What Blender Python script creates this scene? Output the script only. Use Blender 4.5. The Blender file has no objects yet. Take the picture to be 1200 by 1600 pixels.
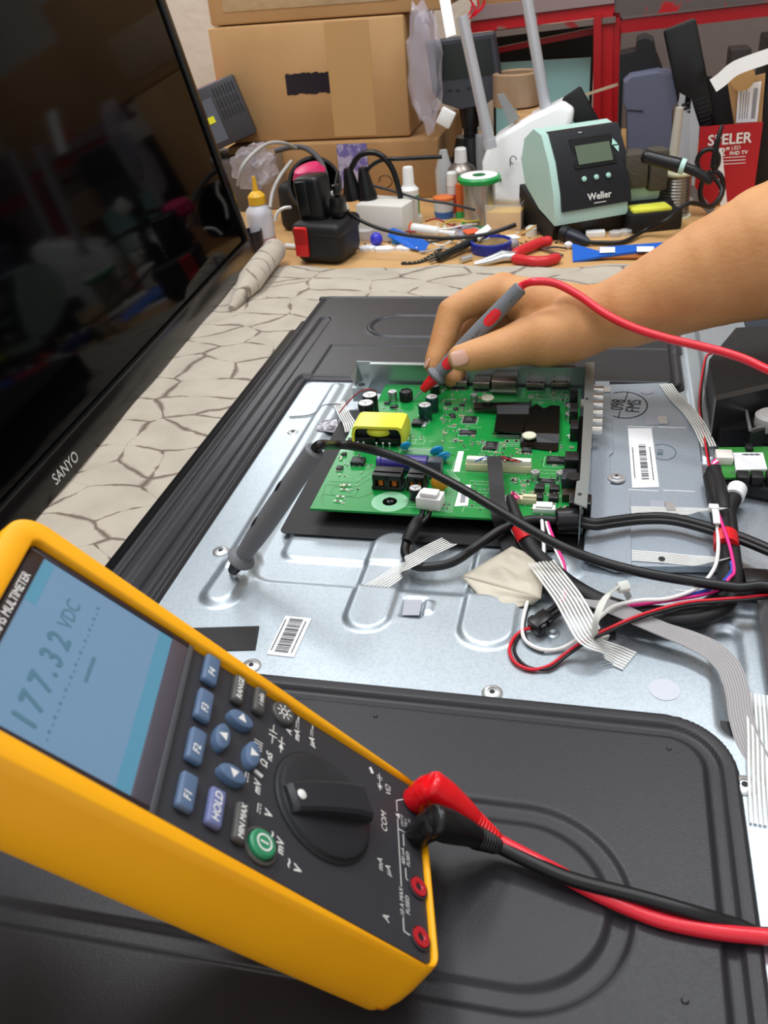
import bpy, bmesh, math, random
import numpy as np
from mathutils import Matrix, Vector
random.seed(7)
rng = np.random.default_rng(7)
SC = bpy.context.scene
COL = SC.collection
PI = math.pi

# ---------------------------------------------------------------- camera
CAM_R = Vector((0.97372363, 0.21431727, -0.07700913))      # camera right, in the room
CAM_U = Vector((-0.05364036, 0.5444817, 0.83705578))       # camera up
CAM_F = Vector((-0.22132557, 0.8109302, -0.54167076))      # looking direction
CAM_O = Vector((0.0, 0.0, 0.336))
FPX = 1400.0
cam_data = bpy.data.cameras.new('camera')
cam_data.sensor_fit = 'VERTICAL'; cam_data.sensor_height = 36.0; cam_data.sensor_width = 27.0
cam_data.lens = 36.0 * FPX / 1600.0
cam_data.clip_start = 0.01; cam_data.clip_end = 50
cam_data.dof.use_dof = True; cam_data.dof.focus_distance = 0.62; cam_data.dof.aperture_fstop = 22.0
cam = bpy.data.objects.new('camera', cam_data); COL.objects.link(cam)
mw = Matrix.Identity(4)
for i in range(3):
    mw[i][0] = CAM_R[i]; mw[i][1] = CAM_U[i]; mw[i][2] = -CAM_F[i]; mw[i][3] = CAM_O[i]
cam.matrix_world = mw
SC.camera = cam

# ---------------------------------------------------------------- view, world, lights
SC.view_settings.view_transform = 'Standard'; SC.view_settings.look = 'None'
SC.view_settings.gamma = 1.0; SC.view_settings.use_curve_mapping = False
SC.view_settings.exposure = 0.0
w = bpy.data.worlds.new('room_light'); SC.world = w; w.use_nodes = True
w.node_tree.nodes['Background'].inputs[0].default_value = (0.95, 0.96, 1.0, 1)
w.node_tree.nodes['Background'].inputs[1].default_value = 0.85
def area(name, loc, target, sx, sy, power, color):
    l = bpy.data.lights.new(name, 'AREA'); l.shape = 'RECTANGLE'; l.size = sx; l.size_y = sy
    l.energy = power; l.color = color
    o = bpy.data.objects.new(name, l); COL.objects.link(o); o.location = loc
    o.rotation_euler = (Vector(target) - Vector(loc)).to_track_quat('-Z', 'Y').to_euler()
    return o
area('added_glare_light', (-0.85, 1.98, 0.76), (-0.24, 0.64, 0.0), 1.1, 0.20, 8.0, (0.92, 0.96, 1.0))  # unseen light added low at the back for glare on the silver chassis
area('ceiling_lamp', (0.28, 1.08, 1.40), (0.0, 0.6, 0.0), 0.5, 0.22, 7.5, (0.93, 0.96, 1.0))
area('overhead_fill', (-0.30, 0.30, 1.60), (-0.1, 0.9, 0.0), 1.0, 0.25, 7.0, (0.97, 0.98, 1.0))  # unseen overhead fill, added to brighten the near side
area('overhead_fill', (-0.60, 0.95, 1.40), (-0.2, 0.9, 0.0), 0.8, 0.25, 10.0, (0.97, 0.98, 1.0))  # second unseen fill added above the left, power set for overall brightness

# ---------------------------------------------------------------- placing on planes of the room
def _ray(px, py):
    return CAM_R * (px - 600.0) + CAM_U * (800.0 - py) + CAM_F * FPX
def P(px, py, z=0.0):
    d = _ray(px, py); return CAM_O + d * ((z - CAM_O.z) / d.z)
def PY(px, py, y):
    d = _ray(px, py); return CAM_O + d * (y / d.y)
def PX(px, py, x):
    d = _ray(px, py); return CAM_O + d * (x / d.x)
def PD(px, py, dist):                       # at a distance along the looking direction
    d = _ray(px, py); return CAM_O + d * (dist / FPX)

# ---------------------------------------------------------------- mesh builder
def frame(o, x, y):
    x = Vector(x).normalized(); y = Vector(y); y = (y - x * y.dot(x)).normalized(); z = x.cross(y)
    m = Matrix.Identity(4)
    for i in range(3):
        m[i][0] = x[i]; m[i][1] = y[i]; m[i][2] = z[i]; m[i][3] = o[i]
    return m
def rotz(o, a):
    return Matrix.Translation(Vector(o)) @ Matrix.Rotation(a, 4, 'Z')
_font_cache = {}
def text_geo(s):
    if s in _font_cache: return _font_cache[s]
    c = bpy.data.curves.new('t', 'FONT'); c.body = s; c.size = 1.0; c.align_x = 'CENTER'; c.align_y = 'CENTER'; c.resolution_u = 3
    o = bpy.data.objects.new('t', c); COL.objects.link(o)
    dg = bpy.context.evaluated_depsgraph_get()
    me = bpy.data.meshes.new_from_object(o.evaluated_get(dg))
    v = [tuple(q.co) for q in me.vertices]; f = [tuple(p.vertices) for p in me.polygons]
    bpy.data.objects.remove(o); bpy.data.curves.remove(c); bpy.data.meshes.remove(me)
    _font_cache[s] = (v, f); return v, f
class MB:
    def __init__(s): s.v = []; s.f = []; s.m = []; s.mi = 0
    def raw(s, vs, fs, M=None):
        b = len(s.v)
        for q in vs:
            q = Vector(q)
            if M is not None: q = M @ q
            s.v.append((q.x, q.y, q.z))
        for f in fs:
            s.f.append(tuple(i + b for i in f)); s.m.append(s.mi)
        return s
    def mat(s, i): s.mi = i; return s
    def box(s, c, size, M=None, bev=0.0, seg=2):
        bm = bmesh.new(); bmesh.ops.create_cube(bm, size=1.0)
        for q in bm.verts: q.co = Vector((q.co.x * size[0] + c[0], q.co.y * size[1] + c[1], q.co.z * size[2] + c[2]))
        if bev > 0: bmesh.ops.bevel(bm, geom=list(bm.edges), offset=bev, segments=seg, affect='EDGES', profile=0.5)
        bm.verts.index_update()
        s.raw([tuple(q.co) for q in bm.verts], [tuple(v.index for v in f.verts) for f in bm.faces], M); bm.free(); return s
    def boxat(s, x0, x1, y0, y1, z0, z1, M=None, bev=0.0, seg=2):
        return s.box(((x0 + x1) / 2, (y0 + y1) / 2, (z0 + z1) / 2), (abs(x1 - x0), abs(y1 - y0), abs(z1 - z0)), M, bev, seg)
    def lathe(s, prof, o=(0, 0, 0), axis=(0, 0, 1), n=24, M=None, cap=True, sx=1.0):
        ax = Vector(axis).normalized()
        t = Vector((1, 0, 0)) if abs(ax.x) < 0.9 else Vector((0, 1, 0))
        u = (t - ax * t.dot(ax)).normalized(); w_ = ax.cross(u); o = Vector(o)
        vs = []; fs = []
        for r, z in prof:
            for k in range(n):
                a = 2 * PI * k / n; vs.append(o + ax * z + u * (r * sx * math.cos(a)) + w_ * (r * math.sin(a)))
        for i in range(len(prof) - 1):
            for k in range(n):
                k2 = (k + 1) % n; fs.append((i * n + k, i * n + k2, (i + 1) * n + k2, (i + 1) * n + k))
        if cap:
            fs.append(tuple(range(n))[::-1]); fs.append(tuple((len(prof) - 1) * n + k for k in range(n)))
        return s.raw(vs, fs, M)
    def cyl(s, p0, p1, r0, r1=None, n=20, M=None):
        p0 = Vector(p0); p1 = Vector(p1); r1 = r0 if r1 is None else r1
        return s.lathe([(r0, 0), (r1, (p1 - p0).length)], p0, p1 - p0, n, M)
    def tube(s, pts, r, n=8, M=None, cap=True):
        pts = [Vector(p) for p in pts]; N = len(pts)
        rs = r if isinstance(r, (list, tuple)) else [r] * N
        vs = []; fs = []
        t0 = (pts[1] - pts[0]).normalized()
        up = Vector((0, 0, 1)) if abs(t0.z) < 0.9 else Vector((1, 0, 0))
        u = (up - t0 * up.dot(t0)).normalized()
        for i, p in enumerate(pts):
            t = (pts[min(i + 1, N - 1)] - pts[max(i - 1, 0)]).normalized()
            u = (u - t * u.dot(t)).normalized(); w_ = t.cross(u)
            for k in range(n):
                a = 2 * PI * k / n; vs.append(p + u * (rs[i] * math.cos(a)) + w_ * (rs[i] * math.sin(a)))
        for i in range(N - 1):
            for k in range(n):
                k2 = (k + 1) % n; fs.append((i * n + k, i * n + k2, (i + 1) * n + k2, (i + 1) * n + k))
        if cap: fs.append(tuple(range(n))[::-1]); fs.append(tuple((N - 1) * n + k for k in range(n)))
        return s.raw(vs, fs, M)
    def prism(s, poly, z0, z1, M=None):
        n = len(poly)
        vs = [(p[0], p[1], z0) for p in poly] + [(p[0], p[1], z1) for p in poly]
        fs = [tuple(range(n))[::-1], tuple(range(n, 2 * n))] + [(i, (i + 1) % n, (i + 1) % n + n, i + n) for i in range(n)]
        return s.raw(vs, fs, M)
    def slab(s, pts, t):                    # polygon of room points, given thickness along its normal
        pts = [Vector(p) for p in pts]; nr = (pts[1] - pts[0]).cross(pts[2] - pts[0]).normalized() * t
        if nr.z > 0: nr = -nr
        n = len(pts)
        return s.raw(pts + [p + nr for p in pts], [tuple(range(n)), tuple(range(n, 2 * n))[::-1]] + [(i, i + n, (i + 1) % n + n, (i + 1) % n) for i in range(n)])
    def ell(s, c, r, M=None, n=16, m=10):
        c = Vector(c); r = (r, r, r) if not isinstance(r, (tuple, list)) else r
        vs = [(c.x, c.y, c.z - r[2])]
        for i in range(1, m):
            ph = -PI / 2 + PI * i / m
            for k in range(n):
                a = 2 * PI * k / n; vs.append((c.x + r[0] * math.cos(ph) * math.cos(a), c.y + r[1] * math.cos(ph) * math.sin(a), c.z + r[2] * math.sin(ph)))
        vs.append((c.x, c.y, c.z + r[2])); L = len(vs) - 1
        fs = [(0, 1 + (k + 1) % n, 1 + k) for k in range(n)]
        for i in range(m - 2):
            for k in range(n):
                a = 1 + i * n + k; b = 1 + i * n + (k + 1) % n; fs.append((a, b, b + n, a + n))
        fs += [(L, L - n + k, L - n + (k + 1) % n) for k in range(n)]
        return s.raw(vs, fs, M)
    def strip(s, pts, wd, w, t=0.0004, M=None):     # flat band along pts, width direction(s) wd
        pts = [Vector(p) for p in pts]; N = len(pts)
        wds = wd if isinstance(wd, list) else [wd] * N
        vs = []; fs = []
        for i, p in enumerate(pts):
            tg = (pts[min(i + 1, N - 1)] - pts[max(i - 1, 0)]).normalized(); d = Vector(wds[i]); d = (d - tg * d.dot(tg)).normalized()
            nn = tg.cross(d).normalized() * (t / 2)
            for a, b in ((-1, -1), (1, -1), (1, 1), (-1, 1)): vs.append(p + d * (a * w / 2) + nn * b)
        for i in range(N - 1):
            for k in range(4): k2 = (k + 1) % 4; fs.append((i * 4 + k, i * 4 + k2, i * 4 + 4 + k2, i * 4 + 4 + k))
        fs.append((3, 2, 1, 0)); fs.append(tuple((N - 1) * 4 + k for k in range(4)))
        return s.raw(vs, fs, M)
    def text(s, t, M, size, sx=1.0, shear=0.0, bold=0.0):
        v, f = text_geo(t)
        for off in ((0, 0),) if not bold else ((-bold, 0), (bold, 0), (0, bold), (0, -bold)):
            s.raw([((x + shear * y) * size * sx + off[0], y * size + off[1], (off[0] * 3 + off[1] * 5) * 0.02) for x, y, z in v], f, M)
        return s
def smooth_path(pts, sub=8):
    pts = [Vector(p) for p in pts]; out = []
    for i in range(len(pts) - 1):
        a = pts[max(i - 1, 0)]; b = pts[i]; c = pts[i + 1]; d = pts[min(i + 2, len(pts) - 1)]
        for k in range(sub):
            t = k / sub
            out.append(0.5 * ((2 * b) + (c - a) * t + (2 * a - 5 * b + 4 * c - d) * t * t + (3 * b - a - 3 * c + d) * t ** 3))
    out.append(pts[-1]); return out
def mesh_from(name, mb, mats, off=None, inv=None, smooth=True, ang=35):
    me = bpy.data.meshes.new(name)
    vs = mb.v
    if inv is not None: vs = [tuple(inv @ Vector(q)) for q in vs]
    me.from_pydata(vs, [], mb.f)
    mats = mats if isinstance(mats, (list, tuple)) else [mats]
    for q in mats: me.materials.append(q)
    if len(mats) > 1: me.polygons.foreach_set('material_index', mb.m)
    if smooth:
        me.polygons.foreach_set('use_smooth', [True] * len(me.polygons))
        try: me.set_sharp_from_angle(angle=math.radians(ang))
        except Exception: pass
    me.update(); return me
def chain(o):
    m = o.matrix_basis.copy(); p = o.parent
    while p is not None: m = p.matrix_basis @ m; p = p.parent
    return m
def obj(name, mb, mats, parent=None, smooth=True, ang=35, label=None, cat=None, group=None, kind=None, local=False):
    """mb is in room coordinates, or in the parent's own when local=True"""
    if parent is not None:
        me = mesh_from(name, mb, mats, inv=None if local else chain(parent).inverted(), smooth=smooth, ang=ang)
        o = bpy.data.objects.new(name, me); COL.objects.link(o); o.parent = parent
    else:
        a = np.array(mb.v); c = Vector(((a[:, 0].min() + a[:, 0].max()) / 2, (a[:, 1].min() + a[:, 1].max()) / 2, a[:, 2].min()))
        me = mesh_from(name, mb, mats, inv=Matrix.Translation(-c), smooth=smooth, ang=ang)
        o = bpy.data.objects.new(name, me); COL.objects.link(o); o.location = c
    if label: o['label'] = label
    if cat: o['category'] = cat
    if group: o['group'] = group
    if kind: o['kind'] = kind
    return o
def thing(name, label, cat, loc=(0, 0, 0), rz=0.0, group=None, M=None):
    o = bpy.data.objects.new(name, None); COL.objects.link(o); o.empty_display_size = 0.01
    if M is not None: o.matrix_basis = M
    else: o.location = loc; o.rotation_euler = (0, 0, rz)
    o['label'] = label; o['category'] = cat
    if group: o['group'] = group
    return o
def clone_tree(o, M, label=None, parent=None):
    c = o.copy(); COL.objects.link(c)
    if parent is None: c.matrix_basis = M
    else: c.parent = parent
    if label: c['label'] = label
    for ch in list(o.children): clone_tree(ch, None, None, c)
    return c

# ---------------------------------------------------------------- materials
def lin(c):
    if isinstance(c, str): c = tuple(int(c[i:i + 2], 16) / 255 for i in (0, 2, 4))
    return tuple((x / 12.92 if x <= 0.04045 else ((x + 0.055) / 1.055) ** 2.4) for x in c) + (1.0,)
def mat(name, col, rough=0.5, metal=0.0, bump=None, var=None, trans=0.0, emis=None, spec=0.5, coat=0.0, alpha=None, sheen=0.0, sss=0.0, ior=1.45, rvar=None):
    m = bpy.data.materials.new(name); m.use_nodes = True; nt = m.node_tree; b = nt.nodes['Principled BSDF']
    b.inputs['Base Color'].default_value = lin(col); b.inputs['Roughness'].default_value = rough; b.inputs['Metallic'].default_value = metal
    b.inputs['Specular IOR Level'].default_value = spec; b.inputs['IOR'].default_value = ior
    b.inputs['Transmission Weight'].default_value = trans; b.inputs['Coat Weight'].default_value = coat; b.inputs['Sheen Weight'].default_value = sheen
    if sss: b.inputs['Subsurface Weight'].default_value = sss; b.inputs['Subsurface Radius'].default_value = (0.006, 0.003, 0.002); b.inputs['Subsurface Scale'].default_value = 0.6
    if alpha is not None: b.inputs['Alpha'].default_value = alpha
    if emis: b.inputs['Emission Color'].default_value = lin(emis[0]); b.inputs['Emission Strength'].default_value = emis[1]
    tc = nt.nodes.new('ShaderNodeTexCoord')
    if bump:
        n = nt.nodes.new('ShaderNodeTexNoise'); n.inputs['Scale'].default_value = bump[0]; n.inputs['Detail'].default_value = 3
        bp = nt.nodes.new('ShaderNodeBump'); bp.inputs['Strength'].default_value = bump[1]; bp.inputs['Distance'].default_value = bump[2]
        nt.links.new(tc.outputs['Object'], n.inputs['Vector']); nt.links.new(n.outputs[0], bp.inputs['Height']); nt.links.new(bp.outputs[0], b.inputs['Normal'])
    if var:                                  # (scale, second colour, low, high)
        n = nt.nodes.new('ShaderNodeTexNoise'); n.inputs['Scale'].default_value = var[0]; n.inputs['Detail'].default_value = 4
        r = nt.nodes.new('ShaderNodeValToRGB'); r.color_ramp.elements[0].position = var[2]; r.color_ramp.elements[1].position = var[3]
        r.color_ramp.elements[0].color = lin(col); r.color_ramp.elements[1].color = lin(var[1])
        nt.links.new(tc.outputs['Object'], n.inputs['Vector']); nt.links.new(n.outputs[0], r.inputs[0]); nt.links.new(r.outputs[0], b.inputs['Base Color'])
    if rvar:
        n = nt.nodes.new('ShaderNodeTexNoise'); n.inputs['Scale'].default_value = rvar[0]
        mr = nt.nodes.new('ShaderNodeMapRange'); mr.inputs[3].default_value = rvar[1]; mr.inputs[4].default_value = rvar[2]
        nt.links.new(tc.outputs['Object'], n.inputs['Vector']); nt.links.new(n.outputs[0], mr.inputs[0]); nt.links.new(mr.outputs[0], b.inputs['Roughness'])
    return m
M_ = {}
def plastic(name, col, rough=0.45, **k):
    if name not in M_: M_[name] = mat(name, col, rough, **k)
    return M_[name]
steel = mat('galvanised_steel', 'bcc6cd', 0.36, 0.85, bump=(1400, 0.06, 0.0003), var=(700, 'b1bcc3', 0.42, 0.62), rvar=(300, 0.38, 0.44))
steel_cover = mat('cover_steel', 'aab5bf', 0.46, 0.55, bump=(1400, 0.06, 0.0003), var=(700, 'a0abb5', 0.42, 0.62))
black_paint = mat('textured_black_paint', '29292d', 0.40, 0.0, bump=(1500, 0.22, 0.0004), spec=0.42, rvar=(900, 0.32, 0.46))
black_gloss = mat('glossy_black_plastic', '060607', 0.12, coat=0.0)
black_matte = mat('matte_black_plastic', '141416', 0.55)
black_sat = mat('satin_black_plastic', '101012', 0.32)
black_rubber = mat('black_cable_rubber', '0e0e10', 0.38)
white_pl = mat('white_plastic', 'e9e9e6', 0.4)
cream_pl = mat('cream_plastic', 'd9d2ac', 0.45)
metal_s = mat('tin_metal', 'd2d4d4', 0.38, 0.85)
metal_d = mat('dull_metal', '8d857e', 0.35, 0.9)
copper = mat('copper_wire', 'b5622c', 0.3, 0.9)
white_ink = mat('white_print', 'e4e4e0', 0.6)
paper_w = mat('white_label_paper', 'eef0f2', 0.6)
dark_ink = mat('dark_print', '1c2024', 0.6)
red_rub = mat('red_silicone', 'd81f26', 0.35)
grey_rub = mat('grey_rubber', '6d7074', 0.6)
orange_h = mat('yellow_orange_rubber', 'ffb208', 0.42, bump=(500, 0.12, 0.0005), var=(14, 'f8a604', 0.45, 0.75))
teal_pl = mat('sage_green_plastic', 'b4d6cb', 0.45)
cardb = mat('cardboard', 'b79062', 0.8, var=(9, 'a98153', 0.35, 0.75), bump=(180, 0.2, 0.0008))
cardb_d = mat('older_cardboard', 'a98254', 0.8, var=(9, '8f6b42', 0.35, 0.75))
clear_pl = mat('clear_plastic', 'eef2f4', 0.08, trans=0.0, alpha=0.22, spec=0.8)
frost_pl = mat('frosted_plastic', 'e6ebee', 0.35, alpha=0.42)
fibre = mat('glass_fibre_strands', 'f2f2ec', 0.4)
tape_film = mat('clear_tape_film', 'e8eae4', 0.15, alpha=0.16, spec=0.8)
wood = mat('bench_wood', 'd6aa72', 0.6, var=(12, 'c2945a', 0.3, 0.8), bump=(150, 0.2, 0.0006))
blue_pl = mat('blue_plastic', '1f63c8', 0.4)

# ---------------------------------------------------------------- room shell
BZ = -0.038                                  # bench top
TZ = -0.035                                  # cloth top
def struct(name, mb, m, smooth=False):
    return obj(name, mb, m, None, smooth=smooth, kind='structure')
wall_m = mat('rough_white_wall', 'cdc5b8', 0.85, var=(5, 'b3aa9d', 0.35, 0.8), bump=(40, 0.6, 0.004))
struct('wall_back', MB().boxat(-3.0, 3.0, 2.10, 2.2, -0.9, 2.6), wall_m)
struct('wall_left', MB().boxat(-2.1, -2.0, -2.5, 2.1, -0.9, 2.6), wall_m)
struct('wall_right', MB().boxat(2.4, 2.5, -2.5, 2.1, -0.9, 2.6), wall_m)
struct('floor', MB().boxat(-3.0, 3.0, -2.5, 2.2, -0.95, -0.9), mat('grey_floor', '6c6a66', 0.6, var=(3, '5b5955', 0.3, 0.7)))
# ---------------------------------------------------------------- workbench
wb = thing('workbench', 'long wooden workbench under the blanket and the clutter', 'workbench', (0, 0.9, -0.9))
obj('bench_top', MB().boxat(-1.3, 1.1, -0.45, 2.05, BZ - 0.03, BZ, bev=0.002), wood, wb)
for x in (-1.2, 1.0):
    for y in (-0.38, 1.95):
        obj('leg', MB().boxat(x - 0.03, x + 0.03, y - 0.03, y + 0.03, -0.9, BZ - 0.031), wood, wb)

# ---------------------------------------------------------------- helpers for embossed sheet
def smst(d, a, b):
    t = np.clip((d - a) / (b - a), 0, 1); return t * t * (3 - 2 * t)
def sd_rrect(x, y, x0, x1, y0, y1, r):
    cx, cy, hx, hy = (x0 + x1) / 2, (y0 + y1) / 2, (x1 - x0) / 2 - r, (y1 - y0) / 2 - r
    qx = np.abs(x - cx) - hx; qy = np.abs(y - cy) - hy
    return np.hypot(np.maximum(qx, 0), np.maximum(qy, 0)) + np.minimum(np.maximum(qx, qy), 0) - r
def sd_seg(x, y, a, b):
    ax, ay, bx, by = a[0], a[1], b[0], b[1]; dx, dy = bx - ax, by - ay
    t = np.clip(((x - ax) * dx + (y - ay) * dy) / (dx * dx + dy * dy + 1e-12), 0, 1)
    return np.hypot(x - ax - t * dx, y - ay - t * dy)
def sheet(x0, x1, y0, y1, step, fn, name, m, parent, keep=None, mats=None, midx=None):
    xs = np.arange(x0, x1 + step / 2, step); ys = np.arange(y0, y1 + step / 2, step)
    X, Y = np.meshgrid(xs, ys); Z = fn(X, Y); nx, ny = len(xs), len(ys)
    V = np.stack([X.ravel(), Y.ravel(), Z.ravel()], 1)
    I = np.arange(nx * ny).reshape(ny, nx)
    F = np.stack([I[:-1, :-1].ravel(), I[:-1, 1:].ravel(), I[1:, 1:].ravel(), I[1:, :-1].ravel()], 1)
    if keep is not None:
        K = keep(X, Y); k = (K[:-1, :-1] & K[:-1, 1:] & K[1:, 1:] & K[1:, :-1]).ravel(); F = F[k]
        used = np.zeros(len(V), bool); used[F.ravel()] = True; idx = np.cumsum(used) - 1; V = V[used]; F = idx[F]
    off = chain(parent).translation if parent is not None else Vector((0, 0, 0))
    V = V - np.array(off)
    me = bpy.data.meshes.new(name); me.vertices.add(len(V)); me.vertices.foreach_set('co', V.astype(np.float32).ravel())
    me.loops.add(len(F) * 4); me.loops.foreach_set('vertex_index', F.astype(np.int32).ravel())
    me.polygons.add(len(F)); me.polygons.foreach_set('loop_start', np.arange(0, len(F) * 4, 4, dtype=np.int32))
    me.polygons.foreach_set('use_smooth', np.ones(len(F), bool))
    me.materials.append(m); me.update(calc_edges=True); me.validate()
    o = bpy.data.objects.new(name, me); COL.objects.link(o); o.parent = parent
    return o

# ---------------------------------------------------------------- blanket
def cloth_mat():
    m = mat('cracked_pattern_fleece', 'cfc4b2', 0.95, bump=(700, 0.6, 0.0012), sheen=0.3)
    nt = m.node_tree; b = nt.nodes['Principled BSDF']; tc = nt.nodes.new('ShaderNodeTexCoord')
    n = nt.nodes.new('ShaderNodeTexNoise'); n.inputs['Scale'].default_value = 9; n.inputs['Detail'].default_value = 4
    mx = nt.nodes.new('ShaderNodeVectorMath'); mx.operation = 'MULTIPLY_ADD'; mx.inputs[1].default_value = (0.045, 0.045, 0)
    v = nt.nodes.new('ShaderNodeTexVoronoi'); v.feature = 'DISTANCE_TO_EDGE'; v.inputs['Scale'].default_value = 18; v.voronoi_dimensions = '2D'
    mp = nt.nodes.new('ShaderNodeMapping'); mp.inputs['Scale'].default_value = (0.82, 1.25, 1)
    nt.links.new(tc.outputs['Object'], n.inputs['Vector']); nt.links.new(n.outputs['Color'], mx.inputs[0]); nt.links.new(tc.outputs['Object'], mx.inputs[2])
    nt.links.new(mx.outputs[0], mp.inputs['Vector']); nt.links.new(mp.outputs[0], v.inputs['Vector'])
    n2 = nt.nodes.new('ShaderNodeTexNoise'); n2.inputs['Scale'].default_value = 30; n2.inputs['Detail'].default_value = 3
    nt.links.new(tc.outputs['Object'], n2.inputs['Vector'])
    mr = nt.nodes.new('ShaderNodeMapRange'); mr.inputs[1].default_value = 0.42; mr.inputs[2].default_value = 0.60; mr.inputs[3].default_value = 0.095; mr.inputs[4].default_value = 0.006
    nt.links.new(n2.outputs[0], mr.inputs[0])
    dv = nt.nodes.new('ShaderNodeMath'); dv.operation = 'DIVIDE'; nt.links.new(v.outputs['Distance'], dv.inputs[0]); nt.links.new(mr.outputs[0], dv.inputs[1])
    r = nt.nodes.new('ShaderNodeValToRGB'); r.color_ramp.elements[0].color = lin('6a5a4c'); r.color_ramp.elements[1].color = lin('bdb3a2'); r.color_ramp.elements[0].position = 0.1; r.color_ramp.elements[1].position = 0.75
    nt.links.new(dv.outputs[0], r.inputs[0])
    n3 = nt.nodes.new('ShaderNodeTexNoise'); n3.inputs['Scale'].default_value = 25; nt.links.new(tc.outputs['Object'], n3.inputs['Vector'])
    mm = nt.nodes.new('ShaderNodeMix'); mm.data_type = 'RGBA'; mm.blend_type = 'MULTIPLY'; mm.inputs[0].default_value = 0.35
    nt.links.new(r.outputs[0], mm.inputs[6]); nt.links.new(n3.outputs['Color'], mm.inputs[7]); 
    r3 = nt.nodes.new('ShaderNodeValToRGB'); r3.color_ramp.elements[0].color = (0.6, 0.58, 0.55, 1); r3.color_ramp.elements[1].color = (1, 1, 1, 1); r3.color_ramp.elements[0].position = 0.3; r3.color_ramp.elements[1].position = 0.6
    nt.links.new(n3.outputs[0], r3.inputs[0]); nt.links.new(r3.outputs[0], mm.inputs[7])
    nt.links.new(mm.outputs[2], b.inputs['Base Color'])
    return m
CLOTH = cloth_mat()
blanket = thing('blanket', 'cream fleece blanket with brown crack pattern spread under the televisions', 'blanket', (0, 0.5, BZ))
def cloth_z(x, y):
    z = TZ + 0.0012 * np.sin(x * 31 + 2 * np.sin(y * 17)) * np.sin(y * 23 + 1) + 0.0006 * np.sin(x * 90 + y * 40)
    edge = 1.150 + 0.006 * np.sin(x * 26) + 0.004 * np.sin(x * 61 + 1)
    d = edge - y; z = np.where(d < 0.012, TZ - 0.0045 + 0.0045 * np.sqrt(np.clip(d / 0.012, 0, 1)), z)
    wr = 0.006 * np.exp(-((y - (1.02 + 0.12 * (x + 0.3))) / 0.02) ** 2) * smst(x, -0.36, -0.25) * 0
    return z + wr - 0.0004
def cloth_keep(x, y):
    edge = 1.150 + 0.006 * np.sin(x * 26) + 0.004 * np.sin(x * 61 + 1)
    return y < edge
sheet(-0.47, 0.50, -0.40, 1.17, 0.006, cloth_z, 'fleece', CLOTH, blanket, cloth_keep)
rp = smooth_path([P(362, 482, TZ + 0.004), P(385, 448, TZ + 0.012), P(404, 421, TZ + 0.016), P(428, 392, TZ + 0.018)], 6)
obj('rolled_edge', MB().tube(rp, [0.004 + 0.012 * min(1, i / 8) for i in range(len(rp))], 20).ell(rp[-1], 0.0162), CLOTH, blanket)

# ---------------------------------------------------------------- television lying face down, opened
tv = thing('opened_television', 'silver and black rear chassis of a television lying face down on the blanket', 'television', (-0.05, 0.4, TZ))
A = P(1190, 1560); 
PR = P(1178, 1350).x                                        # right edge of the front black panel
PT = (P(640, 1073).y + P(1000, 1119).y) / 2
LX = P(490, 487).x
def silver_z(x, y):
    z = np.zeros_like(x)
    # large stamped recess around the board
    bx0 = P(362, 905).x + 0.008; by0 = (P(480, 910).y + P(560, 915).y) / 2
    d = sd_rrect(x, y, bx0, 0.30, by0, 1.3, 0.018)
    z -= 0.0028 * (1 - smst(d, -0.0035, 0.0035))
    # raised rounded rectangle under the insulating sheet
    a = P(445, 845); b = P(640, 884)
    d = sd_rrect(x, y, -0.195, b.x, b.y, b.y + 0.2, 0.010); z += 0.0022 * (1 - smst(d, -0.003, 0.0015))
    # tongues
    for (u, v, ww) in (((588, 925), (590, 975), 0.0125), ((770, 935), (768, 998), 0.0150)):
        p = P(*u); q = P(*v); d = sd_seg(x, y, (p.x, p.y + 0.05), (p.x, q.y + ww * 0.5)) - ww
        z = np.where(d < 0.004, z + 0.0024 * (1 - smst(d, -0.0015, 0.003)), z)
    # probe pad
    p = P(345, 930); d = sd_seg(x, y, (p.x, p.y), (p.x + 0.002, p.y + 0.035)) - 0.011; z += 0.0035 * (1 - smst(d, -0.004, 0.003))
    # long left rib
    d = sd_seg(x, y, (bx0 - 0.014, 0.43), (bx0 - 0.014, 0.70)) - 0.002; z += 0.0015 * (1 - smst(d, 0, 0.005))
    # square cut with a tab, screw bosses
    c = P(648, 949); d = sd_rrect(x, y, c.x - 0.0075, c.x + 0.006, c.y - 0.009, c.y + 0.009, 0.002); z -= 0.0016 * (1 - smst(d, -0.0008, 0.0005))
    c = P(668, 949); d = sd_rrect(x, y, c.x - 0.0055, c.x + 0.0035, c.y - 0.006, c.y + 0.006, 0.003); z += 0.0014 * (1 - smst(d, -0.0012, 0.0006))
    c = P(868, 880); d = np.hypot(x - c.x, y - c.y) - 0.015; z += 0.004 * (1 - smst(d, -0.008, 0.004))
    # right hand ribs
    xr = P(1135, 1010).x
    d = sd_seg(x, y, (xr, P(1135, 1130).y), (xr, P(1130, 990).y)) - 0.007; z -= 0.0035 * (1 - smst(d, -0.003, 0.004))
    xq = P(1093, 620).x
    d = sd_seg(x, y, (xq, 0.60), (xq, 1.0)) - 0.004; z += 0.004 * (1 - smst(d, 0, 0.006))
    return z + 0.0
def silver_keep(x, y): return (x > -0.262) & (y > -0.35) & (y < 1.0)
sheet(-0.270, 0.135, -0.06, P(640, 466).y - 0.004, 0.0013, silver_z, 'silver_backplate', steel, tv, lambda x, y: x > -0.262)
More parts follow.
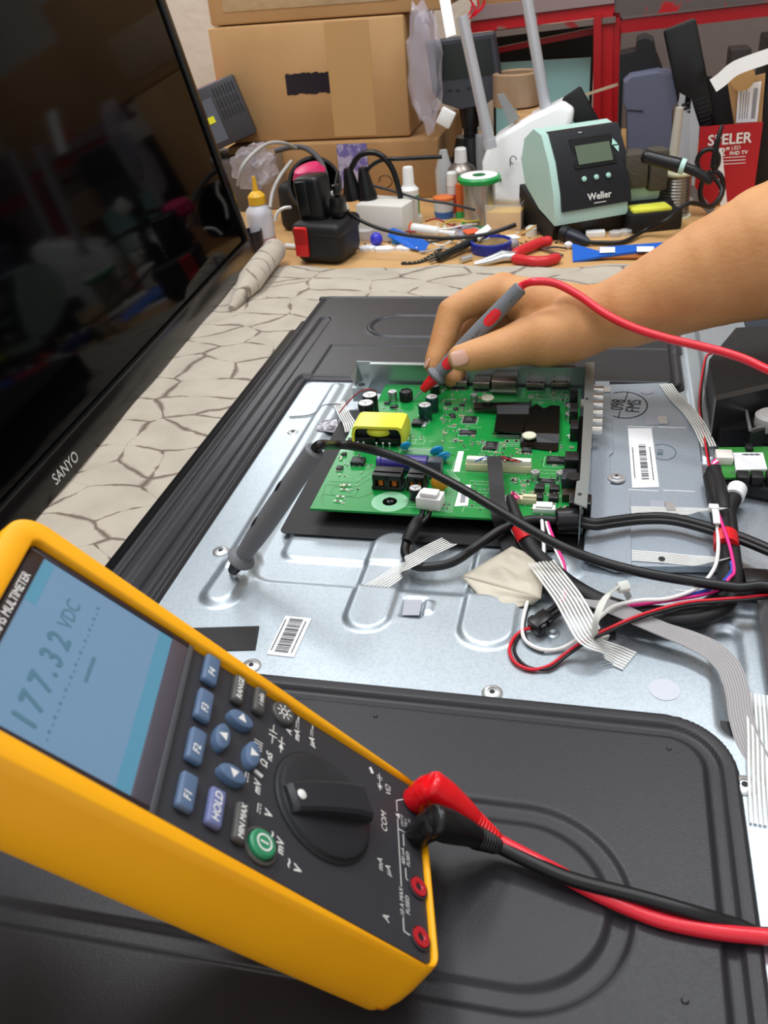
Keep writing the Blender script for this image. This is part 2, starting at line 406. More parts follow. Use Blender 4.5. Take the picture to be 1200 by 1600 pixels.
# front black panel
SR = (P(1003, 1450).x, None)
st_c = P(735, 1415)
def front_z(x, y):
    d = -sd_rrect(x, y, -0.320, PR, -0.30, PT, 0.034)
    z = -0.0016 + 0.0046 * smst(d, 0.0, 0.0022)
    z -= 0.0026 * smst(d, 0.0075, 0.0100)
    z += 0.0030 * smst(d, 0.0150, 0.0170)
    # stadium shaped pressings
    x1 = P(990, 1420).x; R2 = (P(800, 1262).y - P(800, 1592).y) / 2; yc = (P(800, 1262).y + P(800, 1592).y) / 2
    for R, dep in ((R2, 0.0022), (R2 * 0.80, -0.0022)):
        s = sd_seg(x, y, (-0.25, yc), (x1 - R2, yc)) - R
        z -= dep * (1 - smst(s, -0.0022, 0.0012))
    return z
sheet(-0.322, PR + 0.002, -0.06, PT + 0.002, 0.0012, front_z, 'black_front_panel', black_paint, tv)
# rear and side black panel (one painted frame around the silver inset)
RB = (P(700, 607).y + P(1000, 602).y) / 2; RR = P(1064, 560).x; RT = P(640, 466).y; SX = P(478, 606).x
def rear_z(x, y):
    d1 = -sd_rrect(x, y, LX - 0.002, RR, RB - 0.001, RT, 0.014)
    din = sd_rrect(x, y, SX - 0.002, 0.5, PT - 0.2, P(545, 583).y, 0.026)
    dout = -sd_rrect(x, y, LX - 0.002, 0.4, PT - 0.01, RT, 0.014)
    d2 = np.minimum(din, dout)
    d = np.maximum(d1, d2)
    d = np.minimum(d, -sd_rrect(x, y, LX - 0.002, RR, -0.5, RT, 0.014))
    z = -0.0016 + 0.0048 * smst(d, 0.0, 0.0024) - 0.0022 * smst(d, 0.0045, 0.006) + 0.0026 * smst(d, 0.0085, 0.0105)
    # side trough
    d3 = sd_rrect(x, y, LX + 0.016, LX + 0.028, PT + 0.02, 0.86, 0.006); z -= 0.0020 * (1 - smst(d3, -0.002, 0.001)) * (x < LX + 0.05)
    p = P(690, 515); s = sd_seg(x, y, (P(575, 515).x + 0.03, p.y), (P(830, 515).x, p.y)) - 0.030
    z += 0.0022 * (1 - smst(s, -0.0012, 0.0012)) - 0.0022 * (1 - smst(s, -0.0055, -0.0030))
    yl = P(700, 545).y
    z -= 0.0012 * smst(yl - y, 0, 0.003) * (x > SX)
    return z
def rear_keep(x, y):
    d1 = -sd_rrect(x, y, LX - 0.002, RR, RB - 0.001, RT, 0.014)
    din = sd_rrect(x, y, SX - 0.002, 0.5, PT - 0.2, P(545, 583).y, 0.026)
    dout = -sd_rrect(x, y, LX - 0.002, 0.4, PT - 0.01, RT, 0.014)
    return (np.maximum(d1, np.minimum(din, dout)) > -0.003) & (x > LX - 0.003) & (y < RT + 0.002)
sheet(LX - 0.002, RR + 0.002, PT - 0.012, RT + 0.002, 0.0013, rear_z, 'black_rear_panel', black_paint, tv, rear_keep)
# outer bezel and body
bz = MB()
bz.boxat(LX - 0.012, LX - 0.001, -0.06, RT - 0.05, TZ + 0.001, -0.006, bev=0.003)
bz.boxat(LX - 0.026, LX - 0.010, -0.06, RT - 0.05, TZ + 0.001, -0.016, bev=0.003)
bz.boxat(LX - 0.006, 0.30, RT, RT + 0.006, TZ + 0.001, 0.0, bev=0.001)
obj('bezel', bz, black_sat, tv)
obj('screen_body', MB().boxat(LX - 0.004, 0.55, -0.06, RT - 0.002, TZ + 0.001, -0.0075), black_matte, tv)
# right side black housing
hs = MB()
hs.boxat(0.135, 0.55, -0.06, RT - 0.002, -0.0074, -0.0035)
obj('rear_shell', hs, mat('dark_blue_grey_steel', '3a434e', 0.45, 0.6, bump=(700, 0.1, 0.0004)), tv)
# screws and rivets
def screw(px, py, r, z=0.0, dark=False):
    c = P(px, py, z)
    s = MB().lathe([(r, 0), (r, 0.0006), (r * 0.8, 0.0016), (r * 0.45, 0.0019), (r * 0.42, 0.0012), (0.0004, 0.0012)], c, n=24, cap=False)
    o = obj('screw', s, black_sat if dark else metal_s, tv); 
    obj('screw_socket', MB().lathe([(r * 0.25, 0), (r * 0.25, 0.0005)], (c.x, c.y, c.z + 0.0012), n=8), dark_ink, o)
for q in ((345, 862, .0055, 0.0), (458, 677, .0050, -0.001), (769, 1083, .0055, 0.0), (1163, 1228, .0058, 0.0), (393, 1041, .0055, 0.0), (1032, 600, .0001, -.002)):
    if q[2] > 0.001: screw(*q)
obj('dimple', MB().lathe([(0.004, 0.0002), (0.0025, 0.0010), (0.0010, 0.0003)], P(864, 990, 0), n=20), steel, tv)
obj('dimple', MB().lathe([(0.0016, 0.0), (0.0009, 0.0010)], P(1045, 1171, 0.003), n=12), black_paint, tv)
obj('dimple', MB().lathe([(0.0018, 0.0), (0.0010, 0.0012)], P(1070, 1565, 0.003), n=12), black_paint, tv)
obj('dimple', MB().lathe([(0.0016, 0.0), (0.0009, 0.0010)], P(587, 1120, 0.003), n=12), black_paint, tv)
obj('round_plug', MB().lathe([(0.0078, 0), (0.0078, 0.0004)], P(1038, 1078, -0.0001), n=32), mat('pale_disc', 'c8ccd6', 0.5, 0.2), tv)
obj('square_plug', MB().slab([P(632, 937, .0004), P(660, 937, .0004), P(655, 961, .0004), P(628, 961, .0004)], 0.0003), mat('pale_disc_b', 'aeb1ba', 0.5, 0.2), tv)

# ---------------------------------------------------------------- metal cover plate right of the board
cv = thing('metal_cover', 'flat grey metal cover plate screwed down right of the green circuit board', 'metal cover', P(1000, 700, 0))
CZ = 0.003
def slabpx(mb, pts, z, t): return mb.slab([P(a, b, z) for a, b in pts], t)
obj('plate', slabpx(MB(), [(952, 601), (1042, 598), (1086, 640), (1100, 760), (1126, 885), (960, 885), (915, 868), (912, 868), (925, 601)], CZ, 0.0045), steel_cover, cv)
obj('edge_strip', slabpx(MB(), [(930, 596), (952, 596), (958, 706), (952, 712), (954, 760), (972, 772), (984, 772), (986, 885), (912, 872), (922, 780)], CZ + 0.0012, 0.001), steel_cover, cv)
obj('tab', slabpx(MB(), [(941, 604), (954, 604), (954, 612), (941, 612)], CZ + 0.0022, 0.0008), metal_s, cv)
obj('tab', slabpx(MB(), [(1008, 649), (1028, 648), (1029, 663), (1009, 664)], CZ + 0.0004, 0.0003), mat('tab_pale', 'a9adb9', 0.5, .3), cv)
obj('tab', slabpx(MB(), [(1028, 650), (1041, 650), (1044, 661), (1029, 661)], CZ + 0.0016, 0.0012), metal_s, cv)
obj('tab', slabpx(MB(), [(1014, 781), (1037, 782), (1039, 795), (1016, 794)], CZ + 0.0004, 0.0003), M_.setdefault('tp', mat('tab_pale_b', 'a9adb9', 0.5, .3)), cv)
obj('tab', slabpx(MB(), [(1039, 783), (1052, 784), (1056, 796), (1041, 796)], CZ + 0.0016, 0.0012), metal_s, cv)
obj('round_plug', MB().lathe([(0.0052, 0), (0.0052, 0.0005)], P(1010, 612, CZ), n=28), M_['tp'], cv)
ln = MB()
for a, b in (((980, 666), (1022, 667)), ((1028, 667), (1072, 669)), ((982, 765), (1029, 766)), ((1036, 766), (1085, 768)), ((1055, 922), (1110, 926))):
    p = P(*a, CZ + 0.0003); q = P(*b, CZ + 0.0003); ln.boxat(p.x, q.x, p.y - 0.0004, p.y + 0.0004, CZ, CZ + 0.0004)
obj('score_line', ln, white_pl, cv, smooth=False)
sc = P(963, 748, CZ + 0.0012)
o = obj('screw', MB().lathe([(0.0062, 0), (0.0058, 0.0010), (0.0035, 0.0012), (0.0032, 0.0022), (0.0012, 0.0026)], sc, n=28), metal_s, cv)
obj('screw_socket', MB().lathe([(0.0012, 0), (0.0012, 0.0004)], (sc.x, sc.y, sc.z + 0.0025), n=8), dark_ink, o)
# ink stamps
def ring(mb, c, rx, ry, w, z, n=72, a0=0, a1=2 * PI):
    vs = []; fs = []
    for i in range(n + 1):
        a = a0 + (a1 - a0) * i / n
        for k in (1, -1): vs.append((c.x + (rx + k * w / 2) * math.cos(a), c.y + (ry + k * w / 2) * math.sin(a), z))
    for i in range(n): fs.append((2 * i, 2 * i + 1, 2 * i + 3, 2 * i + 2))
    mb.raw(vs, fs); return mb
ink = MB(); zi = CZ + 0.00025; c = P(976, 632, zi)
ring(ink, c, 0.0175, 0.0235, 0.0010, zi, a0=-2.1, a1=2.1)
p = P(981, 612, zi); q = P(976, 628, zi); ink.strip([p, q], (1, 0, 0), 0.0008, 0.0001)
p = P(969, 642, zi); q = P(966, 653, zi); ink.strip([p, q], (1, 0, 0), 0.0008, 0.0001)
ink.text('FMS', frame(P(991, 634, zi), (0.10, 1, 0), (-1, 0.10, 0)), 0.0155, sx=0.86)
ink.text('098', frame(P(966, 632, zi), (0.10, 1, 0), (-1, 0.10, 0)), 0.0150, sx=0.86)
obj('ink_stamp', ink, dark_ink, cv, smooth=False)
ink = MB(); c = P(1036, 706, zi); ring(ink, c, 0.0090, 0.0115, 0.0005, zi, a0=-2.2, a1=2.2)
ink.text('B11', frame(P(1032, 706, zi), (0.1, 1, 0), (-1, 0.1, 0)), 0.006); 
obj('ink_stamp', ink, mat('teal_ink', '2c5a6a', 0.6), cv, smooth=False, label='small faint teal ink stamp')

def barcode_label(name, label, pts, z, bars_dir, bars, lines, seed, cat='label', txt=None, ty=None, xr=(0.25, 0.75)):
    """pts: four corners (px), a-b-c-d; bars run from side ab to side dc"""
    A_, B_, C_, D_ = [P(a, b, z) for a, b in pts]
    t = thing(name, label, cat, tuple((A_ + C_) / 2))
    obj('paper', MB().slab([A_, B_, C_, D_], 0.0002), paper_w, t, smooth=False)
    def uv(u, v): return (A_ * (1 - u) + B_ * u) * (1 - v) + (D_ * (1 - u) + C_ * u) * v + Vector((0, 0, 0.00012))
    r = random.Random(seed); mb = MB(); u = bars[0]
    while u < bars[1]:
        w_ = r.choice((0.006, 0.010, 0.016)); 
        mb.raw([uv(*((xr[0], u) if bars_dir else (u, xr[0]))), uv(*((xr[1], u) if bars_dir else (u, xr[1]))), uv(*((xr[1], u + w_) if bars_dir else (u + w_, xr[1]))), uv(*((xr[0], u + w_) if bars_dir else (u + w_, xr[0])))], [(0, 1, 2, 3)])
        u += w_ + r.choice((0.006, 0.010, 0.018))
    for (l0, l1, c0) in lines:
        u = l0
        while u < l1:
            w_ = r.uniform(0.008, 0.02); h_ = 0.05
            a, b = (c0, u), (c0 + h_, u + w_)
            if not bars_dir: a, b = (u, c0), (u + w_, c0 + h_)
            mb.raw([uv(a[0], a[1]), uv(b[0], a[1]), uv(b[0], b[1]), uv(a[0], b[1])], [(0, 1, 2, 3)]); u += w_ + 0.008
    obj('barcode', mb, dark_ink, t, smooth=False)
    return t
barcode_label('barcode_label', 'tall white barcode sticker on the grey metal cover', [(981, 669), (1018, 669), (1030, 761), (988, 762)], CZ + 0.0004, True, (0.30, 0.88), [(0.35, 0.9, 0.80), (0.35, 0.85, 0.10)], 3, xr=(0.38, 0.66))
barcode_label('barcode_label', 'small tilted white barcode sticker on bare silver steel near the multimeter', [(446, 962), (487, 966), (459, 1027), (417, 1022)], 0.0004, True, (0.06, 0.92), [(0.1, 0.9, 0.82), (0.1, 0.9, 0.06)], 5, xr=(0.22, 0.72))
obj('black_tape', slabpx(MB(), [(225, 983), (405, 978), (399, 1015), (262, 1018)], 0.0006, 0.0002), black_matte, None, smooth=False, label='flat black tape rectangle on silver steel behind the multimeter', cat='tape')
# black insulating sheet under the board
A_, B_ = P(441, 823, 0.0012), P(905, 866, 0.0012)
x0, x1, y0, y1 = A_.x, 0.000, P(600, 843, 0.0012).y, P(530, 640, 0.0012).y
def rpoly(x0, x1, y0, y1, r, n=6):
    o = []
    for cx, cy, a in ((x1 - r, y1 - r, 0), (x0 + r, y1 - r, 90), (x0 + r, y0 + r, 180), (x1 - r, y0 + r, 270)):
        for k in range(n + 1):
            t = math.radians(a + 90 * k / n); o.append((cx + r * math.cos(t), cy + r * math.sin(t)))
    return o
obj('insulating_sheet', MB().prism(rpoly(x0, x1, y0, y1, 0.005), 0.0010, 0.0014), black_matte, None, label='thin black plastic sheet lying between green circuit board and silver steel', cat='plastic sheet')
# ---------------------------------------------------------------- main circuit board
ZB = 0.012                                    # top face of the board
def pcb_mat(name, a, b):
    m = mat(name, a, 0.28, spec=0.5, coat=0.3); nt = m.node_tree; bs = nt.nodes['Principled BSDF']; tc = nt.nodes.new('ShaderNodeTexCoord')
    def vor(scale, sx, sy):
        mp = nt.nodes.new('ShaderNodeMapping'); mp.inputs['Scale'].default_value = (sx, sy, 1)
        v = nt.nodes.new('ShaderNodeTexVoronoi'); v.feature = 'F1'; v.distance = 'CHEBYCHEV'; v.voronoi_dimensions = '2D'; v.inputs['Scale'].default_value = scale
        nt.links.new(tc.outputs['Object'], mp.inputs['Vector']); nt.links.new(mp.outputs[0], v.inputs['Vector']); return v
    v1 = vor(90, 1, 1); v2 = vor(24, 1, 1.3)
    ad = nt.nodes.new('ShaderNodeMath'); ad.operation = 'MULTIPLY_ADD'; ad.inputs[1].default_value = 5.0
    nt.links.new(v1.outputs['Distance'], ad.inputs[0]); nt.links.new(v2.outputs['Distance'], ad.inputs[2])
    wv = nt.nodes.new('ShaderNodeMath'); wv.operation = 'PINGPONG'; wv.inputs[1].default_value = 0.16; nt.links.new(ad.outputs[0], wv.inputs[0])
    r = nt.nodes.new('ShaderNodeValToRGB'); r.color_ramp.elements[0].color = lin(b); r.color_ramp.elements[1].color = lin(a); r.color_ramp.elements[0].position = 0.035; r.color_ramp.elements[1].position = 0.06
    nt.links.new(wv.outputs[0], r.inputs[0]); nt.links.new(r.outputs[0], bs.inputs['Base Color'])
    return m
PCBM = pcb_mat('green_solder_mask', '12903f', '0d7a33')
bFL = P(486, 791, ZB); bFR = P(903, 815, ZB); bBR = P(910, 612, ZB); bBL = P(571, 603, ZB)
pcb = thing('circuit_board', 'green main circuit board crowded with parts, probed by the red-tipped probe', 'circuit board', tuple(P(700, 720, ZB)))
BX0 = P(486, 791, ZB).x; BX1 = -0.010; BY0 = P(640, 803, ZB).y; BY1 = P(560, 603, ZB).y + 0.005
poly = [(BX0, BY0), (BX1, BY0), (BX1, BY1), (BX0 + 0.010, BY1), (BX0 + 0.010, BY1 - 0.030), (BX0, BY1 - 0.036)]
obj('substrate', MB().prism(poly, ZB - 0.0016, ZB), PCBM, pcb, smooth=False)
cap_al = mat('capacitor_aluminium', 'c4c6c4', 0.3, 0.9); cap_dk = mat('dark_capacitor_sleeve', '17191b', 0.3); cap_gr = mat('dark_green_sleeve', '123a34', 0.25)
def up(v, z): return Vector((v.x, v.y, v.z + z))
def capacitor(px, py, r, h, sleeve, lower=None):
    c = P(px, py, ZB)
    o = obj('capacitor', MB().lathe([(r, 0), (r, h * 0.1), (r * 0.95, h * 0.14), (r, h * 0.2), (r, h * 0.97), (r * 0.96, h)], c, n=28), sleeve, pcb)
    t = up(c, h + 0.0001)
    obj('capacitor_top', MB().lathe([(r * 0.86, 0), (r * 0.86, 0.0002)], t, n=24), metal_s, o)
    k = MB()
    for a in (0.6, 0.6 + 2 * PI / 3, 0.6 + 4 * PI / 3): k.strip([up(t, 0.0003), up(t, 0.0003) + Vector((math.cos(a) * r * 0.7, math.sin(a) * r * 0.7, 0))], (-math.sin(a), math.cos(a), 0), r * 0.10, 0.0001)
    obj('vent_score', k, metal_d, o)
    return o
for a in ((614, 625, .0037, .0078, cap_al), (580, 643, .0062, .0150, cap_dk), (574, 656, .0064, .0150, cap_dk), (665, 655, .0053, .0125, cap_gr), (676, 642, .0050, .0125, cap_gr), (836, 749, .0033, .0062, cap_al), (876, 750, .0033, .0062, cap_al), (890, 643, .0032, .0055, cap_al), (889, 656, .0032, .0055, cap_al), (741, 626, .0030, .0055, cap_al), (650, 779, .0045, .0085, cap_dk), (680, 615, .0042, .0075, cap_dk)):
    capacitor(*a)
def blk(name, px, py, sx, sy, h, m, bev=0.0004, rz=0.0, z=0.0, parent=None):
    c = P(px, py, ZB)
    return obj(name, MB().box((0, 0, h / 2 + z), (sx, sy, h), rotz(c, rz), bev=bev), m, parent or pcb)
ind_dk = mat('ferrite_black', '18171a', 0.42)
obj('inductor', MB().lathe([(.0055, 0), (.0056, .007), (.0048, .0085), (.0040, .0088), (.0038, .0080), (.002, .0080)], P(635, 625, ZB), n=28), ind_dk, pcb)
for q in ((843, 766), (866, 767), (841, 780), (865, 781)):
    blk('inductor', q[0], q[1], .0066, .0070, .0036, ind_dk, .0008)
# chips with legs
chip_m = mat('chip_epoxy', '1b1b1d', 0.45)
def chip(px, py, sx, sy, h=0.0014, legs='x', n=8, rz=0.0, col=None):
    c = P(px, py, ZB); o = obj('chip', MB().box((0, 0, h / 2 + 0.0002), (sx, sy, h), rotz(c, rz), bev=0.0002), col or chip_m, pcb)
    k = MB(); M = rotz(c, rz)
    for i in range(n):
        t = (i + 0.5) / n - 0.5
        for s in (-1, 1):
            if 'x' in legs: k.box((s * (sx / 2 + 0.0005), t * sy * 0.92, 0.0003), (0.0013, sy / n * 0.5, 0.0003), M)
            if 'y' in legs: k.box((t * sx * 0.92, s * (sy / 2 + 0.0005), 0.0003), (sx / n * 0.5, 0.0013, 0.0003), M)
    if n: obj('chip_legs', k, metal_s, o, smooth=False)
    t = MB(); M2 = M @ Matrix.Translation((0, 0, h + 0.0003))
    for j in range(3):
        t.boxat(-sx * 0.34, sx * (0.1 + 0.08 * j), (0.22 - 0.22 * j) * sy - sy * 0.03, (0.22 - 0.22 * j) * sy + sy * 0.03, 0, 0.00005, M2)
    obj('chip_marking', t, mat('chip_ink', '6a6a6a', 0.6) if 'ci' not in M_ else M_['ci'], o, smooth=False)
    return o
M_['ci'] = mat('chip_ink', '77777a', 0.6)
for a in ((734, 657, .0095, .0095, .0013, 'xy', 9), (731, 677, .0125, .0065, .0013, 'y', 12), (768, 698, .0085, .0110, .0013, 'x', 12), (868, 722, .0125, .0075, .0026, 'y', 8),
          (616, 637, .0060, .0045, .0016, 'y', 3), (605, 631, .0045, .0035, .0014, 'y', 2), (560, 724, .0100, .0085, .0030, 'y', 2), (549, 690, .0050, .0045, .0022, 'y', 2),
          (531, 733, .0045, .0050, .0015, 'y', 2), (855, 753, .0105, .0050, .0012, 'y', 8), (706, 649, .004, .003, .0012, 'y', 2), (708, 652, .004, .004, .0012, 'y', 3),
          (888, 632, .0048, .0048, .0010, 'xy', 5), (823, 706, .0070, .0055, .0022, 'y', 3), (538, 711, .0035, .0035, .0015, 'y', 2), (700, 632, .0045, .004, .0013, 'y', 2), (712, 640, .004, .004, .0012, 'y', 2), (722, 634, .004, .0035, .0013, 'y', 2)):
    chip(*a)
o = chip(653, 664, .0085, .0080, .0032, 'x', 0); blk('heat_tab', 663, 665, .0035, .0075, .0016, metal_s, .0002)
# transformer wrapped in yellow tape
c = P(592, 697, ZB); yt = mat('yellow_tape', 'e9e24a', 0.35, var=(60, 'd9d030', 0.4, 0.7))
tr = obj('transformer', MB().boxat(-.0175, .0175, .0015, .022, 0, .0150, rotz(c, 0), bev=0.0006), black_sat, pcb)
k = MB(); M = rotz(c, 0)
# tape band: arch over the top and down both sides
pr = [(-.0200, .001), (-.0203, .010), (-.0185, .0160), (-.0160, .0170), (.0160, .0170), (.0185, .0160), (.0203, .010), (.0200, .001)]
ys = (0.0015, 0.012, 0.0225); vs = []; 
for yy, bul in ((-.0012, 0), (.004, .0003), (.016, .0003), (.0225, 0)):
    for x_, z_ in pr: vs.append((x_ * (1 + bul * 20), yy, z_))
fs = []
for i in range(3):
    for j in range(7): fs.append((i * 8 + j, i * 8 + j + 1, (i + 1) * 8 + j + 1, (i + 1) * 8 + j))
k.raw(vs, fs, M); fr = [(x_ * 0.88, -.0012, z_ * (0.88 if z_ > .01 else 1)) for x_, z_ in pr]
k.raw([(x_, -.0012, z_) for x_, z_ in pr] + fr, [(j, j + 8, j + 9, j + 1) for j in range(7)], M)
obj('yellow_tape', k, yt, tr)
k = MB()
k.lathe([(.0085, 0), (.0128, .0016), (.0136, .0040), (.0130, .0062), (.0085, .0085)], c + Vector((0, .0118, .0068)), n=36, sx=1.0)
obj('winding', k, yt, tr)
k = MB()
for x_ in (-.0155, -.0110, -.001, .004, .0090): k.cyl(c + Vector((x_, -.0025, .0000)), c + Vector((x_, -.0018, .0035)), .0007, n=8).ell(c + Vector((x_, -.0022, .0036)), .0011, n=8, m=6)
obj('pin', k, metal_s, tr)
k = MB().boxat(-.0180, -.0015, -.0020, .001, .0030, .0075, M, bev=.0006).boxat(.0010, .0165, -.0020, .001, .0030, .0075, M, bev=.0006)
obj('bobbin', k, black_sat, tr)
# disc capacitors, varistor
for px, py, r in ((633, 704, .0042), (681, 712, .0052), (692, 721, .0052)):
    b = P(px, py, ZB); ceramic = plastic('blue_ceramic', '1f93cf', 0.3)
    o = obj('disc_capacitor', MB().ell(b + Vector((0, 0, .0062)), (r, .0019, r), Matrix.Translation(b) @ Matrix.Rotation(0.5, 4, 'Z') @ Matrix.Rotation(0.45, 4, 'X') @ Matrix.Translation(-b)), ceramic, pcb)
    obj('lead', MB().cyl(b + Vector((-.002, 0, 0)), b + Vector((-.001, 0, .004)), .0006, n=6).cyl(b + Vector((.002, 0, 0)), b + Vector((.001, 0, .004)), .0006, n=6), ceramic, o)
b = P(688, 768, ZB)
obj('varistor', MB().ell(b + Vector((0, 0, .0075)), (.0062, .0028, .0072), Matrix.Translation(b) @ Matrix.Rotation(0.25, 4, 'Z') @ Matrix.Translation(-b)), plastic('orange_epoxy', 'c98a1e', 0.35), pcb)
b = P(681, 745, ZB)
obj('film_capacitor', MB().box((0, 0, .0072), (.0095, .0080, .0144), rotz(b, -0.05), bev=.0005), plastic('slate_plastic', '3c4450', 0.35), pcb)
# lying purple can
a1 = P(590, 722, ZB + .0062); a2 = P(669, 725, ZB + .0062); r = .0062; L = (a2 - a1).length
obj('purple_capacitor', MB().lathe([(r * .8, -.0002), (r, .0006), (r, .0030), (r * .93, .0036), (r, .0042), (r, L - .0006), (r * .85, L)], a1, a2 - a1, 32), mat('purple_sleeve', '342a7c', 0.25, coat=0.3), pcb)
# common mode chokes
def choke(px, py, w, d, h):
    c = P(px, py, ZB); M = rotz(c, -0.02)
    o = obj('choke', MB().boxat(-w / 2, w / 2, 0, d, .0022, h, M, bev=.0007).boxat(-w / 2 - .001, w / 2 + .001, -.0025, d, 0, .0032, M, bev=.0004), ind_dk, pcb)
    for s in (-1, 1):
        k = MB()
        for i in range(5): k.lathe([(.0030, 0), (.0034, .0004), (.0034, .0009), (.0030, .0013)], c + Vector((s * w * 0.23, .0010, .0036 + i * .00125)), n=16)
        obj('copper_winding', k, copper, o)
    obj('center_post', MB().boxat(-w * 0.10, w * 0.10, -.0030, .003, .0026, h - .0002, M, bev=.0004).boxat(-w / 2, w / 2, -.0030, .003, h - .004, h, M, bev=.0004).boxat(-w / 2, -w / 2 + .002, -.0030, .003, .0026, h - .0002, M, bev=.0004).boxat(w / 2 - .002, w / 2, -.0030, .003, .0026, h - .0002, M, bev=.0004), ind_dk, o)
choke(607, 764, .0205, .010, .0125); choke(651, 765, .0120, .010, .0118)
# mounting hole pad with screw
c = P(609, 784, ZB)
o = obj('mount_pad', MB().lathe([(.0125, 0), (.0125, .00012)], c, n=40), plastic('tinned_pad', '8fc8a0', 0.4), pcb)
obj('screw', MB().lathe([(.0050, .00015), (.0050, .0003), (.0045, .0003), (.0045, .0002)], c, n=32).lathe([(.0036, .0002), (.0034, .0014), (.0022, .0022), (.0008, .0022), (.0006, .0010)], c, n=24), plastic('dark_screw', '2a2c2c', 0.2, metal=0.9), o)
c = P(891, 798, ZB)
obj('screw', MB().lathe([(.0040, .0002), (.0038, .0014), (.0024, .0022), (.0010, .0022), (.0006, .0010)], c, n=24), M_['dark_screw'], pcb)
# back row connectors
brown_m = mat('connector_shell', '8d8078', 0.28, 0.95)
def sock(px, py, w, d, h):
    c = P(px, py, ZB); M = rotz(c, 0)
    o = obj('socket', MB().boxat(-w / 2, w / 2, 0, d, .0006, h, M, bev=.0006), brown_m, pcb)
    obj('socket_slots', MB().boxat(-w * .38, -w * .28, .001, .004, h, h + .0002, M).boxat(w * .28, w * .38, .001, .004, h, h + .0002, M).boxat(-w * .42, w * .42, -.0002, .0002, .0010, .0030, M), dark_ink, o)
    k = MB()
    for i in range(8): x_ = -w * .4 + w * .8 * i / 7; k.boxat(x_ - .0004, x_ + .0004, -.0022, 0, .0001, .0006, M)
    obj('socket_legs', k, metal_s, o)
    return o
sock(836, 610, .0155, .012, .0062); sock(875, 609, .0155, .012, .0062); sock(752, 612, .0140, .014, .0080); sock(717, 609, .0135, .014, .0074)
c = P(787, 617, ZB); M = rotz(c, 0)
o = obj('tuner_box', MB().boxat(-.0100, .0100, .0, .020, .0004, .0120, M, bev=.0006), brown_m, pcb)
obj('tuner_lip', MB().boxat(-.0112, .0106, -.0010, -.0002, .0030, .0042, M), metal_s, o)
obj('antenna_jack', MB().cyl(c + Vector((-.001, .019, .009)), c + Vector((-.001, .027, .009)), .0045), metal_s, o)
# long display connector with cable head
c = P(778, 738, ZB); M = rotz(c, -0.01); w = .0460
o = obj('display_connector', MB().boxat(-w / 2, w / 2, 0, .0065, 0, .0055, M, bev=.0003), cream_pl, pcb)
obj('plug_shell', MB().boxat(-w / 2 + .0005, w / 2 - .0002, .001, .0062, .0055, .0092, M, bev=.0006), plastic('ivory_plastic', 'e8e6d6', 0.4), o)
c = P(821, 789, ZB); M = rotz(c, 0)
obj('small_connector', MB().boxat(-.0075, .0070, 0, .005, 0, .0045, M, bev=.0003).boxat(-.002, .0070, .001, .0042, .0045, .0062, M, bev=.0003), cream_pl, pcb)
c = P(850, 803, ZB); M = rotz(c, 0)
obj('small_connector', MB().boxat(-.0075, .0070, 0, .006, 0, .0036, M, bev=.0003).boxat(-.0055, .0050, .001, .0072, .0036, .0050, M, bev=.0003), white_pl, pcb, label='white low connector')
c = P(669, 797, ZB); M = rotz(c, -0.12)
obj('power_connector', MB().boxat(-.0085, .0085, 0, .012, 0, .0085, M, bev=.0005).boxat(-.0060, .0060, .0015, .0095, .0085, .0115, M, bev=.0008), white_pl, pcb)
# right side jacks
jb = mat('jack_black', '111214', 0.4)
for (px, py, sx, sy, h) in ((893, 624, .006, .012, .011), (893, 648, .006, .014, .011), (894, 675, .006, .014, .011)):
    blk('jack_block', px + 3, py + 8, sx, sy, h, jb)
blk('jack_block', 893, 733, .0095, .0120, .0110, jb, z=.0)
blk('jack_block', 889, 757, .0095, .0140, .0085, plastic('slate_jack', '2c3038', .35))
blk('jack_block', 889, 780, .0090, .0080, .0060, plastic('brown_jack', '2a2014', .3))
obj('round_plug', MB().lathe([(.0052, 0), (.0052, .004)], P(897, 752, ZB + .0085), n=24), jb, pcb)
# heat sink, folded black sheet with push pins
hsm = mat('black_anodised', '0a0b0c', 0.20, spec=0.6)
def pz(px, py, z): return P(px, py, ZB + z)
zh = .0060
k = MB()
k.slab([pz(777, 641, zh), pz(826, 641, zh), pz(818, 676, zh), pz(772, 673, zh)], .0012)
k.slab([pz(776, 633, zh + .0036), pz(827, 633, zh + .0036), pz(826, 647, zh), pz(777, 647, zh)], .0012)
k.slab([pz(824, 640, zh), pz(838, 631, zh), pz(850, 638, zh), pz(861, 633, zh), pz(875, 634, zh), pz(874, 678, zh), pz(815, 676, zh)], .0012)
k.slab([pz(815, 676, zh), pz(874, 678, zh), pz(873, 692, zh - .0046), pz(813, 690, zh - .0046)], .0012)
k.slab([pz(813, 690, zh - .0046), pz(873, 692, zh - .0046), pz(872, 703, zh - .0046), pz(866, 704, zh - .0046), pz(813, 697, zh - .0046)], .0010)
k.slab([pz(740, 629, zh - .0015), pz(826, 628, zh - .0015), pz(831, 624, zh - .0015), pz(830, 637, zh), pz(776, 638, zh), pz(740, 638, zh - .0015)], .0014)
heat = obj('heat_sink', k, hsm, pcb, smooth=False)
obj('heat_sink_foot', MB().slab([pz(770, 676, .0012), pz(815, 676, .0012), pz(812, 680, .0012), pz(769, 679, .0012)], .001), plastic('chrome', 'dddddd', 0.1, metal=1.0), heat)
for a in ((762, 625, zh), (827, 684, zh - .0005)):
    obj('push_pin', MB().lathe([(.0018, -.001), (.0020, .0006), (.0050, .0012), (.0052, .0022), (.0046, .0028)], pz(*a), n=28), plastic('pale_nylon', 'dcdcc2', 0.4), heat)
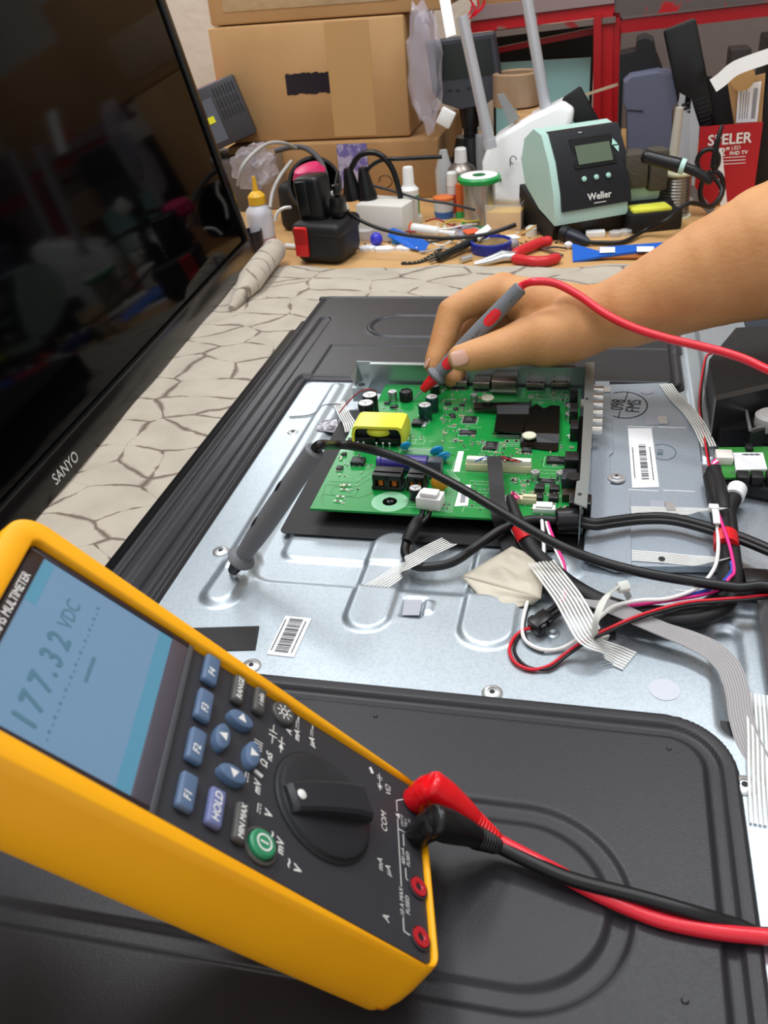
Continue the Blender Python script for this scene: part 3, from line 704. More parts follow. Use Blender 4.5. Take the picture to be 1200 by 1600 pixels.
# white test strips / stickers
def flat(name, pts, m, z=.0002, t=.0001): return obj(name, MB().slab([P(a, b, ZB + z) for a, b in pts], t), m, pcb, smooth=False)
flat('sticker', [(716, 705), (725, 705), (718, 737), (708, 737)], paper_w)
s = flat('sticker', [(719, 758), (736, 757), (731, 790), (710, 791)], paper_w)
k = MB()
for i in range(9):
    k.slab([P(721 - i * .3 + 0, 768 + i * 2.0, ZB + .00035), P(729 - i * .3, 768 + i * 2.0, ZB + .00035), P(729 - i * .3, 769.0 + i * 2.0, ZB + .00035), P(721 - i * .3, 769.0 + i * 2.0, ZB + .00035)], .00003)
obj('barcode', k, dark_ink, s, smooth=False)
k = MB()
for q in ((717, 711), (714, 718), (715, 727)): k.box((0, 0, 0), (.001, .001, .0001), Matrix.Translation(P(q[0], q[1], ZB + .00035)))
# small surface mounted parts
smd_b = mat('smd_body', '3a2a22', 0.4); smd_c = mat('smd_tan', 'b49a78', 0.4); solder = mat('solder', 'd3d8d2', 0.3, 0.7)
def smd_proto(col):
    o = obj('surface_mount_part', MB().boxat(-.0007, .0007, -.00055, .00055, 0, .0008), col, pcb, local=True)
    return o
protos = []
for col, sc_ in ((smd_b, 1.0), (smd_c, 1.0), (smd_b, 1.6), (smd_c, 1.5)):
    mb = MB().boxat(-.0006 * sc_, .0006 * sc_, -.00050 * sc_, .00050 * sc_, 0, .0008 * sc_)
    mb.mi = 1; mb.boxat(.0006 * sc_, .0011 * sc_, -.00055 * sc_, .00055 * sc_, 0, .00085 * sc_).boxat(-.0011 * sc_, -.0006 * sc_, -.00055 * sc_, .00055 * sc_, 0, .00085 * sc_)
    o = obj('surface_mount_part', mb, [col, solder], pcb, local=True, smooth=False); protos.append(o)
zones = [(690, 620, 745, 700, 70), (690, 605, 760, 630, 26), (745, 700, 830, 715, 22), (820, 745, 900, 800, 40), (800, 745, 830, 775, 26), (560, 635, 640, 650, 10), (525, 690, 545, 745, 14), (560, 712, 580, 740, 12), (780, 690, 835, 712, 22), (828, 612, 905, 632, 28), (640, 650, 700, 690, 16), (655, 775, 705, 800, 8), (530, 755, 560, 790, 8), (735, 690, 790, 708, 14), (845, 700, 900, 730, 10), (735, 755, 800, 800, 16)]
pl = []
for (x0_, y0_, x1_, y1_, n) in zones:
    for i in range(n): pl.append(P(random.uniform(x0_, x1_), random.uniform(y0_, y1_), ZB))
pl = [q for q in pl if BX0 + .002 < q.x < BX1 - .002 and BY0 + .002 < q.y < BY1 - .002]
random.shuffle(pl)
first = [True] * 4; rest = MB(); loc0 = pcb.location
for i, q in enumerate(pl):
    if i < 96:
        k = i % 4
        o = protos[k]
        if not first[k]: o = protos[k].copy(); COL.objects.link(o)
        first[k] = False
        o.location = q - loc0; o.rotation_euler = (0, 0, random.choice((0, PI / 2)))
    else:
        M = rotz(q, random.choice((0, PI / 2))); s_ = random.uniform(0.7, 1.2)
        rest.mi = 0 if i % 3 else 2; rest.boxat(-.0005 * s_, .0005 * s_, -.0004 * s_, .0004 * s_, 0, .0006, M)
        rest.mi = 1; rest.boxat(.0005 * s_, .0009 * s_, -.0005 * s_, .0005 * s_, 0, .0006, M).boxat(-.0009 * s_, -.0005 * s_, -.0005 * s_, .0005 * s_, 0, .0006, M)
if rest.v: obj('surface_mount_parts', rest, [smd_b, solder, smd_c], pcb, smooth=False, kind='stuff')
# printed legend
k = MB(); zi = ZB + .00015
silk = mat('silkscreen', 'bfe0c4', 0.6)
def ln2(a, b, w=.00025):
    a = Vector(a); b = Vector(b)
    if (b - a).length > 1e-5: k.strip([a, b], Vector((-(b - a).y, (b - a).x, 0)), w, .00004)
def rect(c, sx, sy, w=.00025):
    x, y = c.x, c.y
    for a, b in (((x - sx, y - sy), (x + sx, y - sy)), ((x + sx, y - sy), (x + sx, y + sy)), ((x + sx, y + sy), (x - sx, y + sy)), ((x - sx, y + sy), (x - sx, y - sy))): ln2((*a, zi), (*b, zi), w)
def scrib(px, py, n, h=.0011, adv=.0009, vert=False):
    c = P(px, py, zi)
    for i in range(n):
        x_ = c.x + (0 if vert else i * adv); y_ = c.y - (i * adv if vert else 0)
        k.boxat(x_, x_ + adv * .28, y_, y_ + h * random.choice((1, 1, .6)), zi, zi + .00004)
        if random.random() < .7: k.boxat(x_, x_ + adv * .6, y_ + h * random.choice((0, .45, .85)), y_ + h * random.choice((0, .45, .85)) + .0002, zi, zi + .00004)
for q in pl[:230]: 
    if random.random() < .5: rect(q, .0015, .0009, .00018)
for (px, py, n) in ((700, 668, 8), (745, 632, 6), (820, 640, 7), (815, 620, 12), (828, 628, 14), (857, 622, 9), (737, 668, 9), (700, 690, 6), (745, 690, 5), (735, 752, 16), (740, 757, 14), (842, 735, 18), (845, 740, 16), (800, 770, 9), (660, 700, 14), (665, 703, 16), (633, 746, 6), (636, 780, 9), (634, 784, 10), (632, 788, 11), (630, 792, 11), (540, 745, 5), (500, 700, 3), (556, 750, 4), (748, 765, 10), (745, 770, 11), (742, 775, 9), (740, 780, 12), (741, 785, 7), (880, 775, 5), (865, 795, 6), (700, 640, 5), (670, 690, 6), (610, 720, 0), (725, 703, 5), (765, 712, 7), (553, 705, 4), (588, 712, 8), (700, 700, 7), (640, 672, 7), (705, 735, 4)):
    scrib(px, py, n)
for (px, py, sx, sy) in ((640, 690, .0045, .0035), (654, 690, .0045, .0035), (618, 708, .003, .003), (868, 722, .008, .007), (855, 753, .007, .005), (765, 730, .026, .008), (734, 657, .0062, .0062), (768, 698, .0065, .0075), (885, 618, .012, .003), (850, 620, .012, .004), (757, 720, .0, .0)):
    if sx: rect(P(px, py, zi), sx, sy)
a = P(736, 790, zi); b = P(815, 800, zi); ln2(P(722, 800, zi), P(725, 792, zi)); ln2(P(725, 792, zi), P(800, 796, zi))
# arrow
c = P(893, 681, zi); k.raw([c + Vector(v) for v in ((-.004, 0, 0), (0, .005, 0), (.004, 0, 0), (.002, 0, 0), (.002, -.004, 0), (-.002, -.004, 0), (-.002, 0, 0))], [(0, 1, 2), (3, 4, 5, 6)])
for i in range(14):
    p = P(716 + (i % 7) * 2.2, 672 + (i // 7) * 9, zi); k.boxat(p.x, p.x + .0006, p.y, p.y + .0020, zi, zi + .00004)
for i in range(60):
    p = P(791 + (i % 12) * 2.0, 687 + (i // 12) * 2.6, zi); k.boxat(p.x, p.x + .0005, p.y, p.y + .0006, zi, zi + .00004)
obj('silkscreen', k, silk, pcb, smooth=False)
# hatched copper bands
def hatch(poly, n, w=.00028):
    A_, B_, C_, D_ = [P(a, b, zi) for a, b in poly]
    for i in range(n):
        t = (i + .5) / n
        a = A_.lerp(D_, t); b = B_.lerp(C_, t); k.strip([a, b], Vector((-(b - a).y, (b - a).x, 0)), w, .00004)
for hp_, hn in (([(694, 733), (705, 733), (719, 750), (716, 760)], 16), ([(703, 745), (719, 748), (707, 802), (691, 800)], 40), ([(617, 693), (640, 692), (634, 706), (625, 705)], 12), ([(637, 699), (677, 701), (672, 711), (634, 708)], 14)):
    k = MB(); hatch(hp_, hn); obj('hatched_copper', k, plastic('pale_tin', 'a5cfae', 0.4), pcb, smooth=False, kind='stuff')
# dark traces on the bare left area
k = MB(); zz = ZB + .0001
for lp in ([(505, 790), (505, 772), (560, 778), (585, 770)], [(500, 782), (510, 757), (560, 759), (600, 735), (628, 722)], [(515, 752), (558, 754), (585, 735)], [(517, 768), (523, 760), (555, 762), (560, 768), (553, 775), (520, 774), (517, 768)]):
    pts = [P(a, b, zz) for a, b in lp]
    for a, b in zip(pts[:-1], pts[1:]): k.strip([a, b], Vector((-(b - a).y, (b - a).x, 0)), .0005, .00004)
for i in range(12):
    a = [P(676 + i * 1.8, 690 - i * .5, zz), P(672 + i * 1.8, 703, zz), P(690 + i * 1.8, 712, zz)]
    for p, q in zip(a[:-1], a[1:]): k.strip([p, q], Vector((-(q - p).y, (q - p).x, 0)), .0003, .00004)
obj('trace', k, plastic('trace_green', '0b6a2c', 0.3), pcb, smooth=False)
for px, py in ((542, 759), (538, 766), (532, 777), (528, 784)):
    o = obj('resistor', MB().boxat(-.0030, .0030, -.0009, .0009, 0, .0008, rotz(P(px, py, ZB), 0)), silk, pcb); obj('resistor_body', MB().boxat(-.0010, .0010, -.0008, .0008, .0008, .0010, rotz(P(px, py, ZB), 0)), plastic('redbrown', '6a3a28', .4), o)

# ---------------------------------------------------------------- bracket around the board
br = thing('metal_bracket', 'grey folded steel bracket standing along the back and right edge of the green circuit board', 'bracket', tuple(P(905, 620, 0)))
bsteel = mat('bracket_steel', 'a9b4b4', 0.30, 0.8, bump=(500, 0.08, 0.0004)); 
YB = P(600, 602, ZB).y + 0.006
zt = 0.0
hh = None
# height that lands the top edge where it is seen
for q in range(200):
    z_ = ZB + q * .0003
    if P(700, 570, z_).y < YB: hh = z_; break
hh = hh or 0.034
xl = PY(560, 590, YB).x; xr_ = -0.004
obj('back_wall', MB().boxat(xl, xr_, YB, YB + .001, 0.0008, hh), bsteel, br)
obj('back_lip', MB().boxat(xl + .012, xr_ - .012, YB - .004, YB + .001, hh, hh + .001).boxat(xl - .0, xl + .012, YB, YB + .001, hh, hh + .0015), bsteel, br)
obj('left_wing', MB().slab([Vector((xl, YB, hh)), Vector((xl - .004, YB - .010, hh - .008)), Vector((xl + .000, YB - .012, .013)), Vector((xl + .004, YB, .013))], .001).boxat(xl - .002, xl + .012, YB - .016, YB, .0125, .0135).boxat(xl - .002, xl + .012, YB - .016, YB - .015, .0008, .0125), bsteel, br)
c = Vector((xl + .005, YB - .009, .0136)); obj('hole', MB().lathe([(.0030, 0), (.0030, .0002)], c, n=20), dark_ink, br)
zs = .030
fy1 = min(P(922, 566, zs).y, YB); fy0 = P(905, 792, zs).y; fx0 = P(914, 700, zs).x; fx1 = P(928, 600, zs).x
q = MB().slab([P(915, 566, zs), P(929, 566, zs), P(927, 650, zs), P(917, 793, zs), P(897, 785, zs), P(901, 752, zs), P(906, 750, zs), P(912, 640, zs)], .001)
obj('right_flange', q, bsteel, br)
xw = P(928, 600, zs).x - 0.0005
obj('right_wall', MB().slab([Vector((xw, fy1, zs - .001)), Vector((xw, fy1, .0008)), Vector((xw - .003, fy0, .0008)), Vector((xw - .003, fy0, zs - .001))], .0008), bsteel, br)
obj('hole', MB().lathe([(.0013, 0), (.0013, .0002)], P(917, 623, zs + .0001), n=12).lathe([(.0013, 0), (.0013, .0002)], P(906, 772, zs + .0001), n=12), dark_ink, br)
# row of silver sockets sticking out to the right
chrome = mat('nickel', 'd9d6ce', 0.18, 1.0)
for y_ in (609, 620.5, 633, 646, 659, 672):
    c = P(940, y_, .017); c.x = xw
    o = obj('coax_socket', MB().lathe([(.0036, 0), (.0036, .001), (.0033, .0015), (.0033, .0078), (.0030, .0084), (.0022, .0084), (.0020, .004)], c, (1, 0, 0), 24), chrome, br)
# ---------------------------------------------------------------- multimeter
MR = [[-0.24967378471213322, -0.6649157735794279, 0.7039531342872122], [0.9677701706303802, -0.14662573370267445, 0.20474811611879562], [-0.032922607210899624, 0.7323850819489854, 0.6800942535215342]]
MT = Vector((-0.05512457, 0.20995041, 0.02983365))
MM = Matrix.Identity(4)
for i in range(3):
    for j in range(3): MM[i][j] = MR[i][j]
    MM[i][3] = MT[i]
meter = thing('multimeter', 'yellow-orange digital multimeter leaning on its stand, reading 177.32 volts', 'multimeter', M=MM)
mm = 0.001
def ml(name, mb, m, parent=None, **k): return obj(name, mb, m, parent or meter, local=True, **k)
def outline(wb, wt, y0, y1, rb, rt, n=8):
    o = []
    for cx, cy, r, a in ((wt - rt, y1 - rt, rt, 0), (-wt + rt, y1 - rt, rt, 90), (-wb + rb, y0 + rb, rb, 180), (wb - rb, y0 + rb, rb, 270)):
        for k in range(n + 1):
            t = math.radians(a + 90 * k / n); o.append(((cx + r * math.cos(t)) * mm, (cy + r * math.sin(t)) * mm))
    return o
def loft(mb, rings):                       # rings: (outline, z in mm)
    n = len(rings[0][0]); vs = []; fs = []
    for o, z in rings: vs += [(p[0], p[1], (z(p[1] / mm) if callable(z) else z) * mm) for p in o]
    for i in range(len(rings) - 1):
        for k in range(n):
            k2 = (k + 1) % n; fs.append((i * n + k, i * n + k2, (i + 1) * n + k2, (i + 1) * n + k))
    fs.append(tuple(range(n))[::-1]); fs.append(tuple((len(rings) - 1) * n + k for k in range(n)))
    return mb.raw(vs, fs)
def rimz(dz):                              # the rim stands higher round the display
    def f(y):
        t = min(max((y - 95) / 40, 0), 1); return dz + 2.6 * t * t * (3 - 2 * t)
    return f
O = lambda i: outline(43.5 - i, 51.5 - i, -5.0 + i, 199 - i, 9 - min(i, 5), 14 - min(i, 8))
I = lambda i: outline(40.6 - i, 40.8 - i, -1.2 + i, 187.5 - i, 5, 4)
body = loft(MB(), [(O(7), -34), (O(3.4), -33), (O(0.6), -29.5), (O(-1.0), -24.5), (O(-1.6), -19), (O(-1.0), -12), (O(0.2), -5), (O(0.9), -1), (O(1.6), rimz(1.2)), (O(2.4), rimz(1.8)), (I(-0.9), rimz(1.8)), (I(-0.2), rimz(1.3)), (I(0), rimz(0.2)), (I(0.3), -1.5)])
hol = ml('holster', body, orange_h, ang=50)
ml('holster_seam', MB().tube([((x + (0.35 if x > 0 else -0.35) * 0) * 1.0, y, -24.5 * mm) for x, y in [(p[0] * 1.001, p[1]) for p in O(-1.15)]][18:36], .0003, 6), plastic('seam_orange', 'b87406', 0.6), hol)
# stand behind
stand = MB()
sp = [(0.0, 168, -33), (0.0, 168, -37)]
inv = MM.inverted()
foot_l = inv @ Vector((P(0, 1400, 0).x, P(0, 1400, 0).y, 0.0))
hz = Vector((0, 172 * mm, -34 * mm))
wf = MM @ hz; base = Vector((wf.x - 0.085, wf.y - 0.020, 0.0)); fl = inv @ base
for sx_ in (-1, 1):
    stand.tube([hz + Vector((sx_ * .036, 0, 0)), fl + Vector((sx_ * .036, 0, 0)) + (hz - fl).normalized() * .004], [.0055, .0048], 10)
stand.tube([fl + Vector((-.038, 0, 0)) + (hz - fl).normalized() * .005, fl + Vector((.038, 0, 0)) + (hz - fl).normalized() * .005], .0048, 10)
stand.slab([hz + Vector((-.036, 0, 0)), hz + Vector((.036, 0, 0)), fl.lerp(hz, .45) + Vector((.036, 0, 0)), fl.lerp(hz, .45) + Vector((-.036, 0, 0))], .002)
ml('tilt_stand', stand, orange_h)
face_m = mat('charcoal_face', '35363b', 0.5, bump=(1200, 0.15, 0.0003), spec=0.4)
ml('face_plate', loft(MB(), [(I(0.2), -3), (I(0.2), -0.4), (I(0.7), 0)]), face_m, ang=20)
# dark display bezel
bez = mat('bezel_maroon_black', '241e24', 0.22, spec=0.5)
o = ml('display_bezel', MB().boxat(-40 * mm, 40 * mm, 119.5 * mm, 186.5 * mm, 0.1 * mm, 0.9 * mm, bev=.0003), bez)
ml('bezel_ridge', MB().boxat(-39.5 * mm, 39.5 * mm, 117.3 * mm, 119.6 * mm, 0, 1.6 * mm, bev=.0004), plastic('ridge_grey', '4a4c52', 0.4), o)
fr = MB()
for a in ((-40, -37.4, 119.6, 186.5), (37.4, 40, 119.6, 186.5), (-37.4, 37.4, 181.2, 186.5)): fr.boxat(a[0] * mm, a[1] * mm, a[2] * mm, a[3] * mm, .9 * mm, 1.5 * mm, bev=.0002)
ml('lower_frame', MB().boxat(-37.4 * mm, 37.4 * mm, 119.6 * mm, 126.6 * mm, .9 * mm, 1.4 * mm, bev=.0002), plastic('lower_frame_grey', '4c4852', 0.35), o)
ml('display_frame', fr, plastic('frame_dark', '2a2228', 0.3), o)
lcd = mat('display_blue', '64849f', 0.25, emis=('7f9fc0', 0.15), spec=0.5)  # faint glow added to display, digits and bands so they look lit
d = ml('display', MB().boxat(-37.4 * mm, 37.4 * mm, 126.6 * mm, 181.2 * mm, 0.9 * mm, 1.05 * mm), lcd, smooth=False)
seg = mat('display_segments', '4d7488', 0.4, emis=('4d7488', 0.10))
dk = mat('display_band', '5289a2', 0.3, emis=('4a8ea8', 0.12))
ml('display_band', MB().boxat(-37.2 * mm, 37.3 * mm, 126.8 * mm, 132.2 * mm, 1.06 * mm, 1.09 * mm), dk, d, smooth=False); ml('status_band', MB().boxat(14 * mm, 36.5 * mm, 176.6 * mm, 181 * mm, 1.06 * mm, 1.09 * mm), dk, d, smooth=False)
t = MB(); zt_ = 1.10 * mm
def T(mb, s, x, y, size, z=None, rot=0.0, sx=1.0, shear=0.15, bold=0.0):
    M = Matrix.Translation((x * mm, y * mm, z if z is not None else 0.12 * mm)) @ Matrix.Rotation(math.radians(rot), 4, 'Z')
    mb.text(s, M, size * mm, sx=sx, shear=shear, bold=bold * mm)
for ch, x in (('1', -31), ('7', -23.5), ('7', -14.8), ('.', -8.8), ('3', -3.0), ('2', 5.4)): T(t, ch, x, 164.5, 11.5, zt_, sx=0.92, shear=.12, bold=.42)
T(t, 'VDC', 19.0, 165.0, 7.5, zt_, sx=0.92, shear=0.05, bold=.12)
t.boxat(-5 * mm, 7 * mm, 151.2 * mm, 152.6 * mm, zt_, zt_ + .00003)
for x in range(-34, 30, 3): t.boxat((x) * mm, (x + 1.1) * mm, 156.3 * mm, (156.3 + (1.1 if x % 2 else .5)) * mm, zt_, zt_ + .00003)
ml('display_digits', t, seg, d, smooth=False)
t = MB(); T(t, 'TRUE RMS MULTIMETER', 4, 183.8, 4.3, 1.55 * mm, sx=0.93, shear=.12, bold=.1)
ml('lettering', t, white_ink, meter, smooth=False)
# keys
key_b = mat('blue_grey_key', '566d8b', 0.45); key_p = mat('lilac_key', '69729f', 0.45); key_g = mat('grey_key', '4a4a48', 0.5)
def key(x, y, w, h, m, s, size, hz=4.2, gx=0.0):
    hz = 3.1
    k = ml('key', MB().boxat((x - w / 2) * mm, (x + w / 2) * mm, (y - h / 2) * mm, (y + h / 2) * mm, -.2 * mm, hz * mm, bev=1.3 * mm, seg=3), m)
    t = MB(); T(t, s, x + gx, y, size, (hz + .04) * mm, bold=.07); ml('key_lettering', t, white_ink, k, smooth=False); return k
for x, s in ((32.8, 'F4'), (13.8, 'F3'), (-5.8, 'F2'), (-25.6, 'F1')): key(x, 108.6, 14.5, 6.6, key_b, s, 4.0, gx=-2)
key(31.5, 95.5, 14.0, 5.2, key_g, 'RANGE', 3.4)
key(32.5, 85.5, 13.0, 5.2, key_g, 'i info', 3.1)
key(-25.6, 97.2, 15.0, 6.2, key_p, 'HOLD', 4.2)
key(-26.0, 87.0, 15.5, 5.2, key_g, 'MIN MAX', 3.2)
for x, y, rot, w, h in ((17.2, 92.8, 0, 7.2, 11.5), (4.2, 99.4, 0, 12.5, 6.8), (4.2, 86.0, 0, 12.5, 6.8), (-9.2, 93.0, 0, 7.2, 12.0)):
    k = ml('arrow_key', MB().lathe([(.95, 0), (.95, .0022), (.88, .0030), (.75, .0033)], (0, 0, 0), n=28, M=Matrix.Translation((x * mm, y * mm, 0)) @ Matrix.Diagonal((w / 2 * mm, h / 2 * mm, 1, 1))), key_b)
    dx, dy = ((1, 0) if x > 10 else (-1, 0) if x < 0 else (0, 1) if y > 95 else (0, -1)); c = Vector((x * mm, y * mm, 3.4 * mm)); e = Vector((dx, dy, 0)) * mm; g = Vector((-dy, dx, 0)) * mm
    ml('key_lettering', MB().raw([c + e * 2.2, c - e * 1.4 + g * 1.9, c - e * 1.4 - g * 1.9], [(0, 1, 2)]), white_ink, k, smooth=False)
k = ml('round_key', MB().lathe([(5.2, 0), (5.2, 1.6), (4.6, 2.2)], (0, 0, 0), n=32, M=Matrix.Translation((34.3 * mm, 73.6 * mm, 0)) @ Matrix.Diagonal((mm, mm, mm, 1))), key_g)
t = MB(); c = Vector((34.3, 73.6, 2.25))
for i in range(28):
    a, b = 2 * PI * i / 28, 2 * PI * (i + 1) / 28; q = []
    for aa in (a, b):
        for r in (1.1, 1.7): q.append(((c.x + r * math.cos(aa)) * mm, (c.y + r * math.sin(aa)) * mm, c.z * mm))
    t.raw(q, [(0, 1, 3, 2)])
for i in range(8):
    a = 2 * PI * i / 8; d_ = Vector((math.cos(a), math.sin(a), 0)); g = Vector((-d_.y, d_.x, 0)) * .28
    t.raw([(c + d_ * 2.2 + g) * mm, (c + d_ * 3.6 + g) * mm, (c + d_ * 3.6 - g) * mm, (c + d_ * 2.2 - g) * mm], [(0, 1, 2, 3)])
ml('key_lettering', t, white_ink, k, smooth=False)
ml('power_key_ring', MB().lathe([(6.9, 0), (6.9, .9), (5.8, 1.2), (5.4, .3)], (0, 0, 0), n=36, M=Matrix.Translation((-29.5 * mm, 77.5 * mm, 0)) @ Matrix.Diagonal((mm, mm, mm, 1))), key_g)
k = ml('power_key', MB().lathe([(5.3, 0), (5.3, 2.2), (4.6, 2.9), (2, 3.0)], (0, 0, 0), n=36, M=Matrix.Translation((-29.5 * mm, 77.5 * mm, 0)) @ Matrix.Diagonal((mm, mm, mm, 1))), mat('green_key', '2f8a60', 0.4))
t = MB()
for i in range(32):
    a, b = 2 * PI * i / 32, 2 * PI * (i + 1) / 32; q = []
    for aa in (a, b):
        for r in (2.5, 3.2): q.append(((-29.5 + r * math.cos(aa)) * mm, (77.5 + r * math.sin(aa)) * mm, 3.1 * mm))
    t.raw(q, [(0, 1, 3, 2)])
t.boxat(-29.85 * mm, -29.15 * mm, 75.8 * mm, 79.2 * mm, 3.05 * mm, 3.1 * mm)
ml('key_lettering', t, white_ink, k, smooth=False)
# rotary dial
DC = Vector((1.8, 51.0)); dm = mat('dial_charcoal', '26282c', 0.45, bump=(900, 0.1, 0.0003), spec=0.4)
dial = ml('rotary_dial', MB().lathe([(22.6, 0), (22.6, .5), (21.8, .9), (21.2, 2.4), (19.5, 3.2)], (0, 0, 0), n=72, M=Matrix.Translation((DC.x * mm, DC.y * mm, 0)) @ Matrix.Diagonal((mm, mm, mm, 1))), dm)
ml('dial_gap', MB().lathe([(23.3, 0), (23.3, .12)], (0, 0, 0), n=72, M=Matrix.Translation((DC.x * mm, DC.y * mm, 0)) @ Matrix.Diagonal((mm, mm, mm, 1))), dark_ink, dial)
ang = math.atan2(66.5 - 51.0, -5.6 - 1.8)
KM = Matrix.Translation((DC.x * mm, DC.y * mm, 0)) @ Matrix.Rotation(ang, 4, 'Z')
k = MB(); sec = []
for x, hw, h in ((20.5, 5.5, 4.5), (19, 5.9, 6.3), (10, 6.3, 8), (0, 6.6, 8.6), (-10, 6.9, 8.6), (-18, 7.2, 7.6), (-20.5, 6.8, 5)):
    sec.append([(x * mm, -hw * mm, 2.0 * mm), (x * mm, -hw * .95 * mm, (h - 1) * mm), (x * mm, -hw * .75 * mm, h * mm), (x * mm, hw * .75 * mm, h * mm), (x * mm, hw * .95 * mm, (h - 1) * mm), (x * mm, hw * mm, 2.0 * mm)])
vs = [q for s_ in sec for q in s_]; fs = [(i * 6 + j, i * 6 + (j + 1) % 6, (i + 1) * 6 + (j + 1) % 6, (i + 1) * 6 + j) for i in range(len(sec) - 1) for j in range(6)] + [tuple(range(6))[::-1], tuple(36 + j for j in range(6))]
k.raw(vs, fs, KM); ml('dial_grip', k, dm, dial, ang=30)
ml('dial_pointer', MB().lathe([(2.0, 0), (1.9, .4), (1.2, .8)], (0, 0, 0), n=20, M=KM @ Matrix.Translation((16.8 * mm, 0, 6.7 * mm)) @ Matrix.Diagonal((mm, mm, mm, 1))), white_pl, dial)
# face printing
t = MB()
def DCsym(x, y, s=1.0):                     # straight over dashed line
    t.boxat((x - 2 * s) * mm, (x + 2 * s) * mm, (y + .5 * s) * mm, (y + .85 * s) * mm, .1 * mm, .13 * mm)
    for q in (-1.6, 0, 1.6): t.boxat((x + (q - .5) * s) * mm, (x + (q + .5) * s) * mm, (y - .6 * s) * mm, (y - .25 * s) * mm, .1 * mm, .13 * mm)
def ACsym(x, y, s=1.0): T(t, '~', x, y, 6 * s, shear=0, bold=.1)
DCsym(34.5, 65.2); ACsym(38.0, 65.2, .8); T(t, 'A', 28.5, 69.0, 3.8, bold=.12); T(t, 'mA', 29.2, 65.2, 3.8, bold=.12)
DCsym(35.0, 57.8, .8); ACsym(38.2, 57.8, .7); T(t, '\u00b5A', 30.5, 57.6, 3.9, bold=.12)
# capacitor and diode signs
t.boxat(17.4 * mm, 21.0 * mm, 76.3 * mm, 76.7 * mm, .1 * mm, .13 * mm).boxat(23.6 * mm, 27 * mm, 76.3 * mm, 76.7 * mm, .1 * mm, .13 * mm)
t.boxat(21.0 * mm, 21.5 * mm, 74.6 * mm, 78.4 * mm, .1 * mm, .13 * mm).boxat(23.1 * mm, 23.6 * mm, 74.6 * mm, 78.4 * mm, .1 * mm, .13 * mm)
t.raw([(17.5 * mm, 71.0 * mm, .12 * mm), (17.5 * mm, 73.4 * mm, .12 * mm), (20.4 * mm, 72.2 * mm, .12 * mm)], [(2, 1, 0)]); t.boxat(20.4 * mm, 20.9 * mm, 70.6 * mm, 73.8 * mm, .1 * mm, .13 * mm).boxat(15.5 * mm, 23.5 * mm, 72.0 * mm, 72.4 * mm, .1 * mm, .13 * mm)
for i in range(4): t.boxat((10.5 + i * 1.25) * mm, (10.9 + i * 1.25) * mm, 80.6 * mm, 84.6 * mm, .1 * mm, .13 * mm)
T(t, '\u03a9', 6.0, 79.0, 4.2, bold=.12); T(t, 'nS', 10.6, 77.0, 3.9, bold=.12)
DCsym(-4.5, 85.6); T(t, 'mV', -6.0, 80.8, 4.2, bold=.12); t.tube([(-.8 * mm, 79.4 * mm, .1 * mm), (.2 * mm, 83 * mm, .1 * mm)], .0008, 6)
DCsym(-14.5, 79.0); T(t, 'V', -14.6, 74.8, 4.6, bold=.15)
ACsym(-22.5, 72.8); T(t, 'mV', -24.8, 68.9, 4.4, bold=.12)
ACsym(-29.5, 65.0); T(t, 'V', -30.0, 60.8, 4.6, bold=.15)
T(t, 'COM', 12.5, 19.6, 4.2); T(t, 'mA', -8.6, 22.6, 3.8); T(t, '\u00b5A', -9.4, 18.6, 3.8); T(t, 'A', -30.0, 20.6, 4.4)
T(t, 'V\u03a9', 30.0, 16.6, 3.9)
t.boxat(27 * mm, 36 * mm, 21.2 * mm, 21.5 * mm, .1 * mm, .13 * mm).boxat(29.6 * mm, 29.9 * mm, 19.8 * mm, 22.8 * mm, .1 * mm, .13 * mm).boxat(33 * mm, 33.3 * mm, 19.8 * mm, 22.8 * mm, .1 * mm, .13 * mm).boxat(34.2 * mm, 34.5 * mm, 19.8 * mm, 22.8 * mm, .1 * mm, .13 * mm)
t.raw([(28.4 * mm, 20.0 * mm, .12 * mm), (28.4 * mm, 22.6 * mm, .12 * mm), (29.8 * mm, 21.3 * mm, .12 * mm)], [(2, 1, 0)])
t.tube([(33.5 * mm, 25.2 * mm, .1 * mm), (36.0 * mm, 26.6 * mm, .1 * mm)], .0006, 6)
def L_(x0, y0, x1, y1):
    a = Vector((x0 * mm, y0 * mm, .12 * mm)); b = Vector((x1 * mm, y1 * mm, .12 * mm)); t.strip([a, b], Vector((-(b - a).y, (b - a).x, 0)), .0004, .00003)
L_(30.8, 7, 27, 12.2); L_(27, 12.2, 21.5, 12.2); L_(18, 12.2, -13.5, 12.2); L_(13, 12.2, 13, 6.5); L_(11.8, 9.5, 6, 9.5); L_(13, 9.5, 13.0, 7); L_(-4, 9.4, -8.5, 9.4); L_(-8.5, 9.4, -10, 7)
L_(-26, 12.2, -31.5, 12.2); L_(-31.5, 12.2, -32, 8.5)
t.raw([(18.3 * mm, 11 * mm, .12 * mm), (21 * mm, 11 * mm, .12 * mm), (19.6 * mm, 13.4 * mm, .12 * mm)], [(0, 1, 2)])
T(t, 'CAT III', 18.2, 9.6, 1.9); T(t, '600 V', 18.2, 7.5, 1.9); T(t, 'CAT IV', 18.2, 5.4, 1.9); T(t, '1000 V', 18.2, 3.2, 1.9)
T(t, '400 mA', 1.0, 10.2, 2.4); T(t, 'FUSED', 1.0, 7.6, 2.4); T(t, '10 A MAX', -19.8, 12.4, 2.7); T(t, 'FUSED', -19.8, 9.4, 2.7)
ml('lettering', t, white_ink, meter, smooth=False)
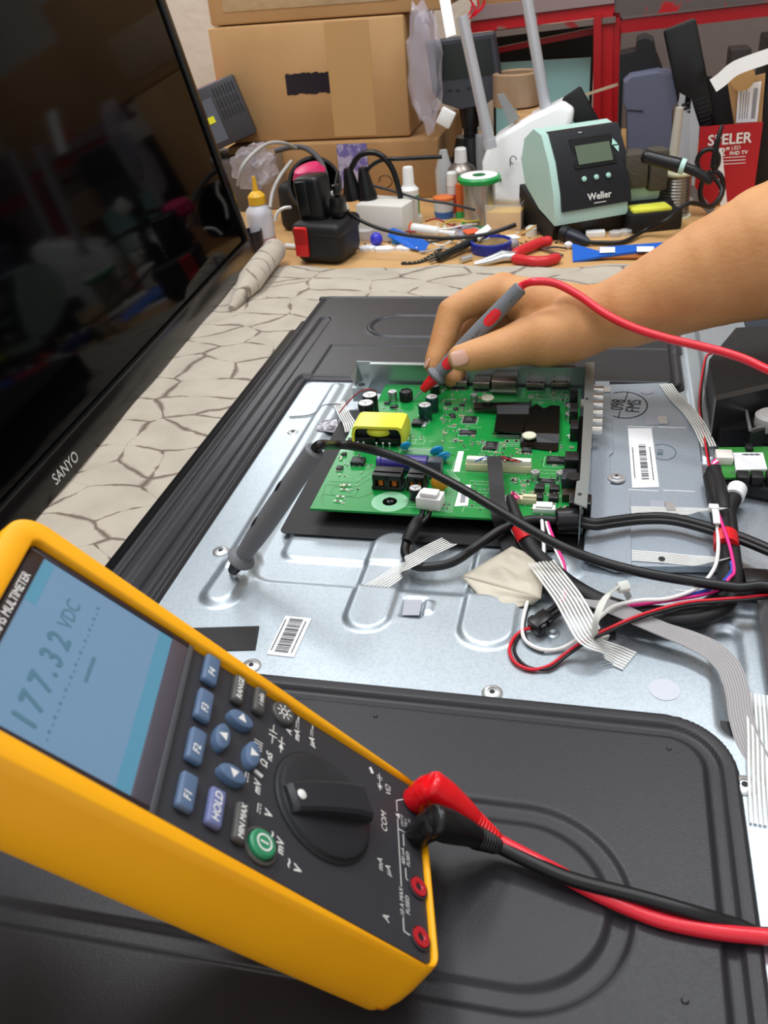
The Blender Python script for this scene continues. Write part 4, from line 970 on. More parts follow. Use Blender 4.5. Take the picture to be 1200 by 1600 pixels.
# jacks
jr = mat('jack_red', 'b8202a', 0.4)
JX = ((30.8, 3.6), (13.2, 3.6), (-10.0, 3.8), (-31.0, 4.6))
for i, (x, y) in enumerate(JX):
    c = (x * mm, y * mm, 0)
    o = ml('jack', MB().lathe([(.0048, .0002), (.0048, .0009), (.0042, .0010), (.0040, .0004)], c, n=32), face_m)
    if i > 1: ml('jack_ring', MB().lathe([(.0038, .0005), (.0038, .0014), (.0018, .0014), (.0014, .0008)], c, n=28), jr, o)
    ml('jack_hole', MB().lathe([(.0013, .0006), (.0013, .0010)], c, n=20), dark_ink, o)
# ---------------------------------------------------------------- cables over the chassis
def path(pts, sub=8): return smooth_path([P(*q) if len(q) == 3 else q[0] for q in pts], sub)
def cable(name, label, cat, pts, r, m, sub=8, n=10, parent=None, group=None, **k):
    return obj(name, MB().tube(path(pts, sub), r, n), m, parent, label=label, cat=cat, group=group, ang=60, **k)
blk_c = black_rubber; red_c = plastic('red_wire', 'd3152a', 0.35); white_c = plastic('white_wire', 'f0efec', 0.4); pink_c = plastic('pink_wire', 'ea2c8c', 0.4); blue_c = plastic('blue_wire', '2a4fb8', 0.4)
sleeve = plastic('black_cloth_sleeve', '111113', 0.55, bump=(1500, .4, .0004))
# power cord from the board, through the ferrite to the right
pc = thing('mains_cable', 'black power cord from the white board connector through a ferrite to the right', 'cable', tuple(P(640, 860, 0.004)))
obj('cord', MB().tube(path([(655, 812, .012), (645, 828, .012), (636, 845, .008), (633, 865, .006), (645, 882, .006), (668, 886, .0062), (708, 878, .0075), (750, 850, .010), (790, 824, .013), (830, 812, .015), (868, 813, .015)], 8), .0030, 12), blk_c, pc, ang=60)
obj('core', MB().tube(path([(661, 797, .017), (658, 808, .014), (650, 822, .012)], 6), .0019, 8).tube(path([(671, 798, .017), (668, 808, .014), (652, 824, .012)], 6), .0019, 8), blk_c, pc, ang=60)
obj('heat_shrink', MB().tube(path([(654, 814, .0125), (645, 828, .0125), (636, 846, .0085)], 6), .0042, 14), sleeve, pc, ang=60)
a = P(868, 813, .015); b = P(905, 812, .015)
obj('ferrite_core', MB().lathe([(.0066, 0), (.0078, .001), (.0078, (b - a).length - .001), (.0066, (b - a).length)], a, b - a, 24), black_sat, pc)
obj('cord', MB().tube(path([(905, 812, .015), (930, 817, .014), (960, 813, .013), (1005, 808, .012), (1050, 809, .012), (1100, 821, .012), (1160, 840, .012), (1230, 870, .012)], 8), .0030, 12).tube([q + Vector((0, -.0034, -.0010)) for q in path([(905, 812, .015), (930, 817, .014), (960, 813, .013), (1005, 808, .012), (1050, 809, .012), (1100, 821, .012), (1160, 840, .012), (1230, 870, .012)], 8)], .0021, 10), blk_c, pc, ang=60)
cl = thing('cord_clip', 'black plastic clip holding the power cord beside the round black ferrite', 'clip', tuple(P(905, 825, 0)))
M = rotz(P(906, 824, 0.003), 0)
obj('clip_body', MB().boxat(-.0075, -.0010, -.005, .008, 0, .022, M, bev=.0008).boxat(.0010, .0065, -.004, .008, 0, .021, M, bev=.0008), black_sat, cl)
obj('steel_tab', MB().boxat(-.0016, .0016, -.0070, -.0055, 0.002, .018, M, bev=.0003).boxat(-.0150, .0020, -.0085, -.0070, 0, .008, M, bev=.0004), bsteel, cl)
# flat black display cable: tape-wrapped bundle from the long cream connector
dc = thing('display_cable', 'flat cloth-wrapped black display cable leaving the long cream connector', 'cable', tuple(P(778, 780, 0.01)))
wrap = MB(); pts = path([(772, 716, .0245), (774, 735, .0240), (776, 765, .0205), (779, 800, .0185), (787, 828, .008), (795, 855, .0040), (812, 880, .0035)], 8)
wrap.strip(pts, (1, 0, 0), .0098, .0036)
obj('wrapped_band', wrap, sleeve, dc)
for i in range(20):
    side = -1 if i < 10 else 1
    x0_ = 742 + i * 3.7; col = [blue_c, white_c][i % 2] if side < 0 else [red_c, black_rubber][i % 2]
    if side > 0: x0_ = 783 + (i - 10) * 3.6
    p0 = P(x0_, 722 - (i % 3), ZB + .0095); p1 = P(765 + (i % 8) * 1.5, 716 + (i % 4) * 1.0, ZB + .0130 + .0003 * (i % 3))
    obj('wire', MB().tube(smooth_path([p0, p0.lerp(p1, .5) + Vector((0, .001 * (i % 3), .0016)), p1], 5), .00042, 6), col, dc)
# second dark cable with a red band
sc_ = thing('sleeved_cable', 'thick black sleeved cable loop swinging from the board to the right side', 'cable', tuple(P(1000, 960, 0)))
bp = path([(797, 778, .0165), (803, 795, .018), (812, 820, .017), (822, 842, .012), (838, 868, .008), (862, 892, .007), (890, 915, .007), (930, 938, .007), (980, 955, .007), (1040, 962, .007), (1090, 957, .007), (1125, 935, .008), (1137, 900, .009), (1133, 850, .009), (1128, 800, .009), (1118, 770, .010), (1112, 745, .010)], 8)
obj('sleeve', MB().tube(bp, [.0028 + .0030 * min(1, i / 40) for i in range(len(bp))], 12), sleeve, sc_, ang=60)
obj('sleeve', MB().tube([q + Vector((.004, -.005, .001)) for q in bp[50:-8]], .0040, 12), sleeve, sc_, ang=60)
obj('red_band', MB().tube(path([(811, 822, .0175), (820, 842, .0125)], 4), .0052, 16), red_rub, sc_, label='red heat-shrink band')
obj('red_band', MB().tube(path([(1134, 838, .011), (1135, 856, .011)], 4), .0074, 16), red_rub, sc_, label='red heat-shrink band')
obj('wire_end', MB().tube(path([(796, 777, .0165), (799, 773, .016), (808, 780, .018)], 5), .0006, 6).tube(path([(797, 779, .0165), (801, 770, .016), (812, 778, .018)], 5), .0005, 6), pink_c, sc_)
fl = path([(795, 775, .0130), (790, 785, .014), (792, 800, .014), (800, 818, .013), (812, 838, .010), (828, 862, .007), (845, 884, .0055)], 8)
obj('grey_ribbon_cable', MB().strip(fl, (1, .1, 0), .0062, .0009), plastic('ribbon_grey', 'a7a7a9', 0.5), None, label='narrow grey flat cable bending off the board beside the black sleeve', cat='cable')
# white and pink wires
cable('white_wire', 'thin white wire looping from the low white connector round to the right', 'wire', [(846, 806, .016), (848, 830, .015), (849, 868, .010), (838, 905, .007), (823, 945, .003), (816, 980, .0022), (822, 1002, .0022), (848, 1015, .0022), (880, 1012, .0022), (912, 990, .008), (940, 962, .018), (962, 946, .018), (1000, 938, .018), (1045, 935, .017), (1090, 918, .017), (1115, 890, .017), (1122, 860, .017), (1121, 825, .015), (1119, 800, .013)], .00115, white_c, n=8)
cable('black_wire', 'thin black wire running beside the white wire to the low connector', 'wire', [(849, 808, .016), (852, 832, .013), (852, 868, .008), (841, 905, .0045), (826, 945, .0016), (819, 980, .0014), (826, 1004, .0014), (850, 1018, .0014)], .00085, black_rubber, n=8)
cable('pink_wire', 'thin bright pink wire dropping from the low connector into a black plug', 'wire', [(853, 807, .016), (860, 828, .014), (872, 858, .012), (882, 884, .010), (884, 915, .008), (881, 935, .008), (870, 948, .0075)], .00095, pink_c, n=8)
cable('white_wire', 'thin white wire paired with the bright pink wire', 'wire', [(851, 807, .016), (857, 830, .014), (868, 860, .012), (879, 886, .010), (882, 916, .008), (878, 936, .0075), (868, 950, .0070)], .00080, white_c, n=8)
# red/black pair with plug
pl_ = thing('wire_plug', 'small black two-part wire plug joining pink and red-black wires', 'plug', tuple(P(855, 968, 0)))
a = P(832, 982, .0050); b = P(878, 948, .0070)
d_ = (b - a).normalized(); F_ = frame(a, d_, Vector((0, 0, 1)).cross(d_))
obj('socket', MB().boxat(.0, .013, -.0042, .0042, -.003, .004, F_, bev=.0005).boxat(.002, .006, -.0058, .0058, -.002, .003, F_, bev=.0004).boxat(.008, .011, -.0056, .0056, -.0015, .0025, F_, bev=.0004), black_sat, pl_)
obj('plug', MB().boxat(.013, .024, -.0030, .0030, -.0025, .003, F_, bev=.0005).boxat(.013, .021, -.0008, .0008, .003, .0042, F_), black_sat, pl_)
rb = path([(834, 980, .0045), (815, 986, .0020), (801, 1000, .0017), (796, 1018, .0017), (806, 1036, .0017), (830, 1046, .0017), (858, 1040, .0022), (885, 1020, .004), (915, 1000, .010), (960, 978, .015), (1010, 958, .016), (1070, 942, .016), (1120, 937, .016), (1160, 934, .016), (1188, 931, .016), (1230, 928, .014), (1260, 926, .010)], 8)
cable('red_wire', 'thin red wire looping from the black wire plug to the right edge', 'wire', [(q,) for q in [rb[i] for i in range(0, len(rb), 8)]] , .0010, red_c, n=8)
cable('black_wire', 'thin black wire twinned with the red loop wire from the plug', 'wire', [(q + Vector((.0006, -.0017 if i > 5 else .0012, -.0003)) + (Vector((.0018, 0.0006, 0)) if i in (2, 3, 4) else Vector()),) for i, q in enumerate([rb[i] for i in range(0, len(rb), 8)])], .0009, black_rubber, n=8)
cable('pink_wire', 'magenta wire lying along the thick black sleeve towards the right', 'wire', [(930, 958, .0060), (955, 950, .0110), (985, 946, .0140), (1020, 942, .0145), (1060, 936, .0145), (1095, 930, .0140), (1125, 920, .015), (1140, 903, .0172), (1147, 893, .0175), (1143, 865, .0178), (1136, 840, .0195), (1127, 815, .0185), (1122, 802, .018)], .00100, pink_c, n=8)
cable('blue_wire', 'blue wire lying along the thick black sleeve beside magenta', 'wire', [(935, 955, .0060), (958, 949, .0100), (985, 943, .0135), (1030, 937, .0145), (1070, 930, .0145), (1105, 922, .0150), (1130, 908, .0160), (1143, 892, .0165), (1142, 878, .0170)], .00095, blue_c, n=8)
# wide grey ribbon going to lower right
rpx = [(862, 908, .0040), (895, 924, .0060), (930, 940, .0110), (965, 952, .0150), (1000, 968, .0130), (1040, 985, .0110), (1080, 1000, .0100), (1115, 1018, .0100), (1140, 1045, .0085), (1152, 1080, .0060), (1158, 1120, .0035), (1172, 1165, .0020), (1195, 1205, .0015), (1220, 1235, .0015)]
rp_ = path(rpx, 8); wd = []
for i in range(len(rp_)):
    t = (rp_[min(i + 1, len(rp_) - 1)] - rp_[max(i - 1, 0)]).normalized(); wd.append(Vector((0, 0, 1)).cross(t) + Vector((0, 0, (0.5 if i > 40 else 0.0) * min(1, (i - 40) / 20) if i > 40 else 0)))
rib = thing('ribbon_cable', 'wide pale grey ribbon cable curling over the steel to the lower right', 'ribbon cable', tuple(rp_[20]))
obj('ribbon', MB().strip(rp_, wd, .0115, .0008), plastic('ribbon_pale', 'a9a6a6', 0.5), rib)
k = MB()
for j in range(9):
    o_ = (j - 4) * .00125; pts = []
    for i, q in enumerate(rp_):
        t = (rp_[min(i + 1, len(rp_) - 1)] - rp_[max(i - 1, 0)]).normalized(); d_ = (wd[i] - t * wd[i].dot(t)).normalized(); nn = t.cross(d_)
        if nn.z < 0: nn = -nn
        pts.append(q + d_ * o_ + nn * .00042)
    k.tube(pts, .00012, 4)
obj('conductor_grooves', k, plastic('groove_grey', '6d6a6c', 0.5), rib, kind='stuff')
# speaker wires at the right
cable('red_wire', 'thin red wire coming down from the black speaker', 'wire', [(1118, 552, .008), (1104, 556, .007), (1098, 580, .006), (1094, 610, .005), (1093, 640, .004), (1097, 665, .004), (1103, 700, .005), (1108, 730, .006), (1112, 760, .008)], .00085, red_c, n=8)
cable('black_wire', 'thin black wire coming down from the black speaker', 'wire', [(1119, 552, .007), (1105, 556, .005), (1100, 580, .005), (1096, 610, .004), (1095, 640, .003), (1099, 665, .003), (1105, 700, .004), (1109, 730, .005), (1113, 760, .007)], .00085, black_rubber, n=8)

# ---------------------------------------------------------------- tape with glass fibre strands
def fibre_tape(label, px, w, n=7, z=None, fa=None):
    pts = path(px, 8)
    t = thing('strapping_tape', label, 'tape', tuple(pts[len(pts) // 2]), group=None)
    wd = []
    for i in range(len(pts)):
        tg = (pts[min(i + 1, len(pts) - 1)] - pts[max(i - 1, 0)]).normalized(); wd.append(Vector((0, 0, 1)).cross(tg).normalized())
    obj('film', MB().strip(pts, wd, w, .0002), tape_film, t)
    k = MB()
    for j in range(n):
        o_ = (j / (n - 1) - .5) * w * .9
        k.strip([q + d_ * o_ + Vector((0, 0, .0002)) for q, d_ in zip(pts, wd)], wd, w / n * .52, .00015)
    obj('fibre_strands', k, fibre, t, kind='stuff')
fibre_tape('striped clear tape holding the black power cord down on silver steel', [(568, 926, .0008), (596, 912, .0012), (622, 894, .0030), (636, 880, .0095), (650, 872, .0098), (672, 860, .0030), (708, 843, .0008)], .0125)
fibre_tape('striped clear tape crossing all the cables below the beige sheet', [(845, 878, .012), (866, 905, .018), (888, 935, .019), (905, 965, .018), (922, 995, .014), (940, 1012, .006), (962, 1023, .0015), (984, 1033, .0009)], .0165, 8)
fibre_tape('upper striped clear tape on the grey metal cover', [(986, 797, .0036), (1030, 798, .0036), (1080, 799, .0040), (1108, 796, .012), (1128, 796, .0190)], .0085, 7)
fibre_tape('lower striped clear tape with a black dot on the grey metal cover', [(987, 868, .0036), (1030, 871, .0036), (1080, 876, .0036), (1110, 876, .008), (1134, 874, .0165)], .0110, 7)
fibre_tape('striped yellowed tape over the speaker wires above the cover', [(1040, 600, .0040), (1056, 622, .0042), (1078, 645, .0045), (1094, 668, .0062), (1108, 698, .0035)], .0105, 6)
fibre_tape('curled striped tape at the left edge of the green circuit board', [(529, 628, .0010), (538, 648, .0030), (545, 660, .0090), (549, 674, .0060)], .0100, 6)
fibre_tape('striped clear tape at the lower right over the ribbon cable', [(1186, 1085, .0050), (1190, 1150, .0045), (1192, 1220, .0025), (1196, 1290, .0010)], .0130, 7)
obj('ink_dot', MB().lathe([(.0020, 0), (.0020, .0002)], P(1034, 873, .0042), n=16), dark_ink, None, label='black ink dot on the lower striped tape', cat='ink mark')
# beige tape sheet
def cloth_patch(pts, z, nu=14, nv=14, seed=1, amp=.0016):
    A_, B_, C_, D_ = [P(*p) for p in pts]; r = random.Random(seed); ph = [r.uniform(0, 6) for _ in range(6)]
    vs = []; fs = []
    for i in range(nu + 1):
        for j in range(nv + 1):
            u, v = i / nu, j / nv; q = (A_ * (1 - u) + B_ * u) * (1 - v) + (D_ * (1 - u) + C_ * u) * v
            e = min(u, 1 - u, v, 1 - v) * 4; e = min(1, e)
            q = q + Vector((0, 0, abs(amp * e * (math.sin(u * 7 + ph[0]) * math.sin(v * 5 + ph[1]) + .5 * math.sin((u + v) * 11 + ph[2]))))); vs.append(q)
    for i in range(nu):
        for j in range(nv): a = i * (nv + 1) + j; fs.append((a, a + 1, a + nv + 2, a + nv + 1))
    return MB().raw(vs, fs)
ob = obj('beige_tape', cloth_patch([(722, 900, .0010), (800, 853, .0085), (853, 878, .0095), (845, 935, .0085)], 0, seed=2, amp=.0030), mat('beige_acetate', 'cfc7b4', 0.55, bump=(900, .2, .0005)), None, ang=80, label='wrinkled beige square tape sheet over the display cable', cat='tape')
me = ob.data
ob2 = obj('beige_tape', cloth_patch([(722, 901, .0009), (845, 935, .0085), (832, 945, .0014), (771, 956, .0009)], 0, seed=4, amp=.0010), me.materials[0], ob, ang=80)
md = ob.modifiers.new('thick', 'SOLIDIFY'); md.thickness = .0003
md = ob2.modifiers.new('thick', 'SOLIDIFY'); md.thickness = .0003
# shiny grey tape left of the board
o = obj('foil_tape', cloth_patch([(501, 658, .0006), (528, 653, .0010), (532, 677, .0008), (488, 672, .0006)], 0, seed=5, amp=.0008), mat('shiny_grey_tape', '77747c', 0.25, 0.6), None, ang=80, label='crumpled shiny grey tape left of the green circuit board', cat='tape')
o.modifiers.new('thick', 'SOLIDIFY').thickness = .0003
cable('thin_wire', 'red and white thin wire entering the top left of the circuit board', 'wire', [(530, 645, .006), (545, 627, .012), (562, 612, .018), (578, 608, .020), (588, 612, .014)], .0006, plastic('dull_red_wire', 'a03a44', .4), n=6)
cable('thin_wire', 'thin grey wire on the bright steel left of the board', 'wire', [(452, 651, .0008), (480, 649, .0008), (496, 643, .0012), (504, 634, .0014), (520, 631, .0020), (532, 632, .004)], .0006, plastic('grey_wire', '85878a', .4), n=6)
# zip tie loop
zt = thing('zip_tie', 'translucent white zip tie looped upright around the cables', 'zip tie', tuple(P(945, 1000, 0)))
zp = path([(983, 935, .006), (978, 925, .014), (971, 917, .024), (955, 925, .027), (940, 945, .026), (931, 970, .022), (930, 990, .014), (937, 999, .005), (950, 996, .002)], 8)
nylon = mat('clear_nylon', 'e4e6dc', 0.3, alpha=0.8)
obj('strap', MB().strip(zp, (.7, .7, 0.2), .0036, .0011), nylon, zt)
obj('tie_head', MB().box((0, 0, 0), (.0065, .0055, .0050), Matrix.Translation(P(974, 917, .025)) @ Matrix.Rotation(.4, 4, 'Z') @ Matrix.Rotation(.5, 4, 'X'), bev=.0008), nylon, zt)
obj('anchor', MB().boxat(-.006, .006, -.003, .003, 0, .003, rotz(P(944, 994, 0), .1), bev=.0005), black_sat, zt)
# ---------------------------------------------------------------- test leads
def probe(parent, tip, back, hand_col, accents, tipcol, s=1.0, guard=True, tipL=.012, collarL=.014):
    tip = Vector(tip); back = Vector(back); d = (back - tip).normalized(); L = (back - tip).length
    obj('needle', MB().lathe([(.0002, 0), (.0009, .003), (.0010, tipL + .002)], tip, d, 12), metal_s, parent)
    c0 = tip + d * tipL
    obj('tip_collar', MB().lathe([(.0030, 0), (.0034, .0008), (.0050, collarL - .001), (.0050, collarL)], c0, d, 24), tipcol, parent)
    g = c0 + d * collarL; Lg = L - tipL - collarL
    prof = [(.0046, 0), (.0082, .0005), (.0092, .0024), (.0080, .0044), (.0052, .0062), (.0056, .012), (.0062, .022), (.0066, .034), (.0067, Lg * .55), (.0062, Lg * .8), (.0058, Lg - .003), (.0058, Lg - .0012), (.0046, Lg)]
    h = obj('grip', MB().lathe([(r * s, z) for r, z in prof], g, d, 32), grey_rub, parent)
    return h, g, d, Lg
red_lead = thing('test_lead', 'red test lead from the meter jack to the probe held in the hand', 'test lead', tuple(P(1000, 1400, 0.004)))
tip = P(645, 626, ZB + .0012); 
t0 = _ray(814, 449); dist = None
# back end of the probe: 137 mm from the tip along its line of sight
pback = PD(814, 449, .690)
h, g, d, Lg = probe(red_lead, tip, pback, None, None, red_rub)
tocam = (CAM_O - g).normalized(); side = d.cross(tocam).normalized(); nrm = side.cross(d).normalized()
if nrm.dot(tocam) < 0: nrm = -nrm
def patch(mbm, z0, z1, w, r, off=.0003):     # rounded patch lying on the grip
    n = 12; vs = []; fs = []
    for i in range(n + 1):
        t = i / n; z = z0 + (z1 - z0) * t; ww = w * math.sqrt(max(0, 1 - abs(2 * t - 1) ** 3)) + 1e-5
        for j in range(7):
            a = (j / 3 - 1) * ww / r; vs.append(g + d * z + (nrm * math.cos(a) + side * math.sin(a)) * (r + off))
    for i in range(n):
        for j in range(6): fs.append((i * 7 + j, i * 7 + j + 1, i * 7 + j + 8, i * 7 + j + 7))
    mbm.raw(vs, fs)
k = MB(); patch(k, Lg * .60, Lg * .77, .0042, .0064); obj('grip_inlay', k, red_rub, h, label='red inlay')
k = MB(); patch(k, .012, .024, .0048, .0062); obj('grip_inlay', k, red_rub, h, label='red inlay')
t = MB(); t.text('CAT IV', frame(g + d * Lg * .50 + nrm * .0068, -d, nrm.cross(-d)), .0030)
obj('lettering', t, dark_ink, h, smooth=False)
obj('back_holes', MB().lathe([(.0005, 0), (.0005, .0002)], g + d * Lg * .91 + nrm * .0058 + side * .001, nrm, 8).lathe([(.0005, 0), (.0005, .0002)], g + d * Lg * .88 + nrm * .0058 + side * .002, nrm, 8), dark_ink, h)
jackp = lambda i, z, dy=0: MM @ Vector((JX[i][0] * mm, JX[i][1] * mm + dy, z))
lead_r = mat('red_silicone_cable', 'e02535', 0.35, coat=0.15)
r_end = P(776, 1313, .013)
cb = [pback - d * .002, pback + d * .003, PD(836, 440, .682), PD(868, 443, .678), PD(905, 462, .670), PD(945, 490, .658), PD(990, 512, .646), PD(1040, 528, .635), PD(1090, 540, .625), PD(1140, 553, .615), PD(1185, 571, .605), PD(1240, 605, .58), PD(1330, 720, .52), PD(1400, 900, .47), PD(1400, 1150, .42), PD(1330, 1400, .37), P(1260, 1470, .008), P(1200, 1464, .0062), P(1120, 1456, .0062), P(1040, 1440, .0062), P(980, 1418, .0062), P(920, 1390, .0066), P(870, 1362, .0080), P(820, 1336, .0105), r_end]
obj('cable', MB().tube(smooth_path(cb, 10), .0031, 14), lead_r, red_lead, ang=60)
def jack_plug(parent, i, end, col, cablem):
    base = jackp(i, .0005); topj = jackp(i, .0115); n_ = (topj - base).normalized()
    obj('plug_barrel', MB().lathe([(.0050, 0), (.0056, .001), (.0056, .0065), (.0061, .0070), (.0061, .0105), (.0056, .0120)], base, n_, 24), col, parent)
    p0 = topj; dirn = (end - p0).normalized()
    q0 = p0 + n_ * .001 - dirn * .003
    pts = [q0, q0 + dirn * .006, q0 + dirn * .014, q0 + dirn * .022, q0.lerp(end, .75), end]
    o = obj('plug_body', MB().tube(smooth_path(pts, 5), [max(.0032, x) for x in np.interp(np.linspace(0, 1, 26), [0, .08, .3, .5, .75, 1], [.0052, .0068, .0070, .0060, .0044, .0034])], 20), col, parent, ang=50)
    k = MB()
    for j in range(7):
        c = q0.lerp(end, .66 + j * .045); k.lathe([(.0046 - j * .00018, 0), (.0050 - j * .00018, .0004), (.0046 - j * .00018, .0008)], c, dirn, 18)
    obj('strain_relief', k, col, o)
jack_plug(red_lead, 0, r_end, mat('glossy_red', 'e3121c', 0.25), lead_r)
black_lead = thing('test_lead', 'black test lead from the meter jack to the grey probe standing on silver steel', 'test lead', tuple(P(1000, 900, 0.004)))
k_end = P(778, 1322, .0125)
jack_plug(black_lead, 1, k_end, mat('glossy_black_rubber', '111113', 0.3), black_rubber)
btip = P(357, 902, .0016)
best = min((abs((PD(493, 702, dd / 1000.0) - btip).length - .118), dd) for dd in range(470, 640)); bback = PD(493, 702, best[1] / 1000.0)
hb, gb, db, Lb = probe(black_lead, btip, bback, None, None, plastic('black_collar', '1a1a1c', .4), tipL=.006, collarL=.011)
g_, d_s, s_s, n_s = g, d, side, nrm
g = gb; d = db; tocam = (CAM_O - g).normalized(); side = d.cross(tocam).normalized(); nrm = side.cross(d).normalized()
if nrm.dot(tocam) < 0: nrm = -nrm
for z0_, z1_ in ((.030, .040), (.062, .072)):
    k = MB()
    n = 8; vs = []
    for i in range(n + 1):
        z = z0_ + (z1_ - z0_) * i / n; ww = .0016 * math.sin(PI * i / n) + 1e-5
        for s in (-1, 1):
            a = -1.15 + s * ww / .0066 if True else 0; sgn = 1 if side.x < 0 else -1
            vs.append(g + d * z + (nrm * math.cos(a) + side * (math.sin(a) * -sgn)) * .0069)
    k.raw(vs, [(2 * i, 2 * i + 1, 2 * i + 3, 2 * i + 2) for i in range(n)]); obj('grip_inlay', k, black_sat, hb, label='black inlay')
bc = [bback - db * .003, bback + db * .002, PD(503, 695, (bback - CAM_O).dot(CAM_F) + .002), P(520, 695, .070), P(545, 696, .064), P(585, 704, .054), P(630, 718, .048), P(680, 741, .045), P(730, 768, .042), P(780, 798, .039), P(830, 828, .034), P(880, 855, .029), P(940, 878, .024), P(1010, 896, .022), P(1080, 908, .020), P(1150, 918, .020), P(1230, 930, .020), P(1400, 1100, .012), P(1420, 1350, .008), P(1300, 1445, .006), P(1200, 1461, .0036), P(1150, 1446, .0055), P(1080, 1425, .0098), P(1000, 1402, .0105), P(900, 1376, .0096), P(840, 1352, .0100), k_end]
obj('cable', MB().tube(smooth_path(bc, 10), .0030, 14), black_rubber, black_lead, ang=60)

# ---------------------------------------------------------------- the hand
skin = mat('skin', 'cc9663', 0.56, sss=0.10, bump=(300, 0.35, 0.0010), var=(26, 'bb8150', 0.35, 0.75), spec=0.4)
g = g_; d = d_s
HB = MB()
def seg_(a, b, ra, rb, n=44, steps=5):
    a = Vector(a); b = Vector(b)
    HB.lathe([(ra + (rb - ra) * i / steps, (b - a).length * i / steps) for i in range(steps + 1)], a, b - a, n)
    HB.ell(a, ra, n=36, m=22); HB.ell(b, rb, n=36, m=22)
def limb(pts):
    for (p, r), (q, s) in zip(pts[:-1], pts[1:]): seg_(p, q, r, s)
# forearm and wrist
limb([(PD(1420, 340, .62), .066), (PD(1330, 360, .63), .0600), (PD(1210, 392, .645), .0480), (PD(1120, 424, .660), .0400), (PD(1040, 459, .675), .0335), (PD(985, 483, .685), .0290)])
limb([(PD(985, 483, .685), .0285), (PD(940, 495, .695), .0252), (PD(905, 499, .702), .0262)])
# back of the hand and palm
limb([(PD(905, 490, .705), .0225), (PD(862, 478, .718), .0205), (PD(820, 468, .730), .0180), (PD(786, 457, .738), .0150)])
limb([(PD(900, 490, .718), .0200), (PD(850, 477, .738), .0180), (PD(800, 458, .752), .0148)])
limb([(PD(905, 503, .730), .0190), (PD(855, 498, .752), .0170), (PD(812, 488, .770), .0145)])
limb([(PD(925, 506, .700), .0235), (PD(888, 520, .700), .0240), (PD(852, 529, .700), .0222), (PD(826, 532, .702), .0190)])
limb([(PD(880, 503, .712), .0225), (PD(845, 500, .722), .0180)])
# thumb
limb([(PD(826, 532, .702), .0188), (PD(790, 543, .702), .0156), (PD(762, 550, .700), .0134), (PD(738, 556, .699), .0122), (PD(720, 559, .699), .0105)])
# index finger: knuckle, middle joint, tip
limb([(PD(786, 455, .738), .0155), (PD(752, 464, .740), .0132), (PD(724, 477, .741), .0122), (PD(706, 488, .742), .0122)])
limb([(PD(706, 488, .742), .0122), (PD(697, 515, .742), .0112), (PD(688, 543, .740), .0100), (PD(681, 562, .738), .0092), (PD(678, 573, .737), .0078)])
# middle finger, behind and below
limb([(PD(800, 456, .752), .0140), (PD(765, 472, .765), .0120), (PD(742, 500, .768), .0112), (PD(727, 540, .762), .0104), (PD(716, 572, .756), .0098), (PD(708, 592, .750), .0082)])
# ring and little finger folded behind
limb([(PD(812, 470, .770), .0135), (PD(786, 492, .780), .0116), (PD(772, 520, .780), .0106), (PD(768, 540, .772), .0096), (PD(778, 550, .762), .0082)])
limb([(PD(840, 495, .772), .0130), (PD(818, 510, .785), .0104), (PD(812, 528, .782), .0094), (PD(820, 540, .774), .0080)])
# web between thumb and index
limb([(PD(842, 520, .706), .0120), (PD(832, 503, .722), .0110), (PD(815, 490, .738), .0105)])
person = obj('person', HB, skin, None, ang=180, label='bare right forearm and hand holding a red-tipped probe over the circuit board', cat='person')
rm = person.modifiers.new('merge', 'REMESH'); rm.mode = 'VOXEL'; rm.voxel_size = 0.0015; rm.use_smooth_shade = True
sm = person.modifiers.new('soften', 'SMOOTH'); sm.factor = 0.5; sm.iterations = 12
# nails
nailm = mat('fingernail', 'c89a84', 0.25, spec=0.6)
def nail(c, xd, nd, l, w):
    xd = Vector(xd).normalized(); nd = Vector(nd); nd = (nd - xd * nd.dot(xd)).normalized(); yd = nd.cross(xd)
    k = MB(); vs = []; fs = []; n = 10
    for i in range(n + 1):
        u = i / n * 2 - 1; hw = w / 2 * (1 - .35 * max(0, abs(u)) ** 4) * (1 if abs(u) < .85 else .85)
        for j in range(n + 1):
            v = j / n * 2 - 1; vs.append(Vector(c) + xd * (u * l / 2) + yd * (v * hw) - nd * (.20 * hw * v * v + .0006 * u * u))
    for i in range(n):
        for j in range(n): a = i * (n + 1) + j; fs.append((a, a + 1, a + n + 2, a + n + 1))
    o = obj('fingernail', k.raw(vs, fs), nailm, person, ang=80); o.modifiers.new('t', 'SOLIDIFY').thickness = .0006
tc_ = (PD(716, 560, .699) - PD(738, 554, .699)).normalized()
nail(PD(718, 559, .6880), tc_, -CAM_F, .0135, .0120)
nail(PD(666, 566, .7340), (PD(676, 580, .737) - PD(683, 555, .739)), -CAM_R - CAM_F * .35, .0100, .0085)
# ---------------------------------------------------------------- television leaning at the left
b0 = P(52, 812, TZ); b1 = P(398, 404, TZ)
ydir = (b1 - b0).normalized()
tgt = None; bestd = 1e9
for i in range(0, 600):
    th = i * 0.001; up_ = Vector((-math.sin(th), 0, math.cos(th)))
    nrm_ = _ray(257, 0).cross(up_)           # plane of sight and up
    q_ = b1 + up_ * 0.52
    dd = (q_ - CAM_O); x_ = 600 + dd.dot(CAM_R) / dd.dot(CAM_F) * FPX; y_ = 800 - dd.dot(CAM_U) / dd.dot(CAM_F) * FPX
    # signed distance of pixel (257,0) to the projected edge
    ex, ey = x_ - 398, y_ - 404; dist_ = abs(ex * (0 - 404) - ey * (257 - 398)) / math.hypot(ex, ey)
    if dist_ < bestd: bestd = dist_; tgt = th
up_ = Vector((-math.sin(tgt), 0, math.cos(tgt)))
TVM = frame(b1, -ydir, up_)                  # x: towards the camera along the bottom, y: up the screen, z: out of the screen
